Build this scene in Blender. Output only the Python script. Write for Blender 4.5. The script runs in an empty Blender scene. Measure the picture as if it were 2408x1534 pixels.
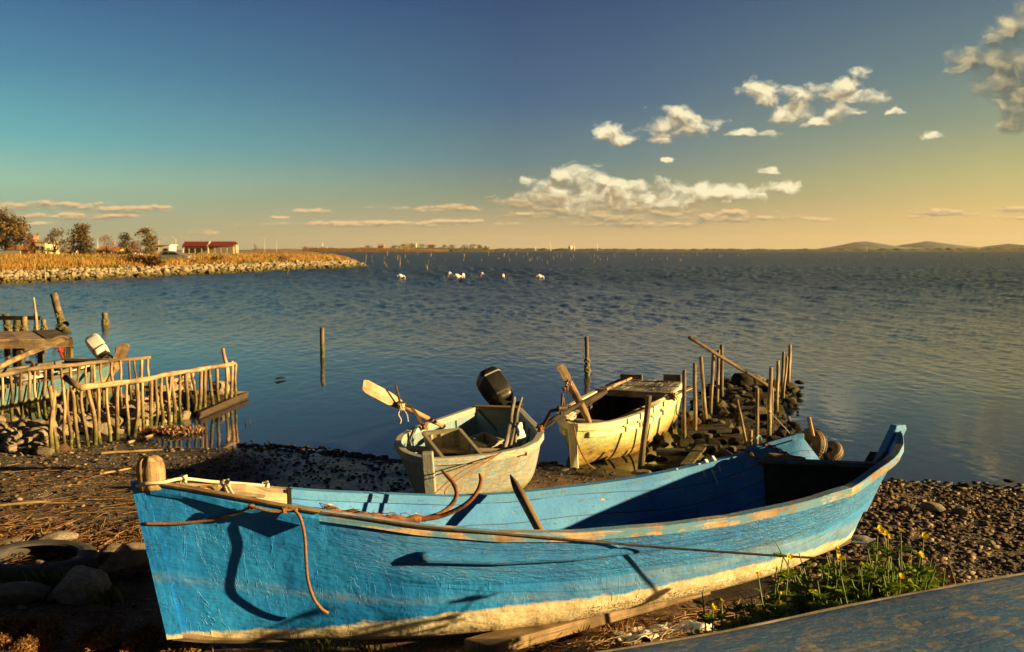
import bpy, math, random
import numpy as np
from mathutils import Vector, Matrix, Euler, noise as mnoise
R = math.radians
random.seed(7); rng = np.random.default_rng(7)
scene = bpy.context.scene
col = scene.collection

# ---------------------------------------------------------------- survey of the place: sight lines of the photograph
CAM_H, FOC, HZ = 2.65, 2313.0, 587.0          # eye height (m), focal length and horizon of a 2408 px wide picture
PITCH = math.atan((767 - HZ) / FOC)
_c, _s = math.cos(PITCH), math.sin(PITCH)
def ray(u, v):
    a = (u - 1204) / FOC; b = (767 - v) / FOC
    return Vector((a, _c + b * _s, -_s + b * _c))
def at(u, v, y):                               # point at distance y along a sight line
    r = ray(u, v); t = y / r.y
    return Vector((r.x * t, y, CAM_H + r.z * t))
def on(u, v, z=0.0):                           # point where a sight line meets the level z
    r = ray(u, v); t = (z - CAM_H) / r.z
    return Vector((r.x * t, r.y * t, z))

# ---------------------------------------------------------------- object helpers
def tag(o, label=None, cat=None, group=None, kind=None):
    if label: o['label'] = label
    if cat: o['category'] = cat
    if group: o['group'] = group
    if kind: o['kind'] = kind
    return o
def thing(name, loc, label, cat, group=None):
    o = bpy.data.objects.new(name, None); col.objects.link(o)
    o.location = loc; o.empty_display_size = 0.2
    return tag(o, label, cat, group)
def origin_of(o):
    p = Vector((0, 0, 0))
    while o is not None:
        p += o.location; o = o.parent
    return p
def copy_thing(o, loc=None, rot=None, scale=None):
    c = o.copy(); col.objects.link(c)
    for ch in o.children:
        d = ch.copy(); col.objects.link(d); d.parent = c
        for g in ch.children:
            e = g.copy(); col.objects.link(e); e.parent = d
    if loc is not None: c.location = loc
    if rot is not None: c.rotation_euler = rot
    if scale is not None: c.scale = scale
    return c

class MB:
    """collects shapes, builds them as one mesh object"""
    def __init__(s): s.v = []; s.f = []; s.uv = []; s.attr = None
    def add(s, vs, fs, uvs=None):
        n = len(s.v)
        s.v.extend(tuple(p) for p in vs)
        for k, f in enumerate(fs):
            s.f.append(tuple(i + n for i in f))
            if uvs is None: s.uv.extend((vs[i][0], vs[i][1]) for i in f)
            else: s.uv.extend(uvs[k])
        return s
    def box(s, a, b, w, t, up=(0, 0, 1), taper=1.0):
        """bar from a to b, w wide (sideways), t thick (up)"""
        a = Vector(a); b = Vector(b); d = b - a; L = d.length; d.normalize()
        up = Vector(up)
        if abs(d.dot(up)) > .98: up = Vector((0, 1, 0))
        sx = d.cross(up).normalized(); uz = sx.cross(d).normalized()
        vs = []
        for p, k in ((a, 1), (b, taper)):
            for i, j in ((-1, -1), (1, -1), (1, 1), (-1, 1)):
                vs.append(p + sx * (i * w / 2 * k) + uz * (j * t / 2 * k))
        fs = [(0, 1, 2, 3), (7, 6, 5, 4)]
        o = random.random() * 9
        uvs = [[(o, 0), (o, w), (o + t, w), (o + t, 0)]] * 2
        for i in range(4):
            j = (i + 1) % 4
            fs.append((j, i, 4 + i, 4 + j))
            q = i * .37 + o
            uvs.append([(o, q + w), (o, q), (o + L, q), (o + L, q + w)])
        return s.add(vs, fs, uvs)
    def tube(s, pts, rad, seg=8, cap=True, closed=False, flat=1.0):
        pts = [Vector(p) for p in pts]; n = len(pts)
        if not hasattr(rad, '__len__'): rad = [rad] * n
        vs = []; ls = [0.0]
        t0 = (pts[1] - pts[0]).normalized()
        ref = Vector((0, 0, 1)) if abs(t0.z) < .9 else Vector((0, 1, 0))
        nx = t0.cross(ref).normalized()
        for i in range(n):
            if closed: t = (pts[(i + 1) % n] - pts[i - 1]).normalized()
            else: t = (pts[min(i + 1, n - 1)] - pts[max(i - 1, 0)]).normalized()
            nx = (nx - t * nx.dot(t)).normalized(); ny = t.cross(nx)
            if i: ls.append(ls[-1] + (pts[i] - pts[i - 1]).length)
            for k in range(seg):
                a = 2 * math.pi * k / seg
                vs.append(pts[i] + nx * (math.cos(a) * rad[i]) + ny * (math.sin(a) * rad[i] * flat))
        fs = []; uvs = []; o = random.random() * 9
        per = 2 * math.pi * max(rad)
        m = n if closed else n - 1
        for i in range(m):
            for k in range(seg):
                k2 = (k + 1) % seg; i2 = (i + 1) % n
                fs.append((i * seg + k, i * seg + k2, i2 * seg + k2, i2 * seg + k))
                l1 = ls[i] + o; l2 = (ls[i + 1] if i + 1 < n else ls[i] + .1) + o
                q1 = per * k / seg; q2 = per * (k + 1) / seg
                uvs.append([(l1, q1), (l1, q2), (l2, q2), (l2, q1)])
        if cap and not closed:
            fs.append(tuple(range(seg))[::-1]); uvs.append([(vs[k].x, vs[k].y) for k in range(seg)][::-1])
            fs.append(tuple((n - 1) * seg + k for k in range(seg))); uvs.append([(vs[k].x, vs[k].y) for k in range(seg)])
        return s.add(vs, fs, uvs)
    def loft(s, rings, closed=True, cap=True):
        n = len(rings[0]); vs = [p for r in rings for p in r]
        fs = []; uvs = []; o = random.random() * 9
        m = n if closed else n - 1
        for i in range(len(rings) - 1):
            for k in range(m):
                k2 = (k + 1) % n
                f = (i * n + k, i * n + k2, (i + 1) * n + k2, (i + 1) * n + k)
                fs.append(f)
                l = (Vector(rings[i + 1][0]) - Vector(rings[i][0])).length
                w = (Vector(rings[i][k2]) - Vector(rings[i][k])).length
                uvs.append([(o + i * l, k * w), (o + i * l, (k + 1) * w), (o + (i + 1) * l, (k + 1) * w), (o + (i + 1) * l, k * w)])
        if cap and closed:
            for base, rv in ((0, True), ((len(rings) - 1) * n, False)):
                f = [base + k for k in range(n)]
                if rv: f = f[::-1]
                fs.append(tuple(f)); uvs.append([(vs[i][0], vs[i][1]) for i in f])
        return s.add(vs, fs, uvs)
    def build(s, name, mat, parent=None, loc=None, smooth=False, attrs=None, bevel=0, link=True, angle=None):
        me = bpy.data.meshes.new(name)
        base = origin_of(parent) if parent is not None else (Vector(loc) if loc is not None else Vector((0, 0, 0)))
        V = np.array([tuple(p) for p in s.v], dtype=np.float64).reshape(-1, 3) - np.array(base)
        me.from_pydata(V.tolist(), [], s.f)
        uvl = me.uv_layers.new(name='UVMap')
        uvl.data.foreach_set('uv', np.array(s.uv, dtype=np.float32).ravel())
        if attrs:
            for k, a in attrs.items():
                at_ = me.attributes.new(k, 'FLOAT', 'POINT'); at_.data.foreach_set('value', np.array(a, dtype=np.float32))
        mats = mat if isinstance(mat, (list, tuple)) else [mat]
        for m in mats: me.materials.append(m)
        if smooth:
            me.polygons.foreach_set('use_smooth', [True] * len(me.polygons))
            if angle: me.set_sharp_from_angle(angle=R(angle))
        me.validate(); me.update()
        o = bpy.data.objects.new(name, me)
        col.objects.link(o)
        if parent is not None: o.parent = parent
        elif loc is not None: o.location = loc
        if bevel:
            b = o.modifiers.new('bevel', 'BEVEL'); b.width = bevel; b.segments = 2; b.limit_method = 'ANGLE'
        return o

def fast_mesh(name, V, F, mat, smooth=False, attrs=None, parent=None, loc=(0, 0, 0)):
    """large numpy mesh: V (n,3), F (m,k)"""
    me = bpy.data.meshes.new(name)
    V = np.asarray(V, dtype=np.float32); F = np.asarray(F, dtype=np.int32)
    k = F.shape[1]
    me.vertices.add(len(V)); me.vertices.foreach_set('co', (V - np.array(loc, dtype=np.float32)).ravel())
    me.loops.add(F.size); me.loops.foreach_set('vertex_index', F.ravel())
    me.polygons.add(len(F)); me.polygons.foreach_set('loop_start', np.arange(0, F.size, k, dtype=np.int32))
    try: me.polygons.foreach_set('loop_total', np.full(len(F), k, dtype=np.int32))
    except Exception: pass
    if smooth: me.polygons.foreach_set('use_smooth', np.ones(len(F), dtype=bool))
    if attrs:
        for n_, a in attrs.items():
            q = me.attributes.new(n_, 'FLOAT', 'POINT'); q.data.foreach_set('value', np.asarray(a, dtype=np.float32))
    for m in (mat if isinstance(mat, (list, tuple)) else [mat]): me.materials.append(m)
    me.update(calc_edges=True); me.validate()
    o = bpy.data.objects.new(name, me); col.objects.link(o)
    if parent is not None: o.parent = parent
    o.location = loc if parent is None else (0, 0, 0)
    return o

def lerp(a, b, t): return a + (b - a) * t
def curve_pts(P, n=24):
    """smooth path through P (Catmull-Rom)"""
    P = [Vector(p) for p in P]; out = []
    Q = [P[0] * 2 - P[1]] + P + [P[-1] * 2 - P[-2]]
    per = max(2, n // (len(P) - 1))
    for i in range(1, len(Q) - 2):
        for k in range(per):
            t = k / per; t2 = t * t; t3 = t2 * t
            out.append(.5 * ((2 * Q[i]) + (Q[i + 1] - Q[i - 1]) * t + (2 * Q[i - 1] - 5 * Q[i] + 4 * Q[i + 1] - Q[i + 2]) * t2 + (3 * Q[i] - Q[i - 1] - 3 * Q[i + 1] + Q[i + 2]) * t3))
    out.append(P[-1]); return out

# ---------------------------------------------------------------- material helpers
class NT:
    def __init__(s, name):
        s.m = bpy.data.materials.new(name); s.m.use_nodes = True
        s.t = s.m.node_tree; s.t.nodes.clear()
        s.out = s.n('ShaderNodeOutputMaterial'); s.p = s.n('ShaderNodeBsdfPrincipled')
        s.l(s.p.outputs[0], s.out.inputs[0])
    def n(s, typ, **k):
        x = s.t.nodes.new(typ)
        for a, b in k.items(): setattr(x, a, b)
        return x
    def l(s, a, b): s.t.links.new(a, b)
    def val(s, sock, x):
        if hasattr(x, 'is_output') or isinstance(x, bpy.types.NodeSocket): s.l(x, sock)
        else: sock.default_value = x
    def co(s, which='Object', scale=(1, 1, 1)):
        if which == 'World': o = s.n('ShaderNodeNewGeometry').outputs['Position']
        else: o = s.n('ShaderNodeTexCoord').outputs[which]
        mp = s.n('ShaderNodeMapping'); mp.inputs['Scale'].default_value = scale
        s.l(o, mp.inputs[0]); return mp.outputs[0]
    def noise(s, co, scale, detail=5, rough=.6, dist=0, out='Fac'):
        x = s.n('ShaderNodeTexNoise'); s.l(co, x.inputs['Vector'])
        x.inputs['Scale'].default_value = scale; x.inputs['Detail'].default_value = detail
        x.inputs['Roughness'].default_value = rough; x.inputs['Distortion'].default_value = dist
        return x.outputs[out]
    def vor(s, co, scale, feature='F1', out='Distance'):
        x = s.n('ShaderNodeTexVoronoi', feature=feature); s.l(co, x.inputs['Vector']); x.inputs['Scale'].default_value = scale
        return x.outputs[out]
    def ramp(s, fac, stops, interp='LINEAR'):
        x = s.n('ShaderNodeValToRGB'); s.val(x.inputs[0], fac); r = x.color_ramp; r.interpolation = interp
        while len(r.elements) < len(stops): r.elements.new(.5)
        for e, (p, c) in zip(r.elements, stops):
            e.position = p
            e.color = (c, c, c, 1) if not hasattr(c, '__len__') else (*c[:3], 1)
        return x.outputs[0]
    def math(s, op, a, b=0, c=0, clamp=False):
        x = s.n('ShaderNodeMath', operation=op, use_clamp=clamp)
        for i, q in enumerate((a, b, c)): s.val(x.inputs[i], q)
        return x.outputs[0]
    def mix(s, fac, a, b, mode='MIX'):
        x = s.n('ShaderNodeMix', data_type='RGBA', blend_type=mode)
        s.val(x.inputs[0], fac)
        for i, q in ((6, a), (7, b)):
            if isinstance(q, (tuple, list)): x.inputs[i].default_value = (*q[:3], 1)
            else: s.l(q, x.inputs[i])
        return x.outputs[2]
    def attr(s, name):
        x = s.n('ShaderNodeAttribute'); x.attribute_name = name; return x.outputs['Fac']
    def rand(s): return s.n('ShaderNodeObjectInfo').outputs['Random']
    def bump(s, h, dist=.01, strength=1, normal=None):
        x = s.n('ShaderNodeBump'); s.l(h, x.inputs['Height']); x.inputs['Distance'].default_value = dist
        x.inputs['Strength'].default_value = strength
        if normal is not None: s.l(normal, x.inputs['Normal'])
        return x.outputs[0]
    def done(s, color, rough=.8, normal=None, metal=0, spec=.5):
        if isinstance(color, (tuple, list)): s.p.inputs['Base Color'].default_value = (*color[:3], 1)
        else: s.l(color, s.p.inputs['Base Color'])
        s.val(s.p.inputs['Roughness'], rough)
        s.p.inputs['Metallic'].default_value = metal
        s.p.inputs['Specular IOR Level'].default_value = spec
        if normal is not None: s.l(normal, s.p.inputs['Normal'])
        return s.m

def wood(name, dark, light, grey=.0, moss=None, grain=1.0, chips=None, chip_amt=.5):
    """weathered wood; grain runs along the UV length. moss=(z0,z1): green algae and slime at these world heights; chips: remnants of a paint"""
    t = NT(name); uv = t.co('UV', (2.2, 38 * grain, 1)); ob = t.co('Object')
    g = t.noise(uv, 1.0, 7, .65, .4)
    big = t.noise(ob, 3.0, 4, .6)
    c = t.ramp(g, [(.28, dark), (.5, [lerp(a, b, .55) for a, b in zip(dark, light)]), (.72, light)])
    c = t.mix(t.ramp(big, [(.42, 0), (.62, .75)]), c, [x * .5 for x in dark])
    rv = t.math('MULTIPLY_ADD', t.rand(), .8, .42)
    hs = t.n('ShaderNodeHueSaturation'); t.l(c, hs.inputs['Color']); t.l(rv, hs.inputs['Value']); c = hs.outputs[0]
    if chips is not None:
        cn = t.noise(t.co('UV', (2.5, 9, 1)), 1.6, 8, .7, .3)
        c = t.mix(t.ramp(cn, [(chip_amt - .03, 1), (chip_amt + .03, 0)]), c, chips)
    if moss is not None:
        z = t.n('ShaderNodeSeparateXYZ'); t.l(t.n('ShaderNodeNewGeometry').outputs['Position'], z.inputs[0])
        zz = t.math('ADD', z.outputs[2], t.math('MULTIPLY_ADD', t.noise(ob, 9, 4), .5, -.25))
        f = t.ramp(t.math('DIVIDE', t.math('SUBTRACT', zz, moss[0]), moss[1] - moss[0], clamp=True), [(0, 1), (1, 0)])
        mc = t.ramp(t.noise(ob, 14, 4), [(.3, (.025, .022, .010)), (.52, (.07, .07, .015)), (.75, (.26, .22, .06))])
        c = t.mix(f, c, mc)
    b = t.bump(g, .006, .8); b = t.bump(t.noise(ob, 25, 3), .006, .5, b)
    return t.done(c, .85, b, spec=.25)

def worn_paint(name, paint, paint2, under, amt=.62, seams=0, bands=None, inner=False):
    """old boat paint with flaked places; UV in metres (length, girth)"""
    t = NT(name); ob = t.co('Object'); uv = t.co('UV')
    n1 = t.noise(ob, 2.2, 6, .6); n2 = t.noise(t.co('UV', (3, 14, 1)), 2.0, 9, .72, .25); n3 = t.noise(ob, 40, 5, .7)
    c = t.mix(t.ramp(n1, [(.3, 0), (.7, 1)]), paint, paint2)
    c = t.mix(t.ramp(n3, [(.3, .45), (.5, 0)]), c, [x * .7 for x in paint])
    un = t.mix(n3, [x * .55 for x in under], under)
    chip = t.ramp(n2, [(amt - .015, 0), (amt + .025, 1)])
    c = t.mix(chip, c, un)
    h = t.math('MULTIPLY', chip, -1.0)
    nrm = t.bump(n3, .003, .7); nrm = t.bump(h, .003, .9, nrm)
    if seams:
        sp = t.n('ShaderNodeSeparateXYZ'); t.l(uv, sp.inputs[0])
        wob = t.math('MULTIPLY_ADD', t.noise(t.co('UV', (1.5, 1.5, 1)), 1.5, 2), .03, sp.outputs[1])
        fr = t.math('FRACT', t.math('DIVIDE', wob, seams))
        line = t.ramp(fr, [(0, 1), (.035, 0), (.965, 0), (1, 1)])
        c = t.mix(line, c, (.02, .015, .01))
        nrm = t.bump(line, .008, -1.0, nrm)
    if bands is not None: c = bands(t, c, n1, n2, n3)
    return t.done(c, .6, nrm, spec=.35)
# ---------------------------------------------------------------- camera, sun, sky
cam = bpy.data.objects.new('camera', bpy.data.cameras.new('camera')); col.objects.link(cam)
cam.location = (0, 0, CAM_H); cam.rotation_euler = (math.pi / 2 - PITCH, 0, 0)
cd = cam.data; cd.sensor_width = 36; cd.lens = 36 * FOC / 2408; cd.clip_start = .05; cd.clip_end = 30000
cd.dof.use_dof = True; cd.dof.focus_distance = 7.5; cd.dof.aperture_fstop = 4.5
scene.camera = cam
EXPO = 1.5
scene.view_settings.view_transform = 'Standard'; scene.view_settings.look = 'None'
scene.view_settings.exposure = EXPO; scene.view_settings.gamma = 1
scene.cycles.use_denoising = True
scene.cycles.max_bounces = 6; scene.cycles.diffuse_bounces = 2; scene.cycles.glossy_bounces = 3
scene.cycles.volume_bounces = 0; scene.cycles.transparent_max_bounces = 6
scene.cycles.sample_clamp_indirect = 4

SUN_EL, SUN_AZ = R(11.5), R(99.5)               # azimuth clockwise from the viewing direction
S = Vector((math.sin(SUN_AZ) * math.cos(SUN_EL), math.cos(SUN_AZ) * math.cos(SUN_EL), math.sin(SUN_EL)))
sun = bpy.data.objects.new('sun', bpy.data.lights.new('sun', 'SUN')); col.objects.link(sun)
sun.data.energy = 5.0; sun.data.angle = R(.6); sun.data.color = (1.0, .71, .30)
sun.rotation_euler = S.to_track_quat('Z', 'Y').to_euler()

def srgb(r, g, b):
    f = lambda x: x / 12.92 if x <= .04045 else ((x + .055) / 1.055) ** 2.4
    return (f(r / 255), f(g / 255), f(b / 255))

world = bpy.data.worlds.new('World'); scene.world = world; world.use_nodes = True
def build_sky():
    t = NT.__new__(NT); t.t = world.node_tree; t.t.nodes.clear()
    out = t.n('ShaderNodeOutputWorld'); bg = t.n('ShaderNodeBackground'); t.l(bg.outputs[0], out.inputs[0])
    bg.inputs['Strength'].default_value = .1
    sky = t.n('ShaderNodeTexSky', sky_type='NISHITA'); sky.sun_disc = False
    sky.sun_elevation = SUN_EL; sky.sun_rotation = SUN_AZ; sky.dust_density = 2.0; sky.air_density = 1.2
    d = t.n('ShaderNodeTexCoord').outputs['Generated']
    nrm = t.n('ShaderNodeVectorMath', operation='NORMALIZE'); t.l(d, nrm.inputs[0])
    sp = t.n('ShaderNodeSeparateXYZ'); t.l(nrm.outputs[0], sp.inputs[0]); x, y, z = sp.outputs
    hor = t.math('SQRT', t.math('ADD', t.math('MULTIPLY', x, x), t.math('MULTIPLY', y, y)))
    az = t.math('ARCTAN2', x, y)                # 0 ahead, + to the right
    el = t.math('ARCTAN2', z, hor)
    e = t.math('DIVIDE', el, R(30), clamp=True)
    # colour of the evening sky by height, for three compass directions (radiance, divided by the background strength)
    def col_at(l):
        st = []
        for v, c in l:
            a = math.degrees(math.atan((HZ - v) / FOC)) if v is not None else None
            st.append((a, c))
        return st
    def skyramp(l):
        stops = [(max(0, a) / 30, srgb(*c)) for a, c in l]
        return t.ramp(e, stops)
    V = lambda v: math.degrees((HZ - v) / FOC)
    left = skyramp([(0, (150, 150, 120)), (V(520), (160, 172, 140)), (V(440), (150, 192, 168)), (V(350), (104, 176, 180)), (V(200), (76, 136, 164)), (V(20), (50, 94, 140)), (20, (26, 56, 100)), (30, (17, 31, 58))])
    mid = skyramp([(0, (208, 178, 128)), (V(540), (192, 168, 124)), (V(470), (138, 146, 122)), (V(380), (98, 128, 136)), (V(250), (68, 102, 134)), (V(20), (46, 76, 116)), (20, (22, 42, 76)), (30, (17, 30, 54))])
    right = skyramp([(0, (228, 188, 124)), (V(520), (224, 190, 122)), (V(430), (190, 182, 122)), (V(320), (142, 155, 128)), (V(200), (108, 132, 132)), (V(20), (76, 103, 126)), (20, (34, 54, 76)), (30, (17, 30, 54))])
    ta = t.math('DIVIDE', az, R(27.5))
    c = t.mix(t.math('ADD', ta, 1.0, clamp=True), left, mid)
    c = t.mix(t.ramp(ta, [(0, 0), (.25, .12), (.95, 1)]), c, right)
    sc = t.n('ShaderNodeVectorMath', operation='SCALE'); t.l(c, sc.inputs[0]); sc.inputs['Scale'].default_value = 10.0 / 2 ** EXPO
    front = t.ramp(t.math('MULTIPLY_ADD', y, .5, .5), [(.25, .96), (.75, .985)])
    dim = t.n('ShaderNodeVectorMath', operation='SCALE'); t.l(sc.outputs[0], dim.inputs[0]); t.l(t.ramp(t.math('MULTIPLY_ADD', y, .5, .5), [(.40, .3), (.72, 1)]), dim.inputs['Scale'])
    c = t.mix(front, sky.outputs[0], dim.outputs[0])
    # clouds: heaps in the plane of directions (x/y, z/y), units of the picture's focal length
    yy = t.math('MAXIMUM', y, .02)
    px = t.math('MULTIPLY', t.math('DIVIDE', x, yy), FOC); pz = t.math('MULTIPLY', t.math('DIVIDE', z, yy), FOC)
    P00 = t.n('ShaderNodeCombineXYZ'); t.l(px, P00.inputs[0]); t.l(pz, P00.inputs[1])
    # billows: the plane is warped by two sizes of turbulence
    def warp(P, s, ax_, ay):
        mp = t.n('ShaderNodeMapping'); mp.inputs['Scale'].default_value = (1 / s, 1.3 / s, 1); t.l(P, mp.inputs[0])
        n = t.noise(mp.outputs[0], 1.0, 5, .55, 0, 'Color')
        a = t.n('ShaderNodeVectorMath', operation='MULTIPLY_ADD'); t.l(n, a.inputs[0]); a.inputs[1].default_value = (ax_, ay, 0); a.inputs[2].default_value = (-ax_ / 2, -ay / 2, 0)
        b = t.n('ShaderNodeVectorMath', operation='ADD'); t.l(P, b.inputs[0]); t.l(a.outputs[0], b.inputs[1]); return b
    P0 = warp(P00.outputs[0], 80, 95, 55)
    P1 = warp(P00.outputs[0], 40, 70, 9)
    def cl(u, v):
        r = ray(u, v); return (r.x / r.y * FOC, r.z / r.y * FOC)
    HEAP = [(1800, 222, 82, 30), (1850, 262, 55, 30), (1905, 215, 95, 26), (1990, 262, 52, 22), (2035, 232, 62, 20), (1925, 285, 45, 14), (2105, 268, 28, 9), (1975, 205, 60, 22), (2025, 175, 28, 20),
            (1600, 297, 92, 40), (1562, 332, 42, 12), (1588, 272, 40, 22),
            (1438, 312, 42, 24), (1472, 328, 46, 20), (1765, 312, 62, 13), (1735, 315, 32, 11),
            (1360, 412, 62, 34), (1300, 448, 100, 36), (1420, 442, 110, 36), (1515, 448, 105, 34), (1620, 455, 110, 30), (1700, 455, 90, 27), (1762, 455, 56, 24), (1450, 472, 240, 26),
            (1843, 445, 42, 24), (1570, 376, 26, 9), (1800, 400, 24, 8), (1345, 385, 16, 6), (1390, 386, 26, 7), (2025, 168, 22, 10), (2195, 318, 22, 9)]
    LOW = [(1420, 484, 240, 28), (1320, 476, 160, 26), (1500, 508, 260, 17), (1700, 510, 180, 15), (1330, 505, 170, 13), (1560, 498, 90, 14), (1730, 502, 50, 14), (1500, 527, 200, 10), (1925, 514, 52, 7), (2210, 500, 70, 11), (2130, 508, 40, 6), (2385, 492, 60, 9), (2380, 510, 50, 8), (1290, 484, 160, 12),
           (900, 526, 330, 8), (1030, 490, 130, 9), (745, 496, 60, 7), (1060, 520, 80, 6), (660, 511, 30, 4), (490, 548, 34, 9), (110, 484, 150, 12), (300, 492, 110, 9), (190, 508, 180, 10), (90, 525, 90, 6)]
    BIG = [(2350, 130, 110, 70), (2400, 80, 75, 62), (2330, 86, 34, 10), (2390, 160, 120, 58), (2320, 150, 80, 32), (2340, 195, 90, 42), (2405, 235, 75, 60), (2390, 285, 50, 24), (2260, 160, 50, 16), (2440, 40, 60, 60), (2500, 160, 130, 120)]
    def field(P, heaps, s, wx=1.0, amp=.9):
        m = None
        for (u, v, ru, rv) in heaps:
            cx, cy = cl(u, v)
            k = t.n('ShaderNodeVectorMath', operation='MULTIPLY_ADD'); t.l(P, k.inputs[0])
            k.inputs[1].default_value = (1 / ru, 1 / rv, 0); k.inputs[2].default_value = (-cx / ru, -cy / rv, 0)
            q = t.n('ShaderNodeVectorMath', operation='LENGTH'); t.l(k.outputs[0], q.inputs[0])
            m = q.outputs['Value'] if m is None else t.math('MINIMUM', m, q.outputs['Value'])
        mp = t.n('ShaderNodeMapping'); mp.inputs['Scale'].default_value = (wx / s, 1 / s, 1); t.l(P, mp.inputs[0])
        n = t.noise(mp.outputs[0], 1.0, 9, .58, .2)
        bil = None
        for sc_, w_ in ((s * .55, .62), (s * .24, .34)):
            m2 = t.n('ShaderNodeMapping'); m2.inputs['Scale'].default_value = (wx / sc_, 1.15 / sc_, 1); t.l(P, m2.inputs[0])
            b_ = t.math('MULTIPLY', t.math('SUBTRACT', .46, t.vor(m2.outputs[0], 1.0)), w_ * amp); bil = b_ if bil is None else t.math('ADD', bil, b_)
        return t.math('ADD', bil, _f(t, m, n, amp))
    def _f(t, m, n, amp):
        return t.math('ADD', t.math('MINIMUM', t.math('SUBTRACT', 1.17, m), .66), t.math('MULTIPLY', t.math('SUBTRACT', n, .52), amp * 1.9))
    def off(dx, dy, P):
        a = t.n('ShaderNodeVectorMath', operation='ADD'); t.l(P, a.inputs[0]); a.inputs[1].default_value = (dx, dy, 0)
        return a.outputs[0]
    def lay(c, heaps, s, wx, amp, edge, shade, lit, k, d, opac=1.0, base=.42, P=None):
        P = P or P0.outputs[0]
        f1 = field(P, heaps, s, wx, amp); f2 = field(off(*d, P), heaps, s, wx, amp)
        al = t.ramp(f1, [(edge[0], 0), (edge[1], opac)], 'EASE')
        li = t.math('MULTIPLY_ADD', t.math('SUBTRACT', f1, f2), k, base, clamp=True)
        # thin edges are bright, thick hearts greyer
        cc = t.mix(li, [10 / 2 ** EXPO * x for x in srgb(*shade)], [10 / 2 ** EXPO * x for x in srgb(*lit)])
        return t.mix(al, c, cc)
    c = lay(c, LOW, 30, .4, 1.0, (-.15, .62), (146, 140, 116), (250, 208, 148), 1.2, (3, 6), .85, .30, P1.outputs[0])
    c = lay(c, HEAP, 60, .8, 1.0, (-.22, .72), (168, 148, 116), (255, 242, 198), 1.3, (9, 20), .98, .42)
    c = lay(c, BIG, 110, .8, 1.0, (-.2, .9), (96, 100, 92), (236, 216, 166), 1.2, (-14, 18), .95, .16)
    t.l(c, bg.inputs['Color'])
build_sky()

# ---------------------------------------------------------------- ground and water
SHX = [-60, -14, -7.75, -6.3, -4.6, -3.76, -2.88, -2.23, -1.46, -.28, .34, .9, 1.5, 2.2, 3.0, 3.6, 4.2, 4.6, 5.2, 5.8, 9, 30]
SHY = [19.0, 16.5, 15.2, 14.6, 13.5, 13.32, 13.02, 12.6, 12.15, 11.8, 11.75, 11.75, 11.5, 11.4, 11.6, 11.8, 11.3, 11.0, 10.85, 10.75, 10.2, 9.0]
DD = [-60, -8, -2, -.5, 0, .5, 1.5, 5, 7, 9.5, 13, 30]
DZ = [-1.5, -.9, -.2, -.045, 0, .025, .06, .17, .27, .40, .58, .9]
def ground_z(x, y):
    d = np.interp(x, SHX, SHY) - y
    return np.interp(d, DD, DZ)
def gz(x, y): return float(ground_z(x, y))
def onground(u, v):
    z = .25
    for _ in range(12):
        p = on(u, v, z); z = .5 * z + .5 * gz(p.x, p.y)
    p = on(u, v, z); p.z = gz(p.x, p.y); return p

def vnoise(x, y, s, seed=0, oct=4):
    """value noise on arrays"""
    out = np.zeros_like(x); a = 1.0; tot = 0
    for o in range(oct):
        X = x / s + seed * 17.3 + o * 5.1; Y = y / s + seed * 9.7 - o * 3.3
        xi = np.floor(X).astype(np.int64); yi = np.floor(Y).astype(np.int64); fx = X - xi; fy = Y - yi
        fx = fx * fx * (3 - 2 * fx); fy = fy * fy * (3 - 2 * fy)
        def h(i, j):
            n = (i * 374761393 + j * 668265263 + seed * 1442695) & 0x7fffffff
            n = ((n ^ (n >> 13)) * 1274126177) & 0x7fffffff
            return ((n ^ (n >> 16)) & 0xffff) / 65535.0
        out += a * (h(xi, yi) * (1 - fx) * (1 - fy) + h(xi + 1, yi) * fx * (1 - fy) + h(xi, yi + 1) * (1 - fx) * fy + h(xi + 1, yi + 1) * fx * fy)
        tot += a; a *= .5; s /= 2
    return out / tot - .5

def ground_mat():
    t = NT('beach'); w = t.co('World')
    n1 = t.noise(w, .9, 5, .6); n2 = t.noise(w, 6, 6, .7); n3 = t.noise(w, 45, 4, .7); v = t.vor(w, 55, out='Color')
    c = t.ramp(n2, [(.3, (.018, .014, .011)), (.5, (.05, .038, .026)), (.7, (.13, .09, .055))])
    vs = t.n('ShaderNodeSeparateColor'); t.l(v, vs.inputs[0])
    c = t.mix(t.ramp(vs.outputs[0], [(.6, 0), (.95, .7)]), c, (.26, .20, .14))
    c = t.mix(t.ramp(vs.outputs[1], [(.93, 0), (.97, .8)]), c, (.5, .45, .38))
    dry = t.attr('dry'); red = t.attr('earth')
    wet = t.mix(t.ramp(n3, [(.35, 0), (.7, 1)]), (.010, .009, .008), (.035, .030, .026))
    c = t.mix(t.ramp(t.math('ADD', dry, t.math('MULTIPLY', t.math('SUBTRACT', n2, .5), .5)), [(.25, 0), (.6, 1)]), wet, c)
    c = t.mix(t.math('MULTIPLY', red, t.ramp(n1, [(.3, .35), (.6, 1)])), c, t.ramp(n2, [(.35, (.05, .02, .008)), (.65, (.24, .11, .04))]))
    b = t.bump(n3, .012, .8); b = t.bump(t.vor(w, 60), .015, -.7, b); b = t.bump(n2, .04, .5, b)
    return t.done(c, t.ramp(dry, [(.1, .35), (.5, .9)]), b, spec=.35)
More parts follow.
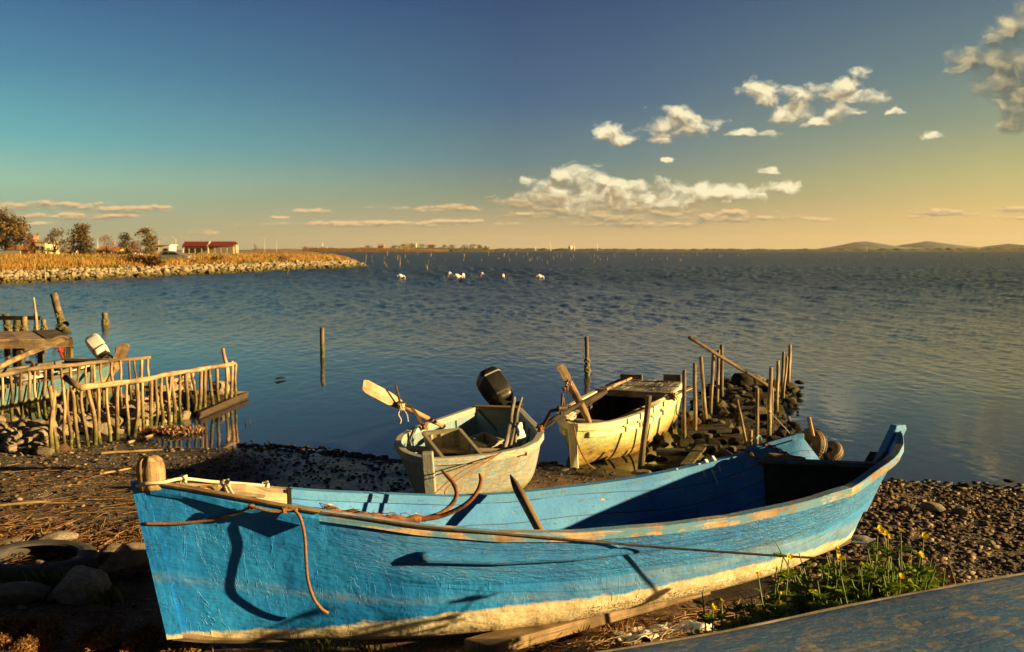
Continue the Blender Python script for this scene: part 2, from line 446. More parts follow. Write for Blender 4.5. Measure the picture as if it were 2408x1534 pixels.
def make_ground():
    xs = np.concatenate([-np.geomspace(9000, 10, 34)[:-1], np.arange(-10, 9.01, .05), np.geomspace(9.2, 9000, 34)])
    ys = np.concatenate([np.linspace(-60, .4, 14), np.arange(.5, 19, .05), np.geomspace(19.2, 9000, 40)])
    X, Y = np.meshgrid(xs, ys)
    Z = ground_z(X, Y); d = np.interp(X, SHX, SHY) - Y
    near = ((X > -10) & (X < 9) & (Y < 18) & (Y > .4)).astype(float)
    Z += near * (vnoise(X, Y, 1.6, 1, 4) * .10 + vnoise(X, Y, .22, 2, 3) * .035 * np.clip(d / 2 + .4, .3, 1))
    # reach of the dry, pebbly and of the reddish, littered ground
    shell = np.clip((-2.2 - X) / 2.5, 0, 1) * np.clip((d - .2) / 1.5, 0, 1)
    right = np.clip((X - 1.8) / 1.5, 0, 1) * np.clip((d + .2) / 1.2, 0, 1)
    front = np.clip((7.2 - Y) / 1.0, 0, 1)
    mid = np.clip(1 - abs(X - .6) / 1.2, 0, 1) * np.clip(1 - abs(Y - 10.2) / 2, 0, 1)
    dry = np.clip(np.maximum.reduce([shell, right, front, mid * .8]), 0, 1)
    earth = np.clip(np.maximum.reduce([front * .8, mid, np.clip((-2.6 - X) / 1.5, 0, 1) * np.clip((9.8 - Y) / 1.5, 0, 1) * .8]) - right * .3, 0, 1)
    ny, nx = X.shape
    V = np.stack([X, Y, Z], -1).reshape(-1, 3)
    i = np.arange(nx - 1); j = np.arange(ny - 1); I, J = np.meshgrid(i, j); a = (J * nx + I).ravel()
    F = np.stack([a, a + 1, a + nx + 1, a + nx], 1)
    o = fast_mesh('beach_ground', V, F, ground_mat(), True, {'dry': dry.ravel(), 'earth': earth.ravel()})
    tag(o, kind='structure')
make_ground()

def water_mat():
    t = NT('lagoon'); g = t.n('ShaderNodeNewGeometry').outputs['Position']
    sp = t.n('ShaderNodeSeparateXYZ'); t.l(g, sp.inputs[0]); x, y, z = sp.outputs
    # open water is rippled by the wind; the cove by the beach lies calm
    sh = t.math('ADD', y, t.math('MULTIPLY', x, .55))
    amp = t.ramp(t.math('DIVIDE', sh, 80, clamp=True), [(.17, .02), (.27, .10), (.40, .75), (.8, 1)])
    patch = t.noise(t.co('World', (.012, .035, 1)), 1.0, 3, .5)
    amp2 = t.math('MULTIPLY', amp, t.ramp(patch, [(.35, .6), (.65, 1.1)]))
    w1 = t.noise(t.co('World', (1, .85, 1)), 3.5, 4, .62, .25)
    w4 = t.noise(t.co('World', (.20, .24, 1)), 1.0, 5, .62, .3)
    h = t.math('MULTIPLY', t.math('MULTIPLY', w1, .06), amp2)
    off = t.ramp(t.math('DIVIDE', sh, 200, clamp=True), [(.25, 0), (.6, 1)])
    h = t.math('ADD', h, t.math('MULTIPLY', t.math('MULTIPLY', w4, 1.6), off))
    nb = t.bump(h, 1.0, 1.0)
    rough = t.ramp(t.math('DIVIDE', sh, 100, clamp=True), [(.14, .03), (.25, .10), (.5, .20), (1, .30)])
    c = t.ramp(t.math('DIVIDE', y, 26, clamp=True), [(.42, (.020, .022, .022)), (.6, (.012, .026, .04)), (1, (.020, .034, .044))])
    t.p.inputs['IOR'].default_value = 1.33
    return t.done(c, rough, nb, spec=.5)
def make_water():
    xs = np.concatenate([-np.geomspace(8900, 8, 30), np.linspace(-7, 7, 10), np.geomspace(8, 8900, 30)])
    ys = np.concatenate([[8.5, 9, 10, 11, 12, 13, 14, 16, 18], np.geomspace(20, 8900, 40)])
    mat = water_mat()
    # wind ripples as real relief, finer near the beach; the open lagoon beyond lies in the same sheet of water
    dep = np.arange(.0088, .2500, .00068)               # tangent of the depression angle
    Yr = (CAM_H / dep)[::-1]; A = np.linspace(-.62, .62, 1650)
    Y, T = np.meshgrid(Yr, A, indexing='ij'); X = Y * T
    step = .00068 * Y * Y / CAM_H
    sh = Y + .55 * X
    amp = np.interp(sh, [13.5, 20, 27, 40, 70], [.05, .14, .42, .95, 1.1]) * np.interp(Y, [70, 110, 200], [1, .75, .45])
    amp = amp * (.72 + .9 * np.clip(vnoise(X, Y, 26, 31, 2) + .3, 0, .8))
    Z = np.zeros_like(X)
    for k, lam in enumerate((9.0, 5.0, 2.8, 1.6, .9, .5, .29)):
        f = np.clip(lam / (step * 1.25) - .6, 0, 1) / (1 + (lam / (step * 3.2 + .24)) ** 2.2)
        sl = .17; lx = .42 * lam ** .55
        wx = X + .12 * Y; wy = Y - .12 * X
        Z += f * amp * sl * lam * .42 * vnoise(wx * (lam / lx), wy * .9, lam * .5, 50 + k, 1)
    edge = np.clip((.62 - np.abs(T)) / .04, 0, 1) * np.clip((290 - Y) / 60, 0, 1)
    Z *= edge
    ny, nx = X.shape
    I, J = np.meshgrid(np.arange(nx - 1), np.arange(ny - 1)); a = (J * nx + I).ravel()
    V1 = np.stack([X, Y, Z], -1).reshape(-1, 3); F1 = np.stack([a, a + 1, a + nx + 1, a + nx], 1)
    X, Y = np.meshgrid(xs, ys); ny, nx = X.shape
    V = np.stack([X, Y, np.full_like(X, -.07)], -1).reshape(-1, 3)
    I, J = np.meshgrid(np.arange(nx - 1), np.arange(ny - 1)); a = (J * nx + I).ravel() + len(V1)
    o = fast_mesh('lagoon_water', np.concatenate([V1, V]), np.concatenate([F1, np.stack([a, a + 1, a + nx + 1, a + nx], 1)]), mat, True)
    tag(o, kind='structure')
make_water()
# ---------------------------------------------------------------- materials used in many places
M = {}
M['bare'] = wood('bare_wood', (.16, .09, .045), (.52, .36, .20))
M['pale'] = wood('pale_wood', (.30, .21, .12), (.72, .56, .36))
M['post'] = wood('post_wood', (.16, .10, .055), (.62, .46, .28), moss=(.02, .38))
M['picket'] = wood('picket_wood', (.17, .085, .035), (.70, .50, .28), moss=(.12, .52))
M['pile'] = wood('pile_wood', (.10, .065, .04), (.42, .29, .17), moss=(.0, .75))
M['grey'] = wood('grey_wood', (.10, .085, .07), (.36, .30, .23))
M['deck'] = wood('deck_wood', (.20, .13, .085), (.46, .33, .22))
M['dark'] = wood('dark_wood', (.025, .02, .016), (.10, .075, .055))
M['headwood'] = wood('stem_wood', (.045, .022, .010), (.52, .35, .18), grain=.45)
def simple(name, c1, c2, scale=8, rough=.7, bump=.01, metal=0, spec=.4, co='Object', det=5):
    t = NT(name); o = t.co(co)
    n = t.noise(o, scale, det, .65)
    return t.done(t.ramp(n, [(.3, c1), (.7, c2)]), rough, t.bump(n, bump, .8), metal, spec)
M['rust'] = simple('rusty_iron', (.06, .022, .010), (.30, .11, .035), 22, .85, .006)
M['iron'] = simple('dark_iron', (.03, .022, .018), (.12, .07, .045), 25, .6, .004, .3)
M['rubber'] = simple('old_rubber', (.025, .024, .023), (.075, .065, .055), 12, .75, .004)
M['tan_rubber'] = simple('muddy_rubber', (.10, .075, .045), (.34, .26, .16), 10, .85, .004)
M['rope_brown'] = simple('brown_cord', (.10, .045, .018), (.36, .17, .065), 120, .9, .003)
M['rope_white'] = simple('white_rope', (.45, .36, .24), (.75, .64, .46), 120, .9, .003)
M['weed'] = simple('dark_seaweed', (.008, .008, .006), (.035, .028, .018), 15, .6, .02)
M['white_plastic'] = simple('white_plastic', (.62, .60, .52), (.80, .78, .70), 3, .35, .001)
M['black_plastic'] = simple('black_plastic', (.008, .008, .008), (.022, .021, .02), 6, .42, .001)
M['glassdark'] = simple('dark_glass', (.012, .014, .014), (.03, .032, .03), 2, .12, .0)
def stone_mat(name, a, b, alg=False, scale=5, az=(.06, .30)):
    t = NT(name); o = t.co('Object')
    n = t.noise(o, scale, 7, .65); n2 = t.noise(o, scale * 7, 4, .7)
    c = t.ramp(n, [(.3, a), (.68, b)])
    hs = t.n('ShaderNodeHueSaturation'); t.l(c, hs.inputs['Color']); t.l(t.math('MULTIPLY_ADD', t.rand(), .55, .7), hs.inputs['Value']); c = hs.outputs[0]
    c = t.mix(t.ramp(n2, [(.3, .5), (.55, 0)]), c, [x * .5 for x in a])
    if alg:
        z = t.n('ShaderNodeSeparateXYZ'); t.l(t.n('ShaderNodeNewGeometry').outputs['Position'], z.inputs[0])
        f = t.ramp(t.math('ADD', z.outputs[2], t.math('MULTIPLY_ADD', n, .3, -.15)), [(az[0], 1), (az[1], 0)])
        c = t.mix(f, c, t.ramp(n2, [(.3, (.02, .018, .008)), (.7, (.11, .10, .03))]))
    return t.done(c, .9, t.bump(n2, .02, .7, t.bump(n, .05, .8)), spec=.25)
M['stone'] = stone_mat('grey_stone', (.19, .155, .12), (.50, .42, .32))
M['stone_wet'] = stone_mat('algae_stone', (.11, .085, .06), (.38, .30, .21), True)
M['shorestone'] = stone_mat('shore_stone', (.24, .18, .115), (.56, .44, .30))
M['riprap'] = stone_mat('riprap_stone', (.11, .08, .05), (.46, .36, .23), True, 1.2, (.12, .60))
M['redstone'] = stone_mat('reddish_stone', (.13, .055, .03), (.30, .15, .08))
M['brownstone'] = stone_mat('brown_stone', (.18, .12, .085), (.44, .32, .23))
M['blackstone'] = stone_mat('slimy_stone', (.012, .010, .007), (.075, .052, .030))

ICO = {}
def ico(sub):
    if sub not in ICO:
        import bmesh
        bm = bmesh.new(); bmesh.ops.create_icosphere(bm, subdivisions=sub, radius=1)
        bm.verts.ensure_lookup_table()
        ICO[sub] = (np.array([v.co[:] for v in bm.verts]), np.array([[v.index for v in f.verts] for f in bm.faces])); bm.free()
    return ICO[sub]
def rock_geo(seed, sub=3, cuts=9, rough=.10, flat=.7, depth=(.55, .85)):
    r = np.random.default_rng(seed)
    V, F = ico(sub); V = V.copy()
    for _ in range(cuts):
        n = r.normal(size=3); n[2] *= .9; n /= np.linalg.norm(n); d = r.uniform(*depth)
        s = V @ n - d; V -= np.outer(np.clip(s, 0, None), n)
    nz = np.array([mnoise.fractal(Vector(p) * 2.2 + Vector((seed * 3.1, 0, 0)), 1.0, 2.0, 4) for p in V])
    V *= (1 + rough * nz)[:, None]
    V *= np.array([1, r.uniform(.65, .95), flat * r.uniform(.8, 1.15)])
    V /= np.abs(V).max()
    return V, F
def rock_mesh(name, seed, mat, sub=3, **k):
    V, F = rock_geo(seed, sub, **k)
    me = bpy.data.meshes.new(name); me.from_pydata(V.tolist(), [], F.tolist())
    me.polygons.foreach_set('use_smooth', [True] * len(F)); me.set_sharp_from_angle(angle=R(38))
    me.materials.append(mat); me.update(); return me
ROCKS = {}
def rocks(mat, n=7, sub=3, **k):
    key = (mat, n, sub, tuple(sorted(k.items())))
    if key not in ROCKS: ROCKS[key] = [rock_mesh('stone', 11 + 7 * i + len(mat), M[mat], sub, **k) for i in range(n)]
    return ROCKS[key]
def put_rock(name, me, p, size, label, cat='stone', group=None, rot=None, sink=.35):
    o = bpy.data.objects.new(name, me); col.objects.link(o)
    sz = size if hasattr(size, '__len__') else (size, size, size)
    o.scale = sz; o.rotation_euler = rot or (random.uniform(-.25, .25), random.uniform(-.25, .25), random.uniform(0, 6.28))
    o.location = (p[0], p[1], p[2] + sz[2] * me_h(me) * (1 - sink)); return tag(o, label, cat, group)
def me_h(me):
    return max(abs(v.co.z) for v in me.vertices) if 'h' not in me else me['h']

# ---------------------------------------------------------------- far country: spit, mountains, islet
def hill_mat(name, a, b, scale): return simple(name, a, b, scale, .95, .0, co='World')
M['far_green'] = hill_mat('far_scrub', (.045, .050, .022), (.12, .10, .045), .02)
M['mount'] = hill_mat('hazy_scrub', (.055, .085, .12), (.12, .15, .19), .004)  # blue of the distant haze is mixed into the mountain colour
M['dryland'] = hill_mat('dry_land', (.20, .11, .03), (.44, .25, .07), .06)

def strip_hill(name, pts, y, depth, mat, nx=160, rough=.12, seed=1):
    """a ridge along x with the given skyline (sight-line points), sloping down on both sides"""
    P = [at(u, v, y) for u, v in pts]
    xs = np.linspace(P[0].x, P[-1].x, nx)
    hs = np.interp(xs, [p.x for p in P], [max(p.z, .1) for p in P]); hs = hs * (1 + rough * 2.2 * vnoise(xs, xs * 0, depth * .22, seed + 3, 4))
    prof = [(-1, 0), (-.6, .35), (-.25, .8), (0, 1), (.3, .75), (.7, .3), (1, 0)]
    X = np.repeat(xs[:, None], len(prof), 1); Yo = np.array([p[0] for p in prof]) * depth; Zs = np.array([p[1] for p in prof])
    Y = y + np.repeat(Yo[None, :], nx, 0); Z = hs[:, None] * Zs[None, :]
    nn = vnoise(X, Y, depth * .8, seed, 5)
    Z = Z * (1 + rough * 3 * nn * (np.abs(Yo)[None, :] > 0)) - .6 * (Zs[None, :] == 0)
    m = len(prof); I, J = np.meshgrid(np.arange(nx - 1), np.arange(m - 1), indexing='ij'); a = (I * m + J).ravel()
    F = np.stack([a, a + m, a + m + 1, a + 1], 1)
    o = fast_mesh(name, np.stack([X, Y, Z], -1).reshape(-1, 3), F, mat, True)
    return tag(o, kind='structure')
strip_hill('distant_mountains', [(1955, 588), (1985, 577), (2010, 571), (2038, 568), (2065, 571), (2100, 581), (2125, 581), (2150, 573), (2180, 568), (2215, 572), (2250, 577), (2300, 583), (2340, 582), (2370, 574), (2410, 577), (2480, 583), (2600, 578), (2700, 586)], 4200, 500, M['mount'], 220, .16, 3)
strip_hill('distant_shore', [(1090, 586), (1180, 585), (1330, 584.6), (1420, 585.2), (1600, 585.6), (1960, 585.8), (2160, 585), (2320, 584), (2420, 583), (2900, 583)], 1500, 30, M['far_green'], 400, .5, 5)

# leaf clumps for trees and shrubs
def leaf_cloud(blobs, n, size, seed, up=.0, gap=0.0):
    """many small leaf faces spread through the blobs (cx,cy,cz,rx,ry,rz)"""
    r = np.random.default_rng(seed); P = []
    w = np.array([b[3] * b[4] * b[5] for b in blobs]) ** .66; w /= w.sum()
    k = r.choice(len(blobs), n, p=w); B = np.array(blobs)[k]
    d = r.normal(size=(n, 3)); d /= np.linalg.norm(d, axis=1)[:, None]
    rad = r.uniform(0, 1, n) ** .45
    C = B[:, :3] + d * B[:, 3:] * rad[:, None] * (1 + r.normal(0, .09, n))[:, None]
    if gap > 0:
        q = np.array([mnoise.noise(Vector(c) / (size * 9)) for c in C]); C = C[q > -.25 + gap - .2]
        n = len(C)
    a = r.normal(size=(n, 3)); a /= np.linalg.norm(a, axis=1)[:, None]
    b = np.cross(a, r.normal(size=(n, 3))); b /= np.linalg.norm(b, axis=1)[:, None]
    s = size * r.uniform(.6, 1.4, n)[:, None]
    V = np.stack([C - a * s, C + b * s * .45, C + a * s, C - b * s * .45], 1).reshape(-1, 3)
    F = np.arange(n * 4).reshape(n, 4)
    return V, F
def leaf_mat(name, a, b, c, trans=.22):
    t = NT(name); g = t.n('ShaderNodeNewGeometry'); r = g.outputs['Random Per Island']
    n = t.noise(t.co('World'), .35, 3)
    cc = t.mix(t.ramp(n, [(.35, 0), (.65, 1)]), t.ramp(r, [(0, a), (.6, b), (1, c)]), t.ramp(r, [(0, [x * .6 for x in a]), (1, b)]))
    m = t.done(cc, .7, spec=.2); t.p.inputs['Subsurface Weight'].default_value = 0
    tr = t.n('ShaderNodeBsdfTranslucent'); t.l(cc, tr.inputs[0]); mx = t.n('ShaderNodeMixShader'); mx.inputs[0].default_value = trans
    t.l(t.p.outputs[0], mx.inputs[1]); t.l(tr.outputs[0], mx.inputs[2]); t.l(mx.outputs[0], t.out.inputs[0])
    return m
M['gum'] = leaf_mat('gum_leaves', (.07, .055, .018), (.19, .125, .04), (.36, .20, .07))
M['olive'] = leaf_mat('olive_leaves', (.05, .058, .016), (.11, .105, .03), (.20, .16, .05))
M['russet'] = leaf_mat('russet_leaves', (.10, .04, .018), (.24, .10, .045), (.34, .16, .07))
M['twig'] = leaf_mat('bare_twigs', (.18, .08, .045), (.32, .16, .09), (.42, .24, .14))
M['bark'] = wood('bark', (.08, .05, .03), (.26, .18, .11))
M['reed'] = leaf_mat('dry_reeds', (.28, .13, .045), (.48, .25, .09), (.62, .36, .15))
M['shrubdark'] = leaf_mat('dark_shrub_leaves', (.06, .022, .012), (.13, .055, .03), (.20, .09, .045))
M['drygrass'] = leaf_mat('dry_grass', (.40, .21, .05), (.50, .28, .075), (.58, .36, .11))
M['greengrass'] = leaf_mat('green_grass', (.08, .11, .012), (.17, .20, .03), (.30, .30, .06))

def tree(name, u, vbase, vtop, y, wpx, label, mat, lobes=7, n=1600, seed=1, zb=1.0, group=None, lean=0.0, low=.15, leaf=None, trunk=True):
    top = at(u, vtop, y); x = top.x; h = top.z - zb; w = wpx * y / FOC / 2 * 1.25
    r = random.Random(seed)
    t = thing(name, (x, y, zb), label, 'tree', group)
    bl = []
    for i in range(lobes):
        f = (i + .5) / lobes; a = r.uniform(0, 6.28)
        rr = w * (.95 - .55 * abs(f - .35)) * r.uniform(.65, 1)
        off = w * .55 * (1 - f * .7)
        bl.append((x + math.cos(a) * off + lean * f * w, y + math.sin(a) * off * .7, zb + h * (low + (.93 - low) * f) - (h * .02), rr * .80, rr * .70, h * .17 * r.uniform(.8, 1.25)))
    bl.append((x + lean * w, y, top.z - h * .13, w * .35, w * .35, h * .14))
    V, F = leaf_cloud(bl, n, leaf or h * .035, seed, gap=.12)
    fast_mesh('crown', V, F, mat, parent=t, loc=(x, y, zb))
    m = MB()
    if trunk:
        m.tube(curve_pts([(x, y, zb - .3), (x + w * .05, y, zb + h * .25), (x + lean * w * .5, y, zb + h * .6)], 8), [h * .035, h * .03, h * .028, h * .024, h * .02, h * .016, h * .012, h * .01, h * .008][:9], 7)
    for b in bl[::2]:
        m.tube([(x, y, zb + h * .18), ((x + b[0]) / 2, (y + b[1]) / 2, (zb + h * .2 + b[2]) / 2), b[:3]], [h * .016, h * .011, h * .004], 5)
    m.build('trunk', M['bark'], t)
    return t

# ---------------------------------------------------------------- the near headland with its stone bank, dry grass, houses and trees
SHORE = [on(u, v) for u, v in [(-420, 690), (-120, 674), (0, 667), (110, 663), (210, 659), (330, 653), (450, 647), (560, 641), (650, 637), (740, 632), (820, 629), (866, 627)]]
def shore_at(t):
    L = [0]
    for a, b in zip(SHORE, SHORE[1:]): L.append(L[-1] + (b - a).length)
    s = t * L[-1]
    return Vector((np.interp(s, L, [p.x for p in SHORE]), np.interp(s, L, [p.y for p in SHORE]), 0))
PLAT = 1.0
def headland_h(x, y):
    """height of the headland at arrays x, y"""
    sx = np.interp(y, [p.y for p in SHORE] + [175, 260, 420, 700, 1000], [p.x for p in SHORE] + [-26, -42, -78, -140, -200])
    d = sx - x                                   # distance inland from the bank
    return np.where(d > 0, np.interp(d, [0, 1.5, 4, 14, 60], [-.2, .55, .95, 1.05, 1.15]), np.interp(d, [-30, -2, 0], [-2, -.7, -.2]))
def headland():
    xs = np.concatenate([np.linspace(-900, -140, 26), np.arange(-136, -14, 1.2)]); ys = np.concatenate([np.arange(58, 190, 2.), np.geomspace(192, 1100, 60)])
    # the sheet follows the bank: shear each row to the shore
    X, Y = np.meshgrid(xs, ys)
    Z = headland_h(X, Y) + vnoise(X, Y, 14, 4, 4) * .35 * (headland_h(X, Y) > .3)
    ny, nx = X.shape
    I, J = np.meshgrid(np.arange(nx - 1), np.arange(ny - 1)); a = (J * nx + I).ravel()
    o = fast_mesh('headland', np.stack([X, Y, Z], -1).reshape(-1, 3), np.stack([a, a + 1, a + nx + 1, a + nx], 1), M['dryland'], True)
    tag(o, kind='structure')
headland()
def hl(x, y): return float(headland_h(np.array([x], float), np.array([y], float))[0])

def grass_field():
    r = np.random.default_rng(3); n = 120000
    y = 60 + 240 * r.uniform(0, 1, n) ** 1.5
    sx = np.interp(y, [p.y for p in SHORE] + [175, 260, 420], [p.x for p in SHORE] + [-26, -42, -78])
    d = 1.6 + r.uniform(0, 1, n) ** 1.3 * (6 + (y - 55) * .75)
    x = sx - d
    keep = np.abs(x / y) < .62; x, y, d = x[keep], y[keep], d[keep]; n = len(x)
    clump = vnoise(x, y, 5, 9, 3)
    h = (.22 + .75 * np.clip(clump + .5, 0, 1) ** 1.5) * r.uniform(.5, 1.3, n) * np.clip(d / 4, .45, 1)
    z = headland_h(x, y) - .05
    w = .02 + y * .0002
    a = r.uniform(-.35, .35, (n, 2)) * h[:, None] * 1.1
    th = r.uniform(0, 3.14, n); dx = np.cos(th) * w; dy = np.sin(th) * w
    V = np.stack([np.stack([x - dx, y - dy, z], 1), np.stack([x + dx, y + dy, z], 1), np.stack([x + a[:, 0] + dx * .3, y + a[:, 1], z + h], 1), np.stack([x + a[:, 0] - dx * .3, y + a[:, 1], z + h * .94], 1)], 1)
    green = (vnoise(x, y, 11, 21, 3) + np.clip((4.5 - d) / 9, -.05, .24) > .06)
    for nm, k, m in (('dry_grass', ~green, 'drygrass'), ('green_grass', green, 'greengrass')):
        v = V[k].copy()
        if nm == 'green_grass': v[:, 2:, 2] = v[:, :1, 2] + (v[:, 2:, 2] - v[:, :1, 2]) * .7
        o = fast_mesh(nm, v.reshape(-1, 3), np.arange(len(v) * 4).reshape(-1, 4), M[m])
        tag(o, 'dry golden grass covering the far headland' if 'dry' in nm else 'patches of green grass among the dry grass on the headland', 'grass', kind='stuff')
grass_field()

def riprap():
    ms = rocks('riprap', 9, 2, cuts=10, rough=.12, flat=.75)
    r = random.Random(5); cnt = 0
    for i in range(285):
        f = r.uniform(.23, .995) if i > 20 else r.uniform(.2, .5); p = shore_at(f)
        q = shore_at(min(f + .01, 1)) - shore_at(max(f - .01, 0)); q.normalize(); inl = Vector((-q.y, q.x, 0))
        if inl.x > 0: inl = -inl
        row = r.choice((.0, .35, .8, 1.3, 1.8, 2.4)); s = r.uniform(.20, .42) * (1.1 if row < 1 else .9)
        p = p + inl * (row + r.uniform(-.2, .2)); z = np.interp(row, [0, 1.5, 2.5], [.02, .6, .85])
        o = put_rock('riprap_boulder', r.choice(ms), (p.x, p.y, z), s, 'pale angular boulder heaped in the stone bank along the grassy headland', 'boulder', 'boulders of the far stone bank', (r.uniform(-.5, .5), r.uniform(-.5, .5), r.uniform(0, 6.28)), .62)
        o.scale = (s * r.uniform(.9, 1.5), s * r.uniform(.8, 1.1), s)
    # smaller stones between them
    B = []; Fc = []; n0 = 0; V0, F0 = rock_geo(3, 1, rough=.1)
    for i in range(2600):
        p = shore_at(r.uniform(.18, 1)); o = r.uniform(-.25, 2.6); s = r.uniform(.1, .28)
        a = r.uniform(0, 6.28); ca, sa = math.cos(a), math.sin(a); Q = V0 * s
        Q = np.stack([Q[:, 0] * ca - Q[:, 1] * sa, Q[:, 0] * sa + Q[:, 1] * ca, Q[:, 2]], 1) + np.array([p.x - o * .9, p.y - o * .25, np.interp(o, [0, 1.5, 2.6], [.0, .55, .92])])
        B.append(Q); Fc.append(F0 + n0); n0 += len(V0)
    tag(fast_mesh('bank_rubble', np.concatenate(B), np.concatenate(Fc), M['riprap']), 'rubble filling the gaps of the far stone bank', 'rubble', kind='stuff')
riprap()

# trees beyond the grass
YT = 250
tree('gum_tree', 8, 600, 497, YT, 104, 'tallest broad gum tree at the left end of the far tree row', M['gum'], 10, 3400, 3, 1.0, lean=.15, low=.25)
tree('gum_tree', 126, 600, 537, YT - 10, 56, 'ragged grey-green gum tree beside the pale yellow house', M['gum'], 7, 1700, 5, 1.0, lean=.25)
tree('gum_tree', 186, 602, 522, YT - 5, 62, 'tall dense gum tree between the yellow house and the orange house', M['gum'], 9, 2600, 8, 1.0, low=.08)
tree('gum_tree', 296, 600, 548, YT - 15, 42, 'small dark narrow gum tree in front of the right end of the orange house', M['olive'], 7, 1600, 9, 1.0, low=.05)
tree('gum_tree', 340, 602, 536, YT - 10, 60, 'twin-topped gum tree right of the small dark tree', M['gum'], 9, 2600, 12, 1.0, low=.08)
tree('bare_tree', 249, 598, 553, YT + 15, 52, 'leafless reddish tree rising over the orange roof', M['twig'], 6, 1100, 15, 1.0, leaf=.16)
tree('bare_tree', 316, 598, 568, YT - 18, 30, 'small leafless tree in front of the twin-topped gum', M['twig'], 5, 600, 18, 1.0, leaf=.14)
tree('russet_tree', 70, 600, 560, YT - 12, 40, 'russet leaved small tree in front of the red brick tower', M['russet'], 6, 1100, 21, 1.0, low=.05)
tree('russet_tree', 30, 600, 572, YT - 14, 40, 'low russet bush under the tallest gum tree', M['russet'], 5, 900, 22, 1.0, low=.05)
tree('round_tree', 599, 590, 574, 700, 14, 'tiny lone round tree right of the red roofed shed', M['gum'], 4, 350, 25, 0.6)
tree('palm_shrub', 552, 597, 568, 392, 14, 'narrow bush peeping out behind the right end of the red roofed shed', M['olive'], 4, 350, 26, 1.0)
tree('cypress', 212, 600, 580, YT - 30, 12, 'thin dark cypress in front of the orange house', M['olive'], 5, 400, 29, 1.0, low=.02)
tree('cypress', 222, 601, 583, YT - 30, 11, 'shorter dark cypress in front of the orange house', M['olive'], 5, 350, 30, 1.0, low=.02)
def shrub(name, u, v, y, wpx, hpx, label, mat, n, seed):
    b = at(u, v, y); z = hl(b.x, y); w = wpx * y / FOC / 2; h = 1.6 * hpx * y / FOC
    r = random.Random(seed); bl = [(b.x + r.uniform(-.7, .7) * w, y + r.uniform(-.5, .5) * w * .5, z + h * r.uniform(.25, .6), w * .42, w * .3, h * .42) for _ in range(8)]
    V, F = leaf_cloud(bl, n, h * .07, seed)
    o = fast_mesh(name, V, F, mat, loc=(b.x, y, z)); tag(o, label, 'shrub')
shrub('dark_shrub', 335, 640, 101, 110, 22, 'wide dark red-brown shrub above the stone bank', M['shrubdark'], 1800, 31)
shrub('dark_shrub', 512, 633, 119, 34, 14, 'small round dark shrub on the bank below the shed', M['shrubdark'], 600, 32)
shrub('dark_shrub', 660, 632, 138, 60, 10, 'low reddish shrub near the tip of the headland', M['shrubdark'], 500, 33)
shrub('dark_shrub', 455, 636, 112, 22, 10, 'tiny dark tuft shrub beside the stone bank', M['shrubdark'], 300, 34)

# houses
def plaster(name, c, rough=.9): return simple(name, [x * .75 for x in c], c, .8, rough, .01)
M['yellow_wall'] = plaster('yellow_plaster', (.80, .66, .34)); M['white_wall'] = plaster('white_plaster', (.74, .70, .60)); M['grey_wall'] = plaster('grey_plaster', (.44, .42, .36))
M['brick'] = plaster('red_brick', (.50, .17, .08)); M['orange_wall'] = plaster('orange_plaster', (.70, .30, .07)); M['tile_red'] = plaster('maroon_sheet_roof', (.26, .030, .03), .6); M['fascia'] = plaster('red_fascia', (.38, .04, .025), .6)
M['tile_orange'] = plaster('orange_tiles', (.62, .28, .07)); M['dark_open'] = plaster('dark_opening', (.02, .02, .02)); M['fence_metal'] = plaster('corrugated_metal', (.42, .42, .38), .5)
def house(name, u0, u1, vtop, y, depth, zb, wall, roof, label, cat='house', eave=.25, pitched=0.0, wins=(), door=None, roof_t=.18):
    a = at(u0, vtop, y); b = at(u1, vtop, y); h = a.z - zb; xc = (a.x + b.x) / 2; w = b.x - a.x
    t = thing(name, (xc, y + depth / 2, zb), label, cat)
    hw = h - pitched
    MB().box((a.x, y + depth / 2, zb + hw / 2 - .3), (b.x, y + depth / 2, zb + hw / 2 - .3), depth, hw + .6).build('wall', M[wall], t)
    if pitched:
        zt = zb + hw; yc = y + depth / 2
        r = [[(x, y - eave, zt + .003), (x, yc, zb + h), (x, y + depth + eave, zt + .003), (x, y + depth + eave, zt - .12), (x, yc, zb + h - .14), (x, y - eave, zt - .12)] for x in (a.x - eave, b.x + eave)]
        MB().loft(r).build('roof', M[roof], t)
        g = MB()
        for x in (a.x + .01, b.x - .01): g.loft([[(x, y, zt), (x, yc, zb + h - .15), (x, y + depth, zt)], [(x + .05, y, zt), (x + .05, yc, zb + h - .15), (x + .05, y + depth, zt)]])
        g.build('gable', M[wall], t)
    else:
        MB().box((a.x - eave, y + depth / 2, zb + h + roof_t / 2), (b.x + eave, y + depth / 2, zb + h + roof_t / 2), depth + 2 * eave, roof_t).build('roof', M[roof], t)
    for (fx, fz, fw, fh) in wins:
        x = a.x + w * fx; z = zb + hw * fz
        f = MB().box((x - fw / 2 - .08, y - .02, z), (x + fw / 2 + .08, y - .02, z), .08, fh + .16).build('window', M['white_wall'], t)
        MB().box((x - fw / 2, y - .05, z), (x + fw / 2, y - .05, z), .06, fh).build('pane', M['glassdark'], f)
    if door:
        x = a.x + w * door[0]; MB().box((x - door[1] / 2, y - .04, zb + door[2] / 2), (x + door[1] / 2, y - .04, zb + door[2] / 2), .1, door[2]).build('door', M['dark_open'], t)
    return t
house('house', 82, 106, 569, 262, 8, 1.0, 'yellow_wall', 'white_wall', 'bright pale yellow flat roofed house left of the ragged gum tree', wins=[(.3, .55, .8, 1), (.72, .55, .8, 1)])
house('brick_tower', 68, 78, 555, 264, 3, 1.0, 'brick', 'brick', 'red brick tower house behind the russet tree', 'house', .05)
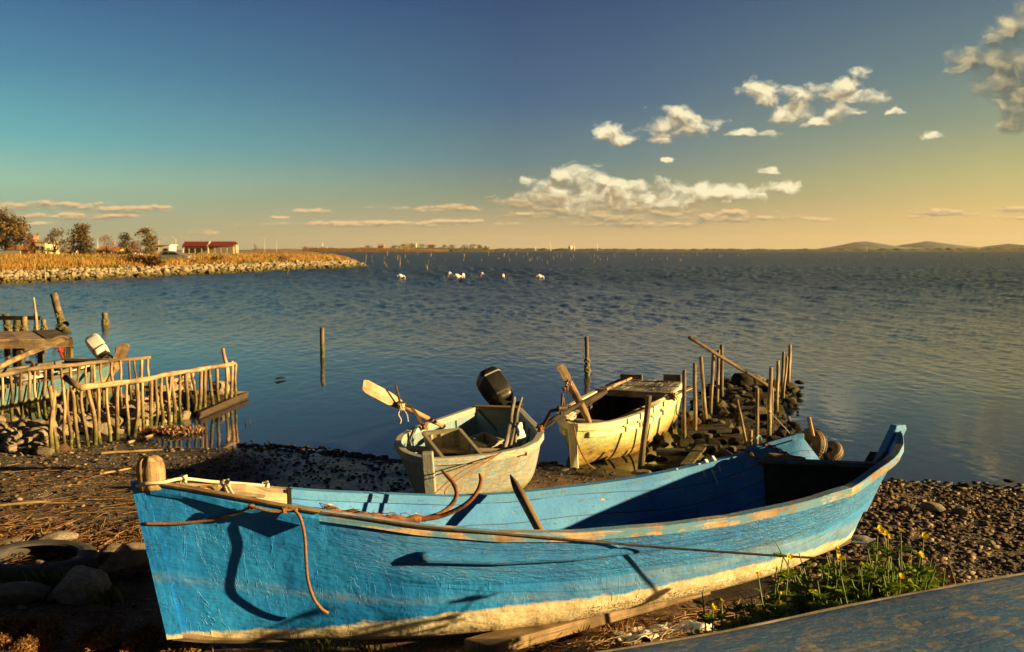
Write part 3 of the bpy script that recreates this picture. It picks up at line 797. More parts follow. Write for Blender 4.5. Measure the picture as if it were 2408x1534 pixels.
house('house', 10, 66, 577, 275, 8, 1.0, 'brick', 'tile_orange', 'low red house with tiled roof under the tallest gum tree', pitched=1.2, wins=[(.5, .5, 1, 1)])
house('long_house', 226, 282, 579.5, 268, 10, 1.0, 'orange_wall', 'tile_orange', 'long low orange house behind the two cypresses', pitched=.9, eave=.4, wins=[(.2, .45, 1, 1), (.55, .45, 1, 1), (.82, .45, 1, 1)])
house('garden_hut', 156, 176, 586, 255, 4, 1.0, 'white_wall', 'tile_orange', 'small white hut right of the ragged gum tree', 'hut', pitched=.6, wins=[(.5, .5, .6, .6)])
house('flat_hut', 362, 398, 577, 300, 6, 1.0, 'white_wall', 'yellow_wall', 'small white flat roofed building left of the red roofed shed', 'hut', .5, wins=[(.2, .6, .8, .8)], door=(.78, 1.1, 2))
M['shed_wall'] = plaster('shed_plaster', (.34, .30, .22))  # wall tone darkened to carry the shade under the roof
def shed():
    y = 385; zb = .9; a = at(428, 568, y); b = at(549, 568, y); h = a.z - zb; w = b.x - a.x
    t = thing('red_roof_shed', ((a.x + b.x) / 2, y + 4, zb), 'long shed with a maroon roof and open pillared front across the grass', 'shed')
    MB().box((a.x, y + 5, zb + h * .36), (b.x, y + 5, zb + h * .36), 4, h * .78).build('wall', M['shed_wall'], t)
    for f0, f1 in ((0, .495), (.505, 1)):
        x0, x1 = lerp(a.x, b.x, f0), lerp(a.x, b.x, f1)
        MB().loft([[(x, y - .4, zb + h * .66), (x, y + 3.5, zb + h), (x, y + 7.5, zb + h * .66), (x, y + 7.5, zb + h * .62), (x, y + 3.5, zb + h * .96), (x, y - .4, zb + h * .62)] for x in (x0, x1)]).build('roof', M['tile_red'], t)
    MB().box((a.x + .1, y, zb + h * .555), (lerp(a.x, b.x, .49), y, zb + h * .555), .15, h * .11).build('fascia', M['fascia'], t)
    MB().box((lerp(a.x, b.x, .51), y, zb + h * .585), (b.x - .1, y, zb + h * .585), .15, h * .05).build('fascia', M['fascia'], t)
    for f in (0, .12, .24, .37, .5, .63, .75, .87, 1):
        x = lerp(a.x + .15, b.x - .15, f); k = .5 if f in (0, .5, 1) else .28
        MB().box((x, y + .25, zb - .3), (x, y + .25, zb + h * .6), k, k, (0, 1, 0)).build('pillar', M['yellow_wall' if k > .3 else 'grey_wall'], t)
    x = lerp(a.x, b.x, .495); MB().box((x, y - .5, zb + h * .6), (x, y + 3.5, zb + h * 1.02), .5, .3).build('ridge_wall', M['white_wall'], t)
shed()
p0, p1 = at(280, 590, 245), at(309, 590, 245)
mb = MB()
for i in range(24):
    x = lerp(p0.x, p1.x, (i + .5) / 24); mb.box((x, 245 + .04 * (i % 2), .9), (x, 245 + .04 * (i % 2), 2.35), .13, .05, (0, 1, 0))
tag(mb.build('metal_fence', M['fence_metal'], loc=(p0.x, 245, .9)), 'pale corrugated fence panel below the orange roof', 'fence')
p0, p1 = at(-20, 590, 235), at(48, 590, 235)
tag(MB().box((p0.x, 235, 1.6), (p1.x, 235, 1.6), .3, 1.5).build('low_wall', M['grey_wall'], loc=(p0.x, 235, 1)), 'low grey wall below the tallest gum tree at the left edge', 'wall')
m = MB(); p = at(323, 603, 205); m.box((p.x - 1.3, 205, 1.1), (p.x + 1.3, 205.6, 1.5), 1.4, .05, (0, -.8, .5))
p = at(325, 604, 205)
pb = at(330, 603, 225)
o = MB().box((at(326, 602, 200).x - 1.1, 200, 1.45), (at(326, 602, 200).x + 1.1, 200.5, 1.15), 1.5, .06, (0, -.7, .7)).build('white_board', M['white_plastic'], loc=(at(326, 602, 200).x, 200, 1.1)); tag(o, 'white board lying tilted in the dry grass', 'board')

# street lamps and masts
def lamp(u, vtop, y, label, arms=(1,)):
    p = at(u, vtop, y); t = thing('street_lamp', (p.x, y, .8), label, 'street lamp')
    k = y / FOC
    MB().tube([(p.x, y, .8), (p.x, y, p.z - 6 * k)], [.12, .09], 6).build('pole', M['white_wall'], t)
    for s in arms:
        MB().tube([(p.x, y, p.z - 6 * k), (p.x + s * 3 * k, y, p.z - 2 * k), (p.x + s * 9 * k, y, p.z)], .07, 5).build('arm', M['white_wall'], t)
        MB().box((p.x + s * 8 * k, y, p.z), (p.x + s * 13 * k, y, p.z + .05), .35, .22).build('lamp_head', M['white_wall'], t)
lamp(413, 558, 420, 'two-armed street lamp left of the red roofed shed', (-1, 1))
lamp(373, 562, 430, 'thin street lamp behind the twin-topped gum tree', (1,))
lamp(229, 560, 300, 'street lamp rising behind the orange house', (1,))
lamp(270, 561, 300, 'street lamp beside the leafless tree over the orange roof', (1,))
def mast(u, vtop, y, zb, label, r=.1, name='mast'):
    p = at(u, vtop, y)
    o = MB().tube([(p.x, y, zb), (p.x, y, p.z)], [r, r * .6], 6).build(name, M['white_wall'], loc=(p.x, y, zb)); tag(o, label, 'mast')
mast(622, 560, 600, .5, 'white pole between the shed and the lone round tree'); mast(650, 566, 650, .5, 'white pole farther right along the far road')
mast(851, 572, 1150, .3, 'thin mast above the far reed bed', .14); mast(405, 568, 425, .8, 'short plain pole beside the two-armed street lamp', .08)

def car():
    y = 150; p0 = at(641, 596, y); p1 = at(762, 596, y)   # source pixels halve to these sight lines
    xl = at(376, 600, y).x; xr = at(449, 600, y).x; L = xr - xl; zb = headland_h(np.array([xl]), np.array([y]))[0] - .36
    k = L / 4.1
    t = thing('car', ((xl + xr) / 2, y, zb), 'silver hatchback car half hidden by the dry grass before the shed', 'car')
    silver = simple('silver_paint', (.36, .36, .36), (.42, .42, .43), 1, .28, 0, .55)
    prof = [(0, .35), (.02, .75), (.10, .95), (.35, 1.42), (1.3, 1.50), (2.3, 1.40), (3.05, .98), (3.9, .82), (4.1, .6), (4.1, .3)]
    def ring(yy, ins): return [(xl + (a + (2.05 - a) * ins) * k, yy, zb + b * k * (1 - ins * .06)) for a, b in prof]
    MB().loft([ring(y - .82 * k, .05), ring(y - .72 * k, 0), ring(y + .72 * k, 0), ring(y + .82 * k, .05)]).build('body', silver, t, smooth=True, angle=30)
    for a, b in (((.55, .98), (1.35, 1.36)), ((1.45, .98), (2.75, 1.30))):
        MB().loft([[(xl + q * k, y - .835 * k - e, zb + w * k) for q, w in ((a[0], a[1]), (b[0], a[1]), (b[0] - (.55 if b[0] > 2 else 0), b[1]), (a[0] + (.25 if a[0] < 1 else 0), b[1]))] for e in (0, .01)]).build('window', M['glassdark'], t)
    for a in (.75, 3.3):
        w = MB().tube([(xl + a * k, y - .84 * k, zb + .3 * k), (xl + a * k, y - .6 * k, zb + .3 * k)], .31 * k, 16).build('wheel', M['rubber'], t)
        MB().tube([(xl + a * k, y - .86 * k, zb + .3 * k), (xl + a * k, y - .84 * k, zb + .3 * k)], .19 * k, 12).build('rim', silver, w)
    MB().box((xl + 3.95 * k, y - .6 * k, zb + .66 * k), (xl + 4.09 * k, y - .6 * k, zb + .66 * k), .3, .16).build('headlight', M['white_plastic'], t)
car()

# reed bed and wooded islet far across the water
def islet():
    strip_hill('reed_shore', [(600, 586), (720, 585), (900, 585), (1060, 587)], 1000, 60, M['dryland'], 120, .3, 8)
    strip_hill('islet', [(820, 586), (880, 584), (1000, 583.5), (1110, 584), (1165, 587)], 1080, 40, M['far_green'], 80, .3, 9)
    r = np.random.default_rng(12); n = 9000
    u = r.uniform(712, 1060, n); y = r.uniform(930, 1010, n); x = (u - 1204) / FOC * y
    dens = vnoise(x, y, 30, 3, 3); h = np.clip(3.0 + dens * 7 - np.clip((u - 850) / 120, 0, 1) * 2.2, .8, 6) * r.uniform(.6, 1.1, n)
    w = .22; V = np.stack([np.stack([x - w, y, x * 0 + .2], 1), np.stack([x + w, y, x * 0 + .2], 1), np.stack([x + w * .6 + r.uniform(-.4, .4, n), y, .2 + h], 1), np.stack([x - w * .6, y, .2 + h * .9], 1)], 1).reshape(-1, 3)
    tag(fast_mesh('reed_bed', V, np.arange(n * 4).reshape(-1, 4), M['reed']), 'orange band of dry reeds along the far shore', 'reeds', kind='stuff')
    spec = [(866, 577, 34), (896, 578, 30), (925, 577, 30), (948, 575, 34), (968, 573, 36), (992, 574, 40), (1020, 576, 30), (1044, 576, 26), (1066, 576, 26), (1092, 575, 30), (1112, 574, 28), (1128, 576, 24), (1144, 579, 18)]
    for i, (uu, vt, w) in enumerate(spec):
        tree('islet_tree', uu, 588, vt, 1085 + (i % 3) * 8, w, 'dark rounded tree in the far wooded islet', M['olive'] if i % 2 else M['gum'], 5, 420, 60 + i, .6, 'trees of the far islet', leaf=.55, trunk=False)
islet()
house('islet_house', 1006, 1020, 576, 1110, 8, .8, 'brick', 'tile_red', 'tiny brick red house among the far islet trees', eave=.2)
house('islet_house', 888, 902, 575, 1112, 9, .8, 'orange_wall', 'tile_orange', 'tiny orange house at the left of the far islet', pitched=2, eave=.2)
house('islet_hall', 946, 978, 573.5, 1130, 10, .8, 'yellow_wall', 'white_wall', 'long pale yellow building behind the far islet trees', eave=.2)
o = MB()
p = at(758, 571, 1020); o.tube([(p.x, 1020, .5), (p.x, 1020, p.z)], .5, 6); o.box((p.x - 2, 1020, p.z - 4), (p.x + 5, 1020, p.z - 5.5), 2, 2); o.box((p.x + 1, 1020, .5), (p.x + 3, 1020, p.z - 5), 1, 1)
tag(o.build('harbour_crane', M['white_wall'], loc=(p.x, 1020, .5)), 'small pale harbour crane standing above the far reeds', 'crane')
for u, vt, lb in ((1293, 570, 'slanting white crane mast on the horizon left of the white dome'), (1349, 570, 'white crane mast just right of the white dome on the horizon'), (1403, 572, 'thin white mast right of the dome on the far horizon'), (1258, 580, 'shortest white mast on the horizon, left of the cranes'), (2037, 582, 'pale wind turbine tower before the mountains')):
    p = at(u, vt, 1480); b = at(u + 2, 587, 1480); q = MB().tube([(b.x, 1480, .5), (p.x, 1480, p.z)], [.7, .35], 6).build('far_mast', M['white_wall'], loc=(b.x, 1480, .5)); tag(q, lb, 'mast')
V, F = ico(2); p = at(1341, 583, 1480); Q = V * np.array([3.2, 3.2, 3.6]) + np.array([p.x, 1480, p.z]); tag(fast_mesh('storage_dome', Q, F, M['white_plastic'], True, loc=(p.x, 1480, .5)), 'white dome on the distant shore between two masts', 'dome')

# stakes in the lagoon
def stakes():
    base = [MB().tube([(0, 0, -.6), (.01, 0, .4), (.02, 0, 1)], [.05, .045, .035], 5).build('water_stake', M['post']) for _ in range(1)][0]
    r = random.Random(8); first = True
    spots = []
    for i in range(95):
        u = r.choice([r.gauss(1420, 190), r.uniform(1180, 1700), r.uniform(870, 1250), r.uniform(1500, 2380)]); v = r.uniform(600, 622) if u < 1700 else r.uniform(598, 610)
        spots.append((u, v, r.uniform(6, 15) if u < 1700 else r.uniform(4, 9)))
    for u in (1945, 1957, 1966, 1978, 2060, 2069, 2240, 2262, 2280, 2300, 2325, 2350, 2372): spots.append((u, 613, 7))
    for (u, v, hp) in spots:
        if not 700 < u < 2400: continue
        p = on(u, v); h = .75 * hp * p.y / FOC
        o = base if first else copy_thing(base); first = False
        o.location = p; o.scale = (.65 * p.y / 110, .65 * p.y / 110, h); o.rotation_euler = (0, r.gauss(0, .14), r.uniform(0, 6))
        tag(o, 'thin pale stake standing far out in the lagoon', 'stake', 'far stakes in the lagoon')
    for (u, v, u2, v2, lb) in ((1003, 637, 1008, 612, 'tall pale stake nearest the flamingos'), (1007, 638, 1001, 622, 'short stake leaning on the tall one near the flamingos'), (912, 630, 903, 616, 'stake leaning beside the tip of the headland'), (858, 622, 862, 598, 'dark post standing on the tip of the headland'), (940, 628, 941, 608, 'upright stake between the headland and the flamingos'), (1030, 632, 1036, 626, 'very short leaning stake right of the headland tip'), (672, 646, 682, 628, 'leaning stake in the water before the stone bank'), (70, 664, 69, 640, 'pale stake before the stone bank at the far left'), (108, 663, 104, 624, 'tallest pale stake before the stone bank'), (163, 661, 164, 645, 'short stake before the bank beside the moored skiff')):
        p = on(u, v); q = at(u2, v2, p.y); o = MB().tube([p - Vector((0, 0, .4)), p.lerp(q, .5), q], [.07, .06, .05], 6).build('shore_stake', M['post'], loc=p); tag(o, lb, 'stake')
stakes()

# flamingos feeding with their heads down
def flamingos():
    fm = simple('flamingo_feathers', (.72, .58, .52), (.85, .76, .70), 6, .8, .005); lm = simple('flamingo_legs', (.55, .20, .18), (.65, .28, .24), 6, .6, 0)
    V, F = ico(3)
    specs = [(942, 656, 1, 'leftmost feeding flamingo, farthest from the others'), (1054, 652, -1, 'flamingo behind and left of the largest one'), (1075, 658, 1, 'largest, nearest flamingo of the group of three'), (1089, 656, 0, 'slim flamingo seen from behind, right of the largest'), (1131, 651, -1, 'flamingo alone right of the group of three'), (1183, 656, 0, 'small flamingo seen end on, left of the rightmost one'), (1269, 657, 1, 'feeding flamingo farthest right of all, facing right')]
    for i, (u, v, d, lb) in enumerate(specs):
        p = on(u, v); t = thing('flamingo', p, lb, 'flamingo', 'flamingos feeding in the lagoon')
        s = 1.12 if 'largest' in lb else .95
        ax = Vector((d, .35, 0)).normalized() if d else Vector((.15, 1, 0)).normalized()
        Q = []
        for a in V:
            L = a[0]; w = (1 - .28 * L) if L > 0 else (1 + .1 * L)
            q = p + ax * (L * .27 * s) + Vector((-ax.y, ax.x, 0)) * (a[1] * .15 * s * w) + Vector((0, 0, (.30 + a[2] * .17 * w - L * .06) * s))
            Q.append(q)
        m = MB().add(Q, [tuple(f) for f in F])
        neck = [p + ax * (.24 * s) + Vector((0, 0, .3 * s)), p + ax * (.36 * s) + Vector((0, 0, .26 * s)), p + ax * (.42 * s) + Vector((0, 0, .12 * s)), p + ax * (.40 * s) + Vector((0, 0, -.1))]
        m.tube(curve_pts(neck, 9), [.06, .055, .05, .045, .042, .04, .038, .036, .035, .034], 7)
        tail = p - ax * (.25 * s) + Vector((0, 0, .3 * s)); m.tube([tail, tail - ax * .12 * s + Vector((0, 0, -.05))], [.07, .015], 6)
        m.build('body', fm, t, smooth=True)
        for sd in (-1, 1):
            b = p + Vector((-ax.y, ax.x, 0)) * .05 * sd
            MB().tube([b + Vector((0, 0, .2 * s)), b + Vector((0, 0, -.4))], .016, 5).build('leg', lm, t)
flamingos()

# ---------------------------------------------------------------- evening haze over the lagoon
def haze():
    m = bpy.data.materials.new('evening_haze'); m.use_nodes = True; t = m.node_tree; t.nodes.clear()
    o = t.nodes.new('ShaderNodeOutputMaterial'); v = t.nodes.new('ShaderNodeVolumePrincipled')
    v.inputs['Color'].default_value = (.92, .86, .76, 1); v.inputs['Density'].default_value = .00006; v.inputs['Anisotropy'].default_value = .2
    t.links.new(v.outputs[0], o.inputs['Volume'])
    b = MB(); b.loft([[(-5600, -120, -3.5), (5600, -120, -3.5), (5600, 5600, -3.5), (-5600, 5600, -3.5)], [(-5600, -120, 75), (5600, -120, 75), (5600, 5600, 75), (-5600, 5600, 75)]])
    q = b.build('haze', m); tag(q, kind='stuff', label='thin evening haze over the lagoon'); q.display_type = 'WIRE'
haze()
# ---------------------------------------------------------------- boats
def boat_hull(B, S, ts, bn, bf, h, zk, rake_bow, rake_st, vee=.3, n=48, mid=None, bow=None, thick=.035, hf=None, transom=False):
    """returns section functions of a boat from stem B to stern S: near/far half beams, sheer and keel heights over t"""
    ax = Vector((S.x - B.x, S.y - B.y, 0)); L = ax.length; ax.normalize(); nn = Vector((-ax.y, ax.x, 0))
    mid = mid or [(1, 0), (.985, .12), (.97, .25), (.95, .38), (.93, .5), (.905, .62), (.87, .73), (.81, .83), (.71, .91), (.52, .97), (0, 1)]
    bow = bow or [(1, 0), (.92, .12), (.85, .25), (.77, .38), (.69, .5), (.61, .62), (.53, .73), (.44, .83), (.34, .91), (.2, .97), (0, 1)]
    def sec(t, side, inset=0.0, raise_=0.0):
        b = np.interp(t, ts, bn if side < 0 else bf); hh = np.interp(t, ts, (hf if (hf is not None and side > 0) else h)); z0 = np.interp(t, ts, zk) + raise_
        e = min(t, 2 if transom else 1 - t) / vee; w = max(0., min(1., e)); w = w * w * (3 - 2 * w)
        out = []
        for (m, d), (m2, d2) in zip(mid, bow):
            yy = max(0.004, b * (m * w + m2 * (1 - w)) - inset * (1 if m > 0 else 0)) if m > 0 else 0.0
            X = t * L + (rake_bow * max(0, 1 - t / .5) - rake_st * max(0, 1 - (1 - t) / .5)) * d
            C = Vector((B.x, B.y, 0)) + ax * X + nn * (side * yy)
            out.append(Vector((C.x, C.y, hh + (z0 - hh) * d)))
        return out
    return sec, ax, nn, L

def shell(sec, t0, t1, n, attrs=None, inset=0, raise_=0, sides=(-1, 1), flip=False, wl=None):
    """skin from near gunwale over the keel to the far gunwale"""
    mb = MB(); A = []
    rows = []
    for i in range(n + 1):
        t = lerp(t0, t1, i / n)
        a = sec(t, -1, inset, raise_); b = sec(t, 1, inset, raise_)
        r = (a if -1 in sides else []) + (b[::-1][1:] if -1 in sides and 1 in sides else (b[::-1] if 1 in sides else []))
        rows.append((t, r))
    m = len(rows[0][1]); vs = []; g = []
    for t, r in rows:
        l = [0.0]
        for p, q in zip(r, r[1:]): l.append(l[-1] + (q - p).length)
        vs += r; g += [(t, x) for x in l]
        if wl is not None: A += [p.z - wl(t) for p in r]
    fs = []; uv = []; Lh = 1.0
    X = [0.0]
    for i in range(n):
        X.append(X[-1] + max((rows[i + 1][1][k] - rows[i][1][k]).length for k in (0, m // 2)))
    for i in range(n):
        for k in range(m - 1):
            f = (i * m + k, i * m + k + 1, (i + 1) * m + k + 1, (i + 1) * m + k)
            q = [(X[i], g[f[0]][1]), (X[i], g[f[1]][1]), (X[i + 1], g[f[2]][1]), (X[i + 1], g[f[3]][1])]
            if flip: f = f[::-1]; q = q[::-1]
            fs.append(f); uv.append(q)
    mb.add(vs, fs, uv)
    return mb, (A if wl is not None else None)

def rail(mb, pts, w_out, w_in, t_up, t_dn, side_vec):
    """a rail along pts; cross-section from w_out outside to w_in inside"""
    rings = []
    for i, p in enumerate(pts):
        s = side_vec(i); wo = w_out(i) if callable(w_out) else w_out
        rings.append([p + s * wo + Vector((0, 0, -t_dn)), p + s * wo + Vector((0, 0, t_up * .7)), p + s * (wo * .6) + Vector((0, 0, t_up)), p - s * w_in + Vector((0, 0, t_up)), p - s * w_in + Vector((0, 0, -t_dn))])
    mb.loft(rings)
    return mb

def wobble(pts, a, seed=1, f=3):
    return [p + Vector((mnoise.noise(p * f + Vector((seed, 0, 0))), mnoise.noise(p * f + Vector((0, seed, 5))), mnoise.noise(p * f + Vector((3, 1, seed))))) * a for p in pts]

def knot(p, r, seed=0):
    m = MB(); rr = random.Random(seed); P = []
    for k in range(26):
        a = k * 1.9; P.append(p + Vector((math.cos(a) * r, math.sin(a * 1.3 + seed) * r, math.sin(a * .7) * r)))
    return P

# --- the big blue boat in front
def hull_bands(t, c, n1, n2, n3):
    """cream bottom paint under the waterline, algae above it, barnacle band"""
    a = t.attr('wl'); q = t.math('ADD', a, t.math('MULTIPLY', t.math('SUBTRACT', n2, .5), .10))
    q = t.math('ADD', q, t.math('MULTIPLY', t.math('SUBTRACT', n1, .5), .05))
    u = t.attr('along')
    cream = t.mix(t.ramp(n2, [(.40, 0), (.62, 1)]), (.66, .52, .30), (.82, .74, .54))
    cream = t.mix(t.ramp(n3, [(.28, .7), (.42, 0)]), cream, (.30, .17, .07))
    barn = t.vor(t.co('Object'), 62)
    bm = t.math('MULTIPLY', t.ramp(barn, [(.25, 1), (.5, 0)]), t.math('MULTIPLY', t.ramp(t.math('MULTIPLY', a, -8.0), [(.50, 0), (.62, 1), (1.0, 1)]), t.ramp(u, [(.30, 0), (.42, 1)])))
    bm = t.math('MULTIPLY', bm, t.ramp(n1, [(.42, 0), (.55, 1)]))
    cream = t.mix(bm, cream, (.13, .085, .045))
    yl = t.math('MULTIPLY', t.ramp(u, [(.32, 0), (.6, .75), (.9, .95)]), t.ramp(t.math('ADD', q, t.math('MULTIPLY', n1, .05)), [(.0, 1), (.05, .25), (.11, .7), (.19, 0)]))
    yl = t.math('MULTIPLY', yl, t.ramp(t.noise(t.co('UV', (1.2, 16, 1)), 1.5, 5), [(.35, .15), (.6, 1)]))
    c = t.mix(yl, c, (.42, .36, .12))
    stern_pale = t.math('MULTIPLY', t.ramp(u, [(.45, 0), (.85, .45)]), t.ramp(n2, [(.3, 1), (.6, .4)]))  # paler blue towards the stern, broken up by noise
    c = t.mix(stern_pale, c, (.22, .50, .80))
    return t.mix(t.ramp(q, [(-.004, 1), (.004, 0)]) if False else t.ramp(t.math('MULTIPLY_ADD', q, 10.0, .5), [(.40, 1), (.6, 0)]), c, cream)
def paint_hull_mat():
    t = NT('blue_hull_paint'); ob = t.co('Object')
    n1 = t.noise(ob, 2.2, 6, .6); n3 = t.noise(ob, 40, 5, .7); n2 = t.noise(t.co('UV', (3, 9, 1)), 2.0, 9, .72, .25)
    u = t.attr('along'); g = t.attr('depth')
    c = t.mix(t.ramp(n1, [(.35, 0), (.65, 1)]), (.009, .18, .60), (.022, .28, .76))
    c = t.mix(t.ramp(n2, [(.3, .4), (.5, 0)]), c, (.010, .11, .33))
    # runs and ridges of thick old paint, flaking on the upper planks
    runs = t.noise(t.co('UV', (5.5, 1.1, 1)), 1.5, 4, .55, 1.4)
    ridges = t.math('MULTIPLY', t.ramp(runs, [(.485, 0), (.5, 1), (.515, 0)]), t.ramp(t.noise(ob, 3.5, 3), [(.45, 0), (.6, 1)]))
    flake = t.noise(t.co('UV', (9, 34, 1)), 1.4, 7, .7, .6)
    top = t.math('MULTIPLY', t.ramp(g, [(.05, 1), (.36, .8), (.46, 0)]), t.ramp(u, [(.18, .1), (.3, 1)]))
    fl = t.math('MULTIPLY', t.ramp(flake, [(.57, 0), (.60, 1)]), top)
    c = t.mix(t.math('MULTIPLY', fl, .55), c, t.mix(n3, (.03, .09, .16), (.40, .42, .36)))
    spots = t.ramp(t.noise(ob, 26, 3, .6), [(.70, 0), (.73, 1)])
    c = t.mix(t.math('MULTIPLY', spots, .8), c, (.10, .045, .02))
    belt = t.ramp(t.math('ADD', g, t.math('MULTIPLY', n1, .12)), [(.60, 0), (.66, .45), (.71, 0)])
    c = t.mix(t.math('MULTIPLY', belt, t.ramp(n2, [(.4, 0), (.6, 1)])), c, (.22, .24, .16))
    c = hull_bands(t, c, n1, n2, n3)
    # plank seams of the upper strakes
    sp = t.n('ShaderNodeSeparateXYZ'); t.l(t.co('UV'), sp.inputs[0])
    wob = t.math('MULTIPLY_ADD', t.noise(t.co('UV', (.8, .3, 1)), 1, 2), .05, sp.outputs[1])
    line = t.math('MULTIPLY', t.ramp(t.math('FRACT', t.math('DIVIDE', wob, .135)), [(0, 1), (.05, 0), (.95, 0), (1, 1)]), t.math('MULTIPLY', t.ramp(g, [(.50, .95), (.62, .25)]), t.ramp(u, [(.15, 0), (.25, 1)])))
    c = t.mix(t.math('MULTIPLY', line, .6), c, (.006, .05, .13))
    b = t.bump(n3, .0025, .5); b = t.bump(ridges, .008, .6, b); b = t.bump(t.noise(t.co('UV', (2.5, 12, 1)), 2, 5, .6), .012, .45, b); b = t.bump(t.noise(ob, 5, 3, .5), .045, .5, b)
    b = t.bump(t.math('MULTIPLY', flake, top), .05, .9, b); b = t.bump(line, .01, -.8, b)
    return t.done(c, .48, b, spec=.35)
M['blue_hull'] = paint_hull_mat()
M['blue_inner'] = worn_paint('blue_inner_paint', (.02, .17, .52), (.07, .30, .64), (.58, .48, .30), .61, seams=.155)
M['blue_trim'] = worn_paint('blue_trim_paint', (.03, .18, .48), (.10, .30, .55), (.46, .32, .18), .60)
M['rail_wood'] = wood('rail_wood', (.24, .14, .075), (.66, .48, .30), chips=(.12, .27, .42), chip_amt=.52)
M['grey_rail'] = wood('grey_rail', (.20, .17, .14), (.54, .47, .38), chips=(.06, .17, .36), chip_amt=.44)

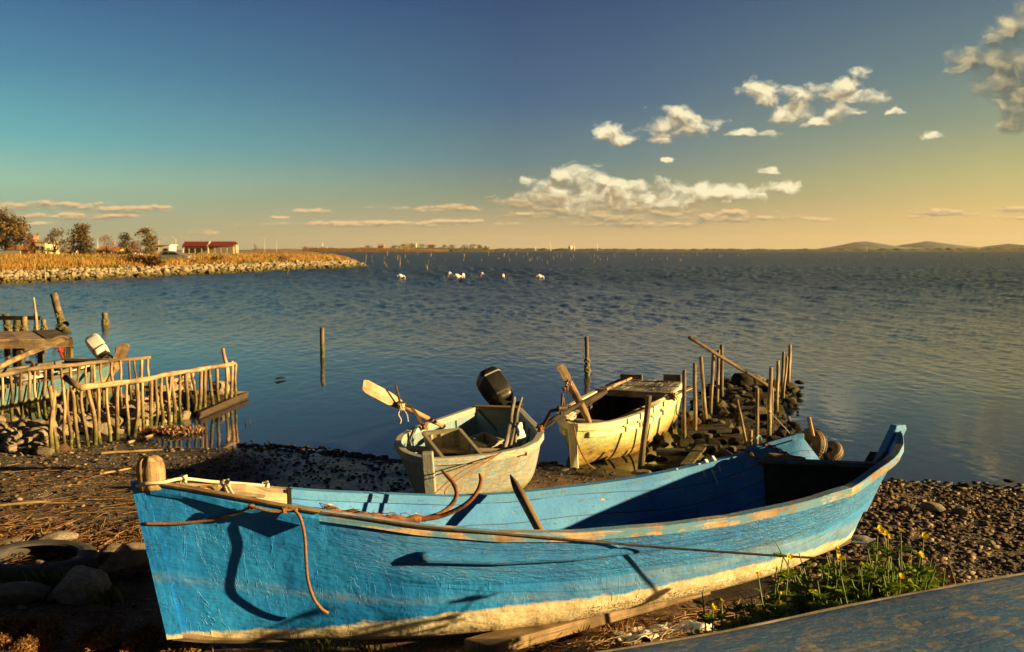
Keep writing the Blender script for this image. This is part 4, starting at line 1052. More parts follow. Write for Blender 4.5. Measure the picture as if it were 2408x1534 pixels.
def blue_boat():
    B = at(322, 1131, 5.45); S = at(2110, 1010, 7.6)
    ts = [0, .05, .09, .18, .27, .36, .45, .55, .64, .73, .82, .905, .925, .96, 1]
    bb = [.028, .09, .15, .27, .39, .48, .54, .59, .62, .64, .62, .48, .43, .29, .035]
    hh = [1.352, 1.295, 1.24, 1.13, 1.025, .95, .91, .90, .91, .95, 1.01, 1.13, 1.155, 1.20, 1.26]
    hf = [1.352, 1.30, 1.25, 1.14, 1.04, .955, .91, .90, .91, .95, 1.02, 1.15, .93, .90, 1.0]
    zt = [0, .05, .1, .15, .2, .25, .3, .4, .45, .55, .65, .75, .85, .95, 1]
    zz = [.42, .355, .325, .29, .26, .25, .24, .23, .24, .28, .31, .36, .36, .36, .41]
    zk = list(np.interp(ts, zt, zz))
    sec, ax, nn, L = boat_hull(B, S, ts, bb, bb, hh, zk, .17, .45, hf=hf)
    sec_full, *_ = boat_hull(B, S, ts, bb, bb, hh, zk, .17, .45)
    wl = lambda t: np.interp(t, [0, .05, .15, .25, .3, .35, .5, .65, .75, .85, .95, 1], [.448, .426, .402, .427, .466, .473, .479, .536, .586, .567, .48, .51])
    root = thing('rowing_boat', (.4, 6.5, .2), 'large double-ended rowing boat with bright blue flaking paint and cream bottom, nearest on the beach', 'boat')
    mb, A = shell(sec, 0, 1, 90, wl=wl)
    m = len(mb.v) // 91
    along = np.repeat(np.linspace(0, 1, 91), m)
    kk = np.arange(m); dp = np.array([0, .12, .25, .38, .5, .62, .73, .83, .91, .97, 1]); dep = np.tile(np.concatenate([dp, dp[::-1][1:]]), 91)
    mb.build('hull', M['blue_hull'], root, smooth=True, attrs={'wl': A, 'along': along, 'depth': dep})
    mi, _ = shell(sec, .012, .985, 70, inset=.045, raise_=.05, flip=True)
    mi.build('inner_planking', M['blue_inner'], root, smooth=True)
    # gunwale rails
    def line(t0, t1, n, side, s=sec): return [s(lerp(t0, t1, i / n), side)[0] for i in range(n + 1)]
    for side, t0, t1, mat in ((-1, .155, .985, 'rail_wood'), (1, .16, .83, 'blue_trim')):
        P = line(t0, t1, 60, side); r = MB()
        rail(r, wobble(P, .006, 2), .012, .062, .012, .045, lambda i: nn * side)
        r.build('gunwale', M[mat], root)
    P = line(.03, .185, 20, 1); r = MB(); rail(r, wobble(P, .01, 4), .01, .05, .01, .05, lambda i: nn); r.build('bow_rail', M['pale'], root)
    # flared flap of the outer skin below the bow rail
    P = line(.012, .172, 20, -1); r = MB()
    rings = []
    for i, p in enumerate(P):
        f = i / 20; o = lerp(.012, .075, f ** 1.3); d = lerp(.03, .085, f)
        rings.append([p - nn * o + Vector((0, 0, -d)), p - nn * (o + .004) + Vector((0, 0, -d * .3)), p - nn * o * .8 + Vector((0, 0, .012)), p + nn * .03 + Vector((0, 0, .012)), p + nn * .03 + Vector((0, 0, -.02)), p - nn * (o * .3) + Vector((0, 0, -.06))])
    r.loft(rings); r.build('bow_flap', M['blue_hull'], root, attrs={'wl': [.6] * len(r.v), 'along': [.1] * len(r.v), 'depth': [.05] * len(r.v)})
    P = [p - nn * (.02 + .05 * (i / 20)) + Vector((0, 0, .018)) for i, p in enumerate(line(.012, .172, 20, -1))]
    MB().tube(wobble(P, .006, 9), .014, 6).build('flap_edge', M['bare'], root)
    # rubbing strake on the near side
    P = []
    for i in range(31):
        f = i / 30; t = lerp(.27, .66, f); q = sec(t, -1); k = lerp(.24, .19, f); j = k / .125
        P.append(Vector(q[int(j)]).lerp(q[int(j) + 1], j - int(j)) - nn * .012)
    MB().tube(P, [.034 - .016 * (i / 30) for i in range(31)], 10).build('rubbing_strake', M['blue_hull'], root, smooth=True, attrs={'wl': [.6] * 310, 'along': [.3] * 310, 'depth': [.2] * 310})
    # stem with its worn wooden head, stern post
    stem = MB()
    q = sec(0, -1); q2 = sec(0, 1)
    rings = []
    for i in range(len(q)):
        c = (q[i] + q2[i]) / 2; w = .036
        rings.append([c - ax * .035 - nn * w * .6, c - ax * .035 + nn * w * .6, c + ax * .05 + nn * w, c + ax * .05 - nn * w])
    stem.loft(rings).build('stem', M['blue_hull'], root, attrs={'wl': sum([[p.z - .445] * 4 for p in q], []), 'along': [.0] * (4 * len(q)), 'depth': sum([[d] * 4 for d in dp], [])})
    top = q[0]; rings = []
    for k, (z, s) in enumerate([(-.045, .95), (0, 1), (.05, 1.02), (.085, 1.0), (.118, .86), (.136, .6), (.143, .25)]):
        c = Vector((top.x, top.y, top.z + z)) + ax * (.078 - .012 * k / 6)
        rings.append([c + ax * (math.cos(a) * .076 * s) + nn * (math.sin(a) * .06 * s * (1 + .02 * math.sin(a * 5 + k * .3) + .025 * math.sin(a * 11 + 1)) * (1 - .22 * math.exp(-((a - 4.1) / .16) ** 2))) + Vector((0, 0, .004 * math.sin(a * 3 + 1) * (k > 3) - .03 * (k > 3) * math.exp(-((a - 4.1) / .2) ** 2))) for a in np.linspace(0, 6.283, 41)[:-1]])
    MB().loft(rings).build('stem_head', M['headwood'], root, smooth=True)
    sp = MB(); q = sec_full(1, -1); top = q[0]; rings = []
    for i, p in enumerate(q[:7]):
        c = Vector((p.x, p.y, p.z)) - ax * (.03 * i / 6); rings.append([c - ax * .09 - nn * .036, c + ax * .03 - nn * .036, c + ax * .03 + nn * .036, c - ax * .09 + nn * .036])
    c = top + Vector((0, 0, .035)); rings.insert(0, [c - ax * .075 - nn * .034, c + ax * .02 - nn * .034, c + ax * .02 + nn * .034, c - ax * .075 + nn * .034])
    sp.loft(rings).build('stern_post', M['blue_trim'], root, bevel=.008)
    # keel
    K = [sec(t, -1)[-1] + Vector((0, 0, .012)) for t in np.linspace(.0, 1, 30)]
    MB().tube(K, .028, 6).build('keel', M['pale'], root)
    # frames inside
    for t in np.linspace(.30, .90, 13):
        p = sec(t, -1, .06, .06)[3:]; f = sec(t, 1, .06, .06)[6:]
        MB().tube(p + f[::-1][1:], .020, 5).build('frame', M['blue_inner'], root)
    # floor boards
    for k in (-.26, -.09, .09, .26):
        P = [sec(t, -1)[-1] + nn * (k * min(1, (1 - abs(t - .55) / .55) * 1.5)) + Vector((0, 0, .095)) for t in np.linspace(.24, .88, 14)]
        r = MB(); r.loft([[p - nn * .07, p + nn * .07, p + nn * .07 + Vector((0, 0, .018)), p - nn * .07 + Vector((0, 0, .018))] for p in P]); r.build('floor_board', M['dark'], root)
    # a riser plank along the far inside, ends half way back
    P = []
    for i in range(25):
        t = lerp(.40, .755, i / 24); q = sec(t, 1, .05); P.append(q[4].lerp(q[5], .6) - nn * .012)
    r = MB(); r.loft([[p + nn * .012 + Vector((0, 0, -.055)), p - nn * .012 + Vector((0, 0, -.055)), p - nn * .012 + Vector((0, 0, .055)), p + nn * .012 + Vector((0, 0, .055))] for p in P]); r.build('riser', M['blue_inner'], root)
    # beam across the stern, stern flap, wash board
    a = at(1795, 1083, 7.6); b = at(2070, 1094, 7.28)
    MB().box(a, b, .07, .035).build('thwart', M['grey_rail'], root, bevel=.004)
    lo1 = sec(.925, -1, .10)[6]; lo2 = sec(.86, 1, .10)[6]
    MB().loft([[a + Vector((0, 0, -.02)), b + Vector((0, 0, -.02)), lo1, lo2], [p + ax * .02 for p in (a + Vector((0, 0, -.02)), b + Vector((0, 0, -.02)), lo1, lo2)]]).build('stern_shade_panel', M['dark'], root)  # dark panel added to stand for the deep shadow below the beam
    a = at(2035, 1062, 7.5); b = at(2072, 1062, 7.45)
    MB().loft([[at(2030, 1090, 7.55), at(2070, 1095, 7.45), at(2078, 1064, 7.6), at(2046, 1062, 7.7)], [p + Vector((.01, .05, -.03)) for p in (at(2030, 1090, 7.55), at(2070, 1095, 7.45), at(2078, 1064, 7.6), at(2046, 1062, 7.7))]]).build('stern_board', M['dark'], root)
    MB().tube([at(2056, 1092, 7.4), at(2084, 1062, 7.45)], .014, 6).build('strut', M['grey'], root)
    # wash board standing on the far gunwale near the stern
    P = [sec(t, 1)[0] for t in np.linspace(.826, .906, 8)]; r = MB()
    r.loft([[p + nn * .015 + Vector((0, 0, -.10)), p - nn * .02 + Vector((0, 0, -.10)), p - nn * .02 + Vector((0, 0, .035)), p + nn * .015 + Vector((0, 0, .035))] for p in P]); r.build('wash_board', M['blue_trim'], root, bevel=.005)
    # bare planks behind the bow rail on the far side
    P = [sec(t, 1, .055)[0] + Vector((0, 0, -.065)) for t in np.linspace(.05, .155, 10)]; r = MB()
    r.loft([[p + nn * .012 + Vector((0, 0, -.06)), p - nn * .016 + Vector((0, 0, -.06)), p - nn * .016 + Vector((0, 0, .05)), p + nn * .012 + Vector((0, 0, .05))] for p in P]); r.build('bow_plank', M['pale'], root, bevel=.006)
    q = sec(.157, 1, .04)[0]; MB().box(q + Vector((0, 0, .01)), q + Vector((0, 0, -.2)), .05, .05).build('bow_frame', M['dark'], root)
    q = sec(.09, 1, .09)[0] + Vector((0, 0, -.02)); MB().tube(wobble([q - ax * .18, q - ax * .05, q + ax * .1, q + ax * .22 + Vector((0, 0, -.03))], .03, 3, 6), [.03, .045, .04, .02], 8).build('bow_cleat', M['pale'], root)
    return sec, ax, nn, root
BLUE, AXB, NB, blue_root = blue_boat()

def on_near(u, v, out=.02):
    """point on the near outer side of the blue boat along a sight line"""
    best = None
    for t in np.linspace(0.0, .99, 160):
        q = BLUE(t, -1)
        for i in range(len(q) - 1):
            for f in (0, .25, .5, .75):
                p = q[i].lerp(q[i + 1], f); r = ray(u, v)
                d = (p - Vector((0, 0, CAM_H))); e = (d - r * (d.dot(r) / r.length_squared)).length
                if best is None or e < best[0]: best = (e, p)
    p = best[1]; return at(u, v, p.y - out)

# --- things in and on the blue boat
def blue_things():
    # brown cord: round the bow, tied at the flap, drawn tight to the rusty pipe
    P = [on_near(338, 1232, .012), on_near(420, 1231, .012), on_near(500, 1222, .02), on_near(560, 1206, .04), at(592, 1194, 5.43), at(640, 1203, 5.44), at(672, 1200, 5.46), at(700, 1198, 5.48)] + [on_near(u, 1198 + (u - 700) * .1398 if u < 1000 else 1240 + (u - 1000) * .0862, .022) for u in (760, 880, 1000, 1120, 1240, 1360, 1430)] + [at(1520, 1285, 5.99)] + [at(1640, 1294, 5.98), at(1890, 1311, 5.95), at(2134, 1320, 5.93)]
    o = MB().tube(curve_pts(P[:8], 60), .0085, 7).build('cord', M['rope_brown'], loc=P[0], smooth=True); tag(o, 'brown cord tied tightly round the bow of the blue boat', 'cord')
    o = MB().tube(curve_pts(P[7:], 40), .0075, 7).build('taut_line', M['iron'], loc=P[7], smooth=True); tag(o, 'dark line drawn taut along the blue boat to the rusty pipe', 'line')
    P = [at(692, 1200, 5.47), at(706, 1218, 5.46), at(716, 1260, 5.475), at(719, 1310, 5.48), at(724, 1365, 5.49), at(738, 1408, 5.535), at(756, 1432, 5.575), at(771, 1442, 5.60)]
    o = MB().tube(curve_pts(P, 42), .0095, 8).build('cord_end', M['rope_brown'], loc=P[0], smooth=True); tag(o, 'loose brown cord end hanging down the blue hull near the bow', 'cord')
    m = MB().tube(knot(at(590, 1193, 5.44), .014, 1), .006, 5); m.tube(knot(at(668, 1201, 5.46), .012, 2), .006, 5)
    o = m.build('cord_knot', M['rope_brown'], loc=at(590, 1193, 5.44)); tag(o, 'brown cord knots on the torn edge of the blue bow', 'cord')
    # white rope from the stem head to the far rail
    t = BLUE(0, -1)[0]
    P = [at(322, 1143, 5.40), at(345, 1137, 5.37), at(385, 1134, 5.40), at(430, 1126, 5.52), at(500, 1133, 5.66), at(570, 1138, 5.78), at(628, 1143, 5.9)]
    m = MB().tube(curve_pts(P, 40), .010, 7)
    m.tube(knot(at(432, 1127, 5.52), .018, 4), .008, 5); m.tube(knot(at(534, 1137, 5.7), .02, 5), .008, 5); m.tube(knot(at(625, 1142, 5.9), .02, 6), .008, 5)
    m.tube(curve_pts([at(534, 1138, 5.69), at(541, 1152, 5.66), at(552, 1170, 5.62)], 10), .011, 6); m.tube(curve_pts([at(530, 1139, 5.69), at(533, 1155, 5.65), at(545, 1173, 5.6)], 10), .010, 6)
    o = m.build('white_rope', M['rope_white'], loc=P[0], smooth=True); tag(o, 'white rope stretched from the wooden stem head along the blue bow', 'rope')
    o = MB().tube(curve_pts([at(470, 1146, 5.6), at(490, 1144, 5.62), at(503, 1152, 5.6), at(510, 1166, 5.56)], 12), .009, 6).build('cord_loop', M['rope_brown'], loc=at(490, 1144, 5.6)); tag(o, 'short brown cord loop over the bare planks inside the blue bow', 'cord')
    # anchor
    root = thing('anchor', at(940, 1222, 5.98), 'rusty grapnel anchor with two upright curved flukes lying in the blue boat', 'anchor')
    Y = 6.12
    shank = [at(760, 1199, 5.82), at(840, 1213, 5.9), at(930, 1222, 6.02), at(1000, 1220, Y)]
    MB().tube(wobble(curve_pts(shank, 20), .008, 3, 9), [.018 + .016 * math.sin(i * .9) ** 2 for i in range(19)], 8).build('shank', M['rust'], root, smooth=True)
    f1 = [at(1000, 1220, Y), at(1036, 1208, 6.18), at(1062, 1187, 6.24), at(1074, 1162, 6.26), at(1066, 1137, 6.28), at(1053, 1121, 6.29), at(1037, 1104, 6.3)]
    f2 = [at(985, 1222, Y - .02), at(1040, 1213, Y), at(1092, 1188, 6.12), at(1121, 1158, 6.14), at(1131, 1130, 6.16), at(1127, 1113, 6.17)]
    for f in (f1, f2):
        C = curve_pts(f, 30); n = len(C); MB().tube(C, [lerp(.0165, .012, i / n) if i < n - 4 else lerp(.012, .004, (i - n + 4) / 4) for i in range(n)], 9).build('fluke', M['rust'], root, smooth=True)
    # net scraps on the shank
    m = MB(); rr = random.Random(4)
    for k in range(26):
        p = shank[0].lerp(shank[2], rr.random()) + Vector((rr.uniform(-.05, .05), rr.uniform(-.05, .03), rr.uniform(0, .03)))
        m.tube(wobble([p + Vector((rr.uniform(-.09, .09), rr.uniform(-.04, .04), rr.uniform(-.01, .03))) * j for j in (-1, -.3, .4, 1)], .02, k, 9), .003, 4)
    o = m.build('net_scrap', M['rust'], loc=shank[1]); tag(o, 'tangle of rusty brown net scraps around the anchor shank', 'net')
    # wooden pole leaning over the far rail
    a, b = at(1199, 1116, 6.80), at(1277, 1262, 6.36)
    C = [a.lerp(b, i / 12) for i in range(13)]
    o = MB().tube(wobble(C, .006, 2), [.004, .018, .027, .032, .034, .034, .034, .033, .032, .031, .030, .03, .03], 9).build('pointed_pole', M['bare'], loc=a, smooth=True); tag(o, 'pointed wooden pole leaning over the far rail inside the blue boat', 'pole')
    # rusty chain over the far rail near the stern
    def chain(P, label):
        C = curve_pts(P, 60); L = [0]
        for p, q in zip(C, C[1:]): L.append(L[-1] + (q - p).length)
        n = int(L[-1] / .034); m = MB()
        for i in range(n):
            s = (i + .5) * L[-1] / n; k = min(int(np.searchsorted(L, s)), len(C) - 1); p = C[k]; d = (C[min(k + 1, len(C) - 1)] - C[k - 1]).normalized()
            u = d.cross(Vector((0, 0, 1))).normalized(); w = u.cross(d)
            s_ = u if i % 2 else w
            m.tube([p + d * (math.cos(a) * .024) + s_ * (math.sin(a) * .013) for a in np.linspace(0, 6.283, 13)[:-1]], .0058, 5, closed=True)
        o = m.build('chain', M['rust'], loc=P[0]); tag(o, label, 'chain')
    q = BLUE(.70, 1)[0]
    chain([at(1752, 1058, 7.76), at(1768, 1070, 7.66), at(1784, 1084, 7.62), at(1795, 1096, 7.6)], 'short rusty chain end hanging inside the far rail left of the wash board')
    chain([at(1784, 1049, 7.84), at(1806, 1047, 7.76), at(1830, 1058, 7.68), at(1858, 1073, 7.56), at(1884, 1089, 7.48)], 'long rusty chain running over the wash board down to the log')
    a, b = at(1796, 1075, 7.60), at(1894, 1082, 7.50)
    o = MB().tube(wobble([a.lerp(b, i / 8) for i in range(9)], .008, 5), [.03, .038, .038, .036, .034, .033, .03, .028, .02], 9).build('log', M['bare'], loc=a, smooth=True); tag(o, 'short barked log lying on the stern thwart of the blue boat', 'log')
blue_things()
def splashes():
    """white bird droppings run down the far inside"""
    def far_in(u, v):
        best = None
        for t in np.linspace(.5, .8, 120):
            q = BLUE(t, 1, .045)
            for i in range(6):
                for f in (0, .25, .5, .75):
                    p = q[i].lerp(q[i + 1], f); r = ray(u, v); d = p - Vector((0, 0, CAM_H)); e = (d - r * (d.dot(r) / r.length_squared)).length
                    if best is None or e < best[0]: best = (e, p)
        return at(u, v, best[1].y - .006)
    white = simple('dried_white', (.50, .54, .58), (.66, .68, .68), 30, .9, .002)
    for k, L in enumerate(([(1645, 1090, .010), (1652, 1105, .007), (1660, 1122, .003)], [(1660, 1080, .013), (1672, 1100, .010), (1684, 1128, .006), (1690, 1146, .002)], [(1676, 1072, .010), (1688, 1090, .012), (1694, 1108, .005)], [(1592, 1102, .008), (1598, 1113, .002)])):
        P = [far_in(u, v) for u, v, _ in L]; m = MB(); rows = [[p - AXB * w + Vector((0, 0, .0)), p + AXB * w] for p, (_, _, w) in zip(P, L)]
        m.loft(rows, closed=False, cap=False); m.build('splash', white, blue_root)
splashes()
# ---------------------------------------------------------------- the pale blue-grey skiff in the middle
def grey_hull_mat(name, a, b, stain, low, zlo, zhi, seams=0):
    t = NT(name); ob = t.co('Object')
    n1 = t.noise(ob, 3, 6, .62); n2 = t.noise(t.co('UV', (3, 10, 1)), 2, 8, .7, .3); n3 = t.noise(ob, 38, 5, .7)
    streak = t.noise(t.co('UV', (9, 1.2, 1)), 2, 5, .6, .4)
    c = t.mix(t.ramp(n2, [(.42, 0), (.56, 1)]), a, b)
    c = t.mix(t.ramp(streak, [(.42, 0), (.62, .85)]), c, stain)
    c = t.mix(t.ramp(n3, [(.3, .5), (.5, 0)]), c, [x * .4 for x in stain])
    w = t.attr('wl')
    f = t.ramp(t.math('ADD', w, t.math('MULTIPLY', t.math('SUBTRACT', n1, .5), .16)), [(zlo, 1), (zhi, 0)])
    c = t.mix(f, c, t.mix(t.ramp(n2, [(.35, 0), (.65, 1)]), low[0], low[1]))
    b_ = t.bump(n3, .004, .7); b_ = t.bump(n2, .012, .6, b_)
    if seams:
        sp = t.n('ShaderNodeSeparateXYZ'); t.l(t.co('UV'), sp.inputs[0])
        line = t.ramp(t.math('FRACT', t.math('DIVIDE', sp.outputs[1], seams)), [(0, 1), (.03, 0), (.97, 0), (1, 1)])
        c = t.mix(t.math('MULTIPLY', line, .7), c, (.03, .02, .012)); b_ = t.bump(line, .006, -.8, b_)
    return t.done(c, .65, b_, spec=.3)
M['skiff_hull'] = grey_hull_mat('skiff_hull_paint', (.15, .27, .36), (.36, .34, .27), (.28, .22, .14), ((.10, .11, .02), (.26, .25, .05)), .10, .24)
M['skiff_inner'] = worn_paint('skiff_inner_paint', (.10, .24, .36), (.20, .34, .42), (.40, .34, .24), .52)
M['skiff_rail'] = worn_paint('skiff_rail_paint', (.22, .36, .44), (.36, .42, .42), (.52, .44, .30), .47)
M['yellow_hull'] = grey_hull_mat('yellow_hull_paint', (.54, .42, .14), (.68, .55, .23), (.14, .46, .30), ((.08, .045, .014), (.36, .24, .045)), .19, .40)
M['yellow_rail'] = worn_paint('cream_rail_paint', (.66, .56, .34), (.74, .66, .44), (.36, .26, .15), .60)
M['yellow_inner'] = wood('boat_inside', (.05, .04, .03), (.20, .16, .11))
M['crate'] = simple('olive_plastic', (.26, .23, .15), (.36, .32, .22), 6, .55, .003)
M['greenblue_hull'] = grey_hull_mat('old_skiff_paint', (.03, .15, .22), (.07, .20, .25), (.16, .15, .09), ((.24, .22, .06), (.36, .33, .10)), .16, .24, .16)

def small_boat(root, B, S, ts, bl, br, hh, zk, hull, inner, railm, vee=.3, rake=.12, transom=True, rail_h=.05, wall=.03, inner_seam=None, n=50, rail_w=.03, thick=.035):
    sec, ax, nn, L = boat_hull(B, S, ts, br, bl, hh, zk, rake, 0.0, vee=vee, transom=transom)   # nn points to the left (+)
    wl = lambda t: np.interp(t, ts, zk)
    mb, A = shell(sec, 0, 1, n, wl=wl)
    if transom:
        e = sec(1, -1); f = sec(1, 1); ring = e + f[::-1][1:]
        k = len(mb.v); c = sum(ring, Vector()) / len(ring)
        mb.add(ring + [c], [(i, i + 1, len(ring)) for i in range(len(ring) - 1)] + [(len(ring) - 1, 0, len(ring))], [[(0, 0)] * 3] * len(ring)); A += [.3] * (len(ring) + 1)
    mb.build('hull', hull, root, smooth=True, attrs={'wl': A}, angle=50)
    mi, _ = shell(sec, .02, .985, 40, inset=thick, raise_=.04, flip=True)
    if transom:
        e = sec(.985, -1, thick, .04); f = sec(.985, 1, thick, .04); ring = e + f[::-1][1:]; c = sum(ring, Vector()) / len(ring)
        mi.add(ring + [c], [(i + 1, i, len(ring)) for i in range(len(ring) - 1)], [[(0, 0)] * 3] * (len(ring) - 1))
    mi.build('inner_planking', inner, root, smooth=True)
    for side in (-1, 1):
        P = [sec(lerp(.0, 1, i / 40), side)[0] for i in range(41)]
        D = []
        for i in range(41):
            d = (P[min(i + 1, 40)] - P[max(i - 1, 0)]).normalized(); s = Vector((d.y, -d.x, 0)) if side < 0 else Vector((-d.y, d.x, 0)); D.append(s.normalized())
        r = MB(); rail(r, P, rail_w, .05, .012, rail_h, lambda i: D[i]); r.build('gunwale', railm, root)
    return sec, ax, nn, L

def outboard(root, c, ax_up, side, size, cowl_mat, trim=True, label_stripe=None):
    """cowl of a tilted outboard: c centre, ax_up its long axis, side the sideways axis"""
    u = Vector(ax_up).normalized(); s = Vector(side).normalized(); s = (s - u * s.dot(u)).normalized(); f = u.cross(s)
    rings = []
    prof = [(-.50, .52, .50), (-.47, .66, .62), (-.40, .72, .70), (-.1, .80, .84), (.2, .80, .84), (.40, .72, .76), (.475, .60, .62), (.50, .50, .50)]
    for z, a, b in prof:
        R_ = []
        for k in range(20):
            th = 2 * math.pi * k / 20; cx, cy = math.cos(th), math.sin(th)
            q = (abs(cx) ** 6 + abs(cy) ** 6) ** (-1 / 6)
            R_.append(c + u * (z * size) + s * (cx * q * a * size * .40) + f * (cy * q * b * size * .44))
        rings.append(R_)
    MB().loft(rings).build('cowl', cowl_mat, root, smooth=True, angle=40)
    for z0, z1, g in ((-.34, -.29, 1.035), (.26, .30, 1.02)):
        rr = []
        for z in (z0, z1):
            a_ = np.interp(z, [q[0] for q in prof], [q[1] for q in prof]) * g; b_ = np.interp(z, [q[0] for q in prof], [q[2] for q in prof]) * g; R_ = []
            for k in range(20):
                th = 2 * math.pi * k / 20; cx, cy = math.cos(th), math.sin(th); q = (abs(cx) ** 6 + abs(cy) ** 6) ** (-1 / 6)
                R_.append(c + u * (z * size) + s * (cx * q * a_ * size * .40) + f * (cy * q * b_ * size * .44))
            rr.append(R_)
        MB().loft(rr).build('cowl_band', M['iron'] if z0 < 0 else M['grey_wall'], root)
    b = c - u * size * .5
    MB().box(b + u * .02, b - u * size * .28, size * .34, size * .30, f).build('mid_section', M['black_plastic'] if cowl_mat is M['black_plastic'] else M['iron'], root, bevel=.01)
    MB().box(b - u * size * .18 + f * size * .06, b - u * size * .75 + f * size * .10, size * .14, size * .26, f).build('drive_leg', M['black_plastic'], root, bevel=.01)
    MB().box(b - u * size * .15 - s * size * .22, b - u * size * .15 + s * size * .22, size * .22, size * .10, u).build('bracket', M['iron'], root, bevel=.005)
    return u, s, f

def oar(name, a, b, label, mat='bare', blade=.3, bw=.13, r=.024, where=None, blade_mat=None, nrm=(0, 0, 1)):
    """a = blade tip, b = grip end"""
    a = Vector(a); b = Vector(b); d = (b - a); L = d.length; d.normalize()
    t = thing(name, a.lerp(b, .5), label, 'oar')
    C = [a.lerp(b, lerp(blade * .8, 1, i / 10)) for i in range(11)]
    MB().tube(wobble(C, .004, 3), [r * .9] + [r * 1.1] * 7 + [r, r * .8, r * .7], 9).build('shaft', M[mat], t, smooth=True)
    n_ = Vector(nrm); s = d.cross(n_).normalized(); n_ = s.cross(d)
    R_ = []
    for f, w, th in ((0, .55, .5), (.02, .8, .7), (.1, 1, .9), (.6, 1, 1), (.85, .75, 1.3), (1, .35, 1.8)):
        c = a.lerp(b, f * blade); hw = bw / 2 * w; ht = .012 * th
        R_.append([c - s * hw - n_ * ht * .4, c - n_ * ht, c + s * hw - n_ * ht * .4, c + s * hw + n_ * ht * .4, c + n_ * ht, c - s * hw + n_ * ht * .4])
    MB().loft(R_).build('blade', M[blade_mat or mat], t)
    return t

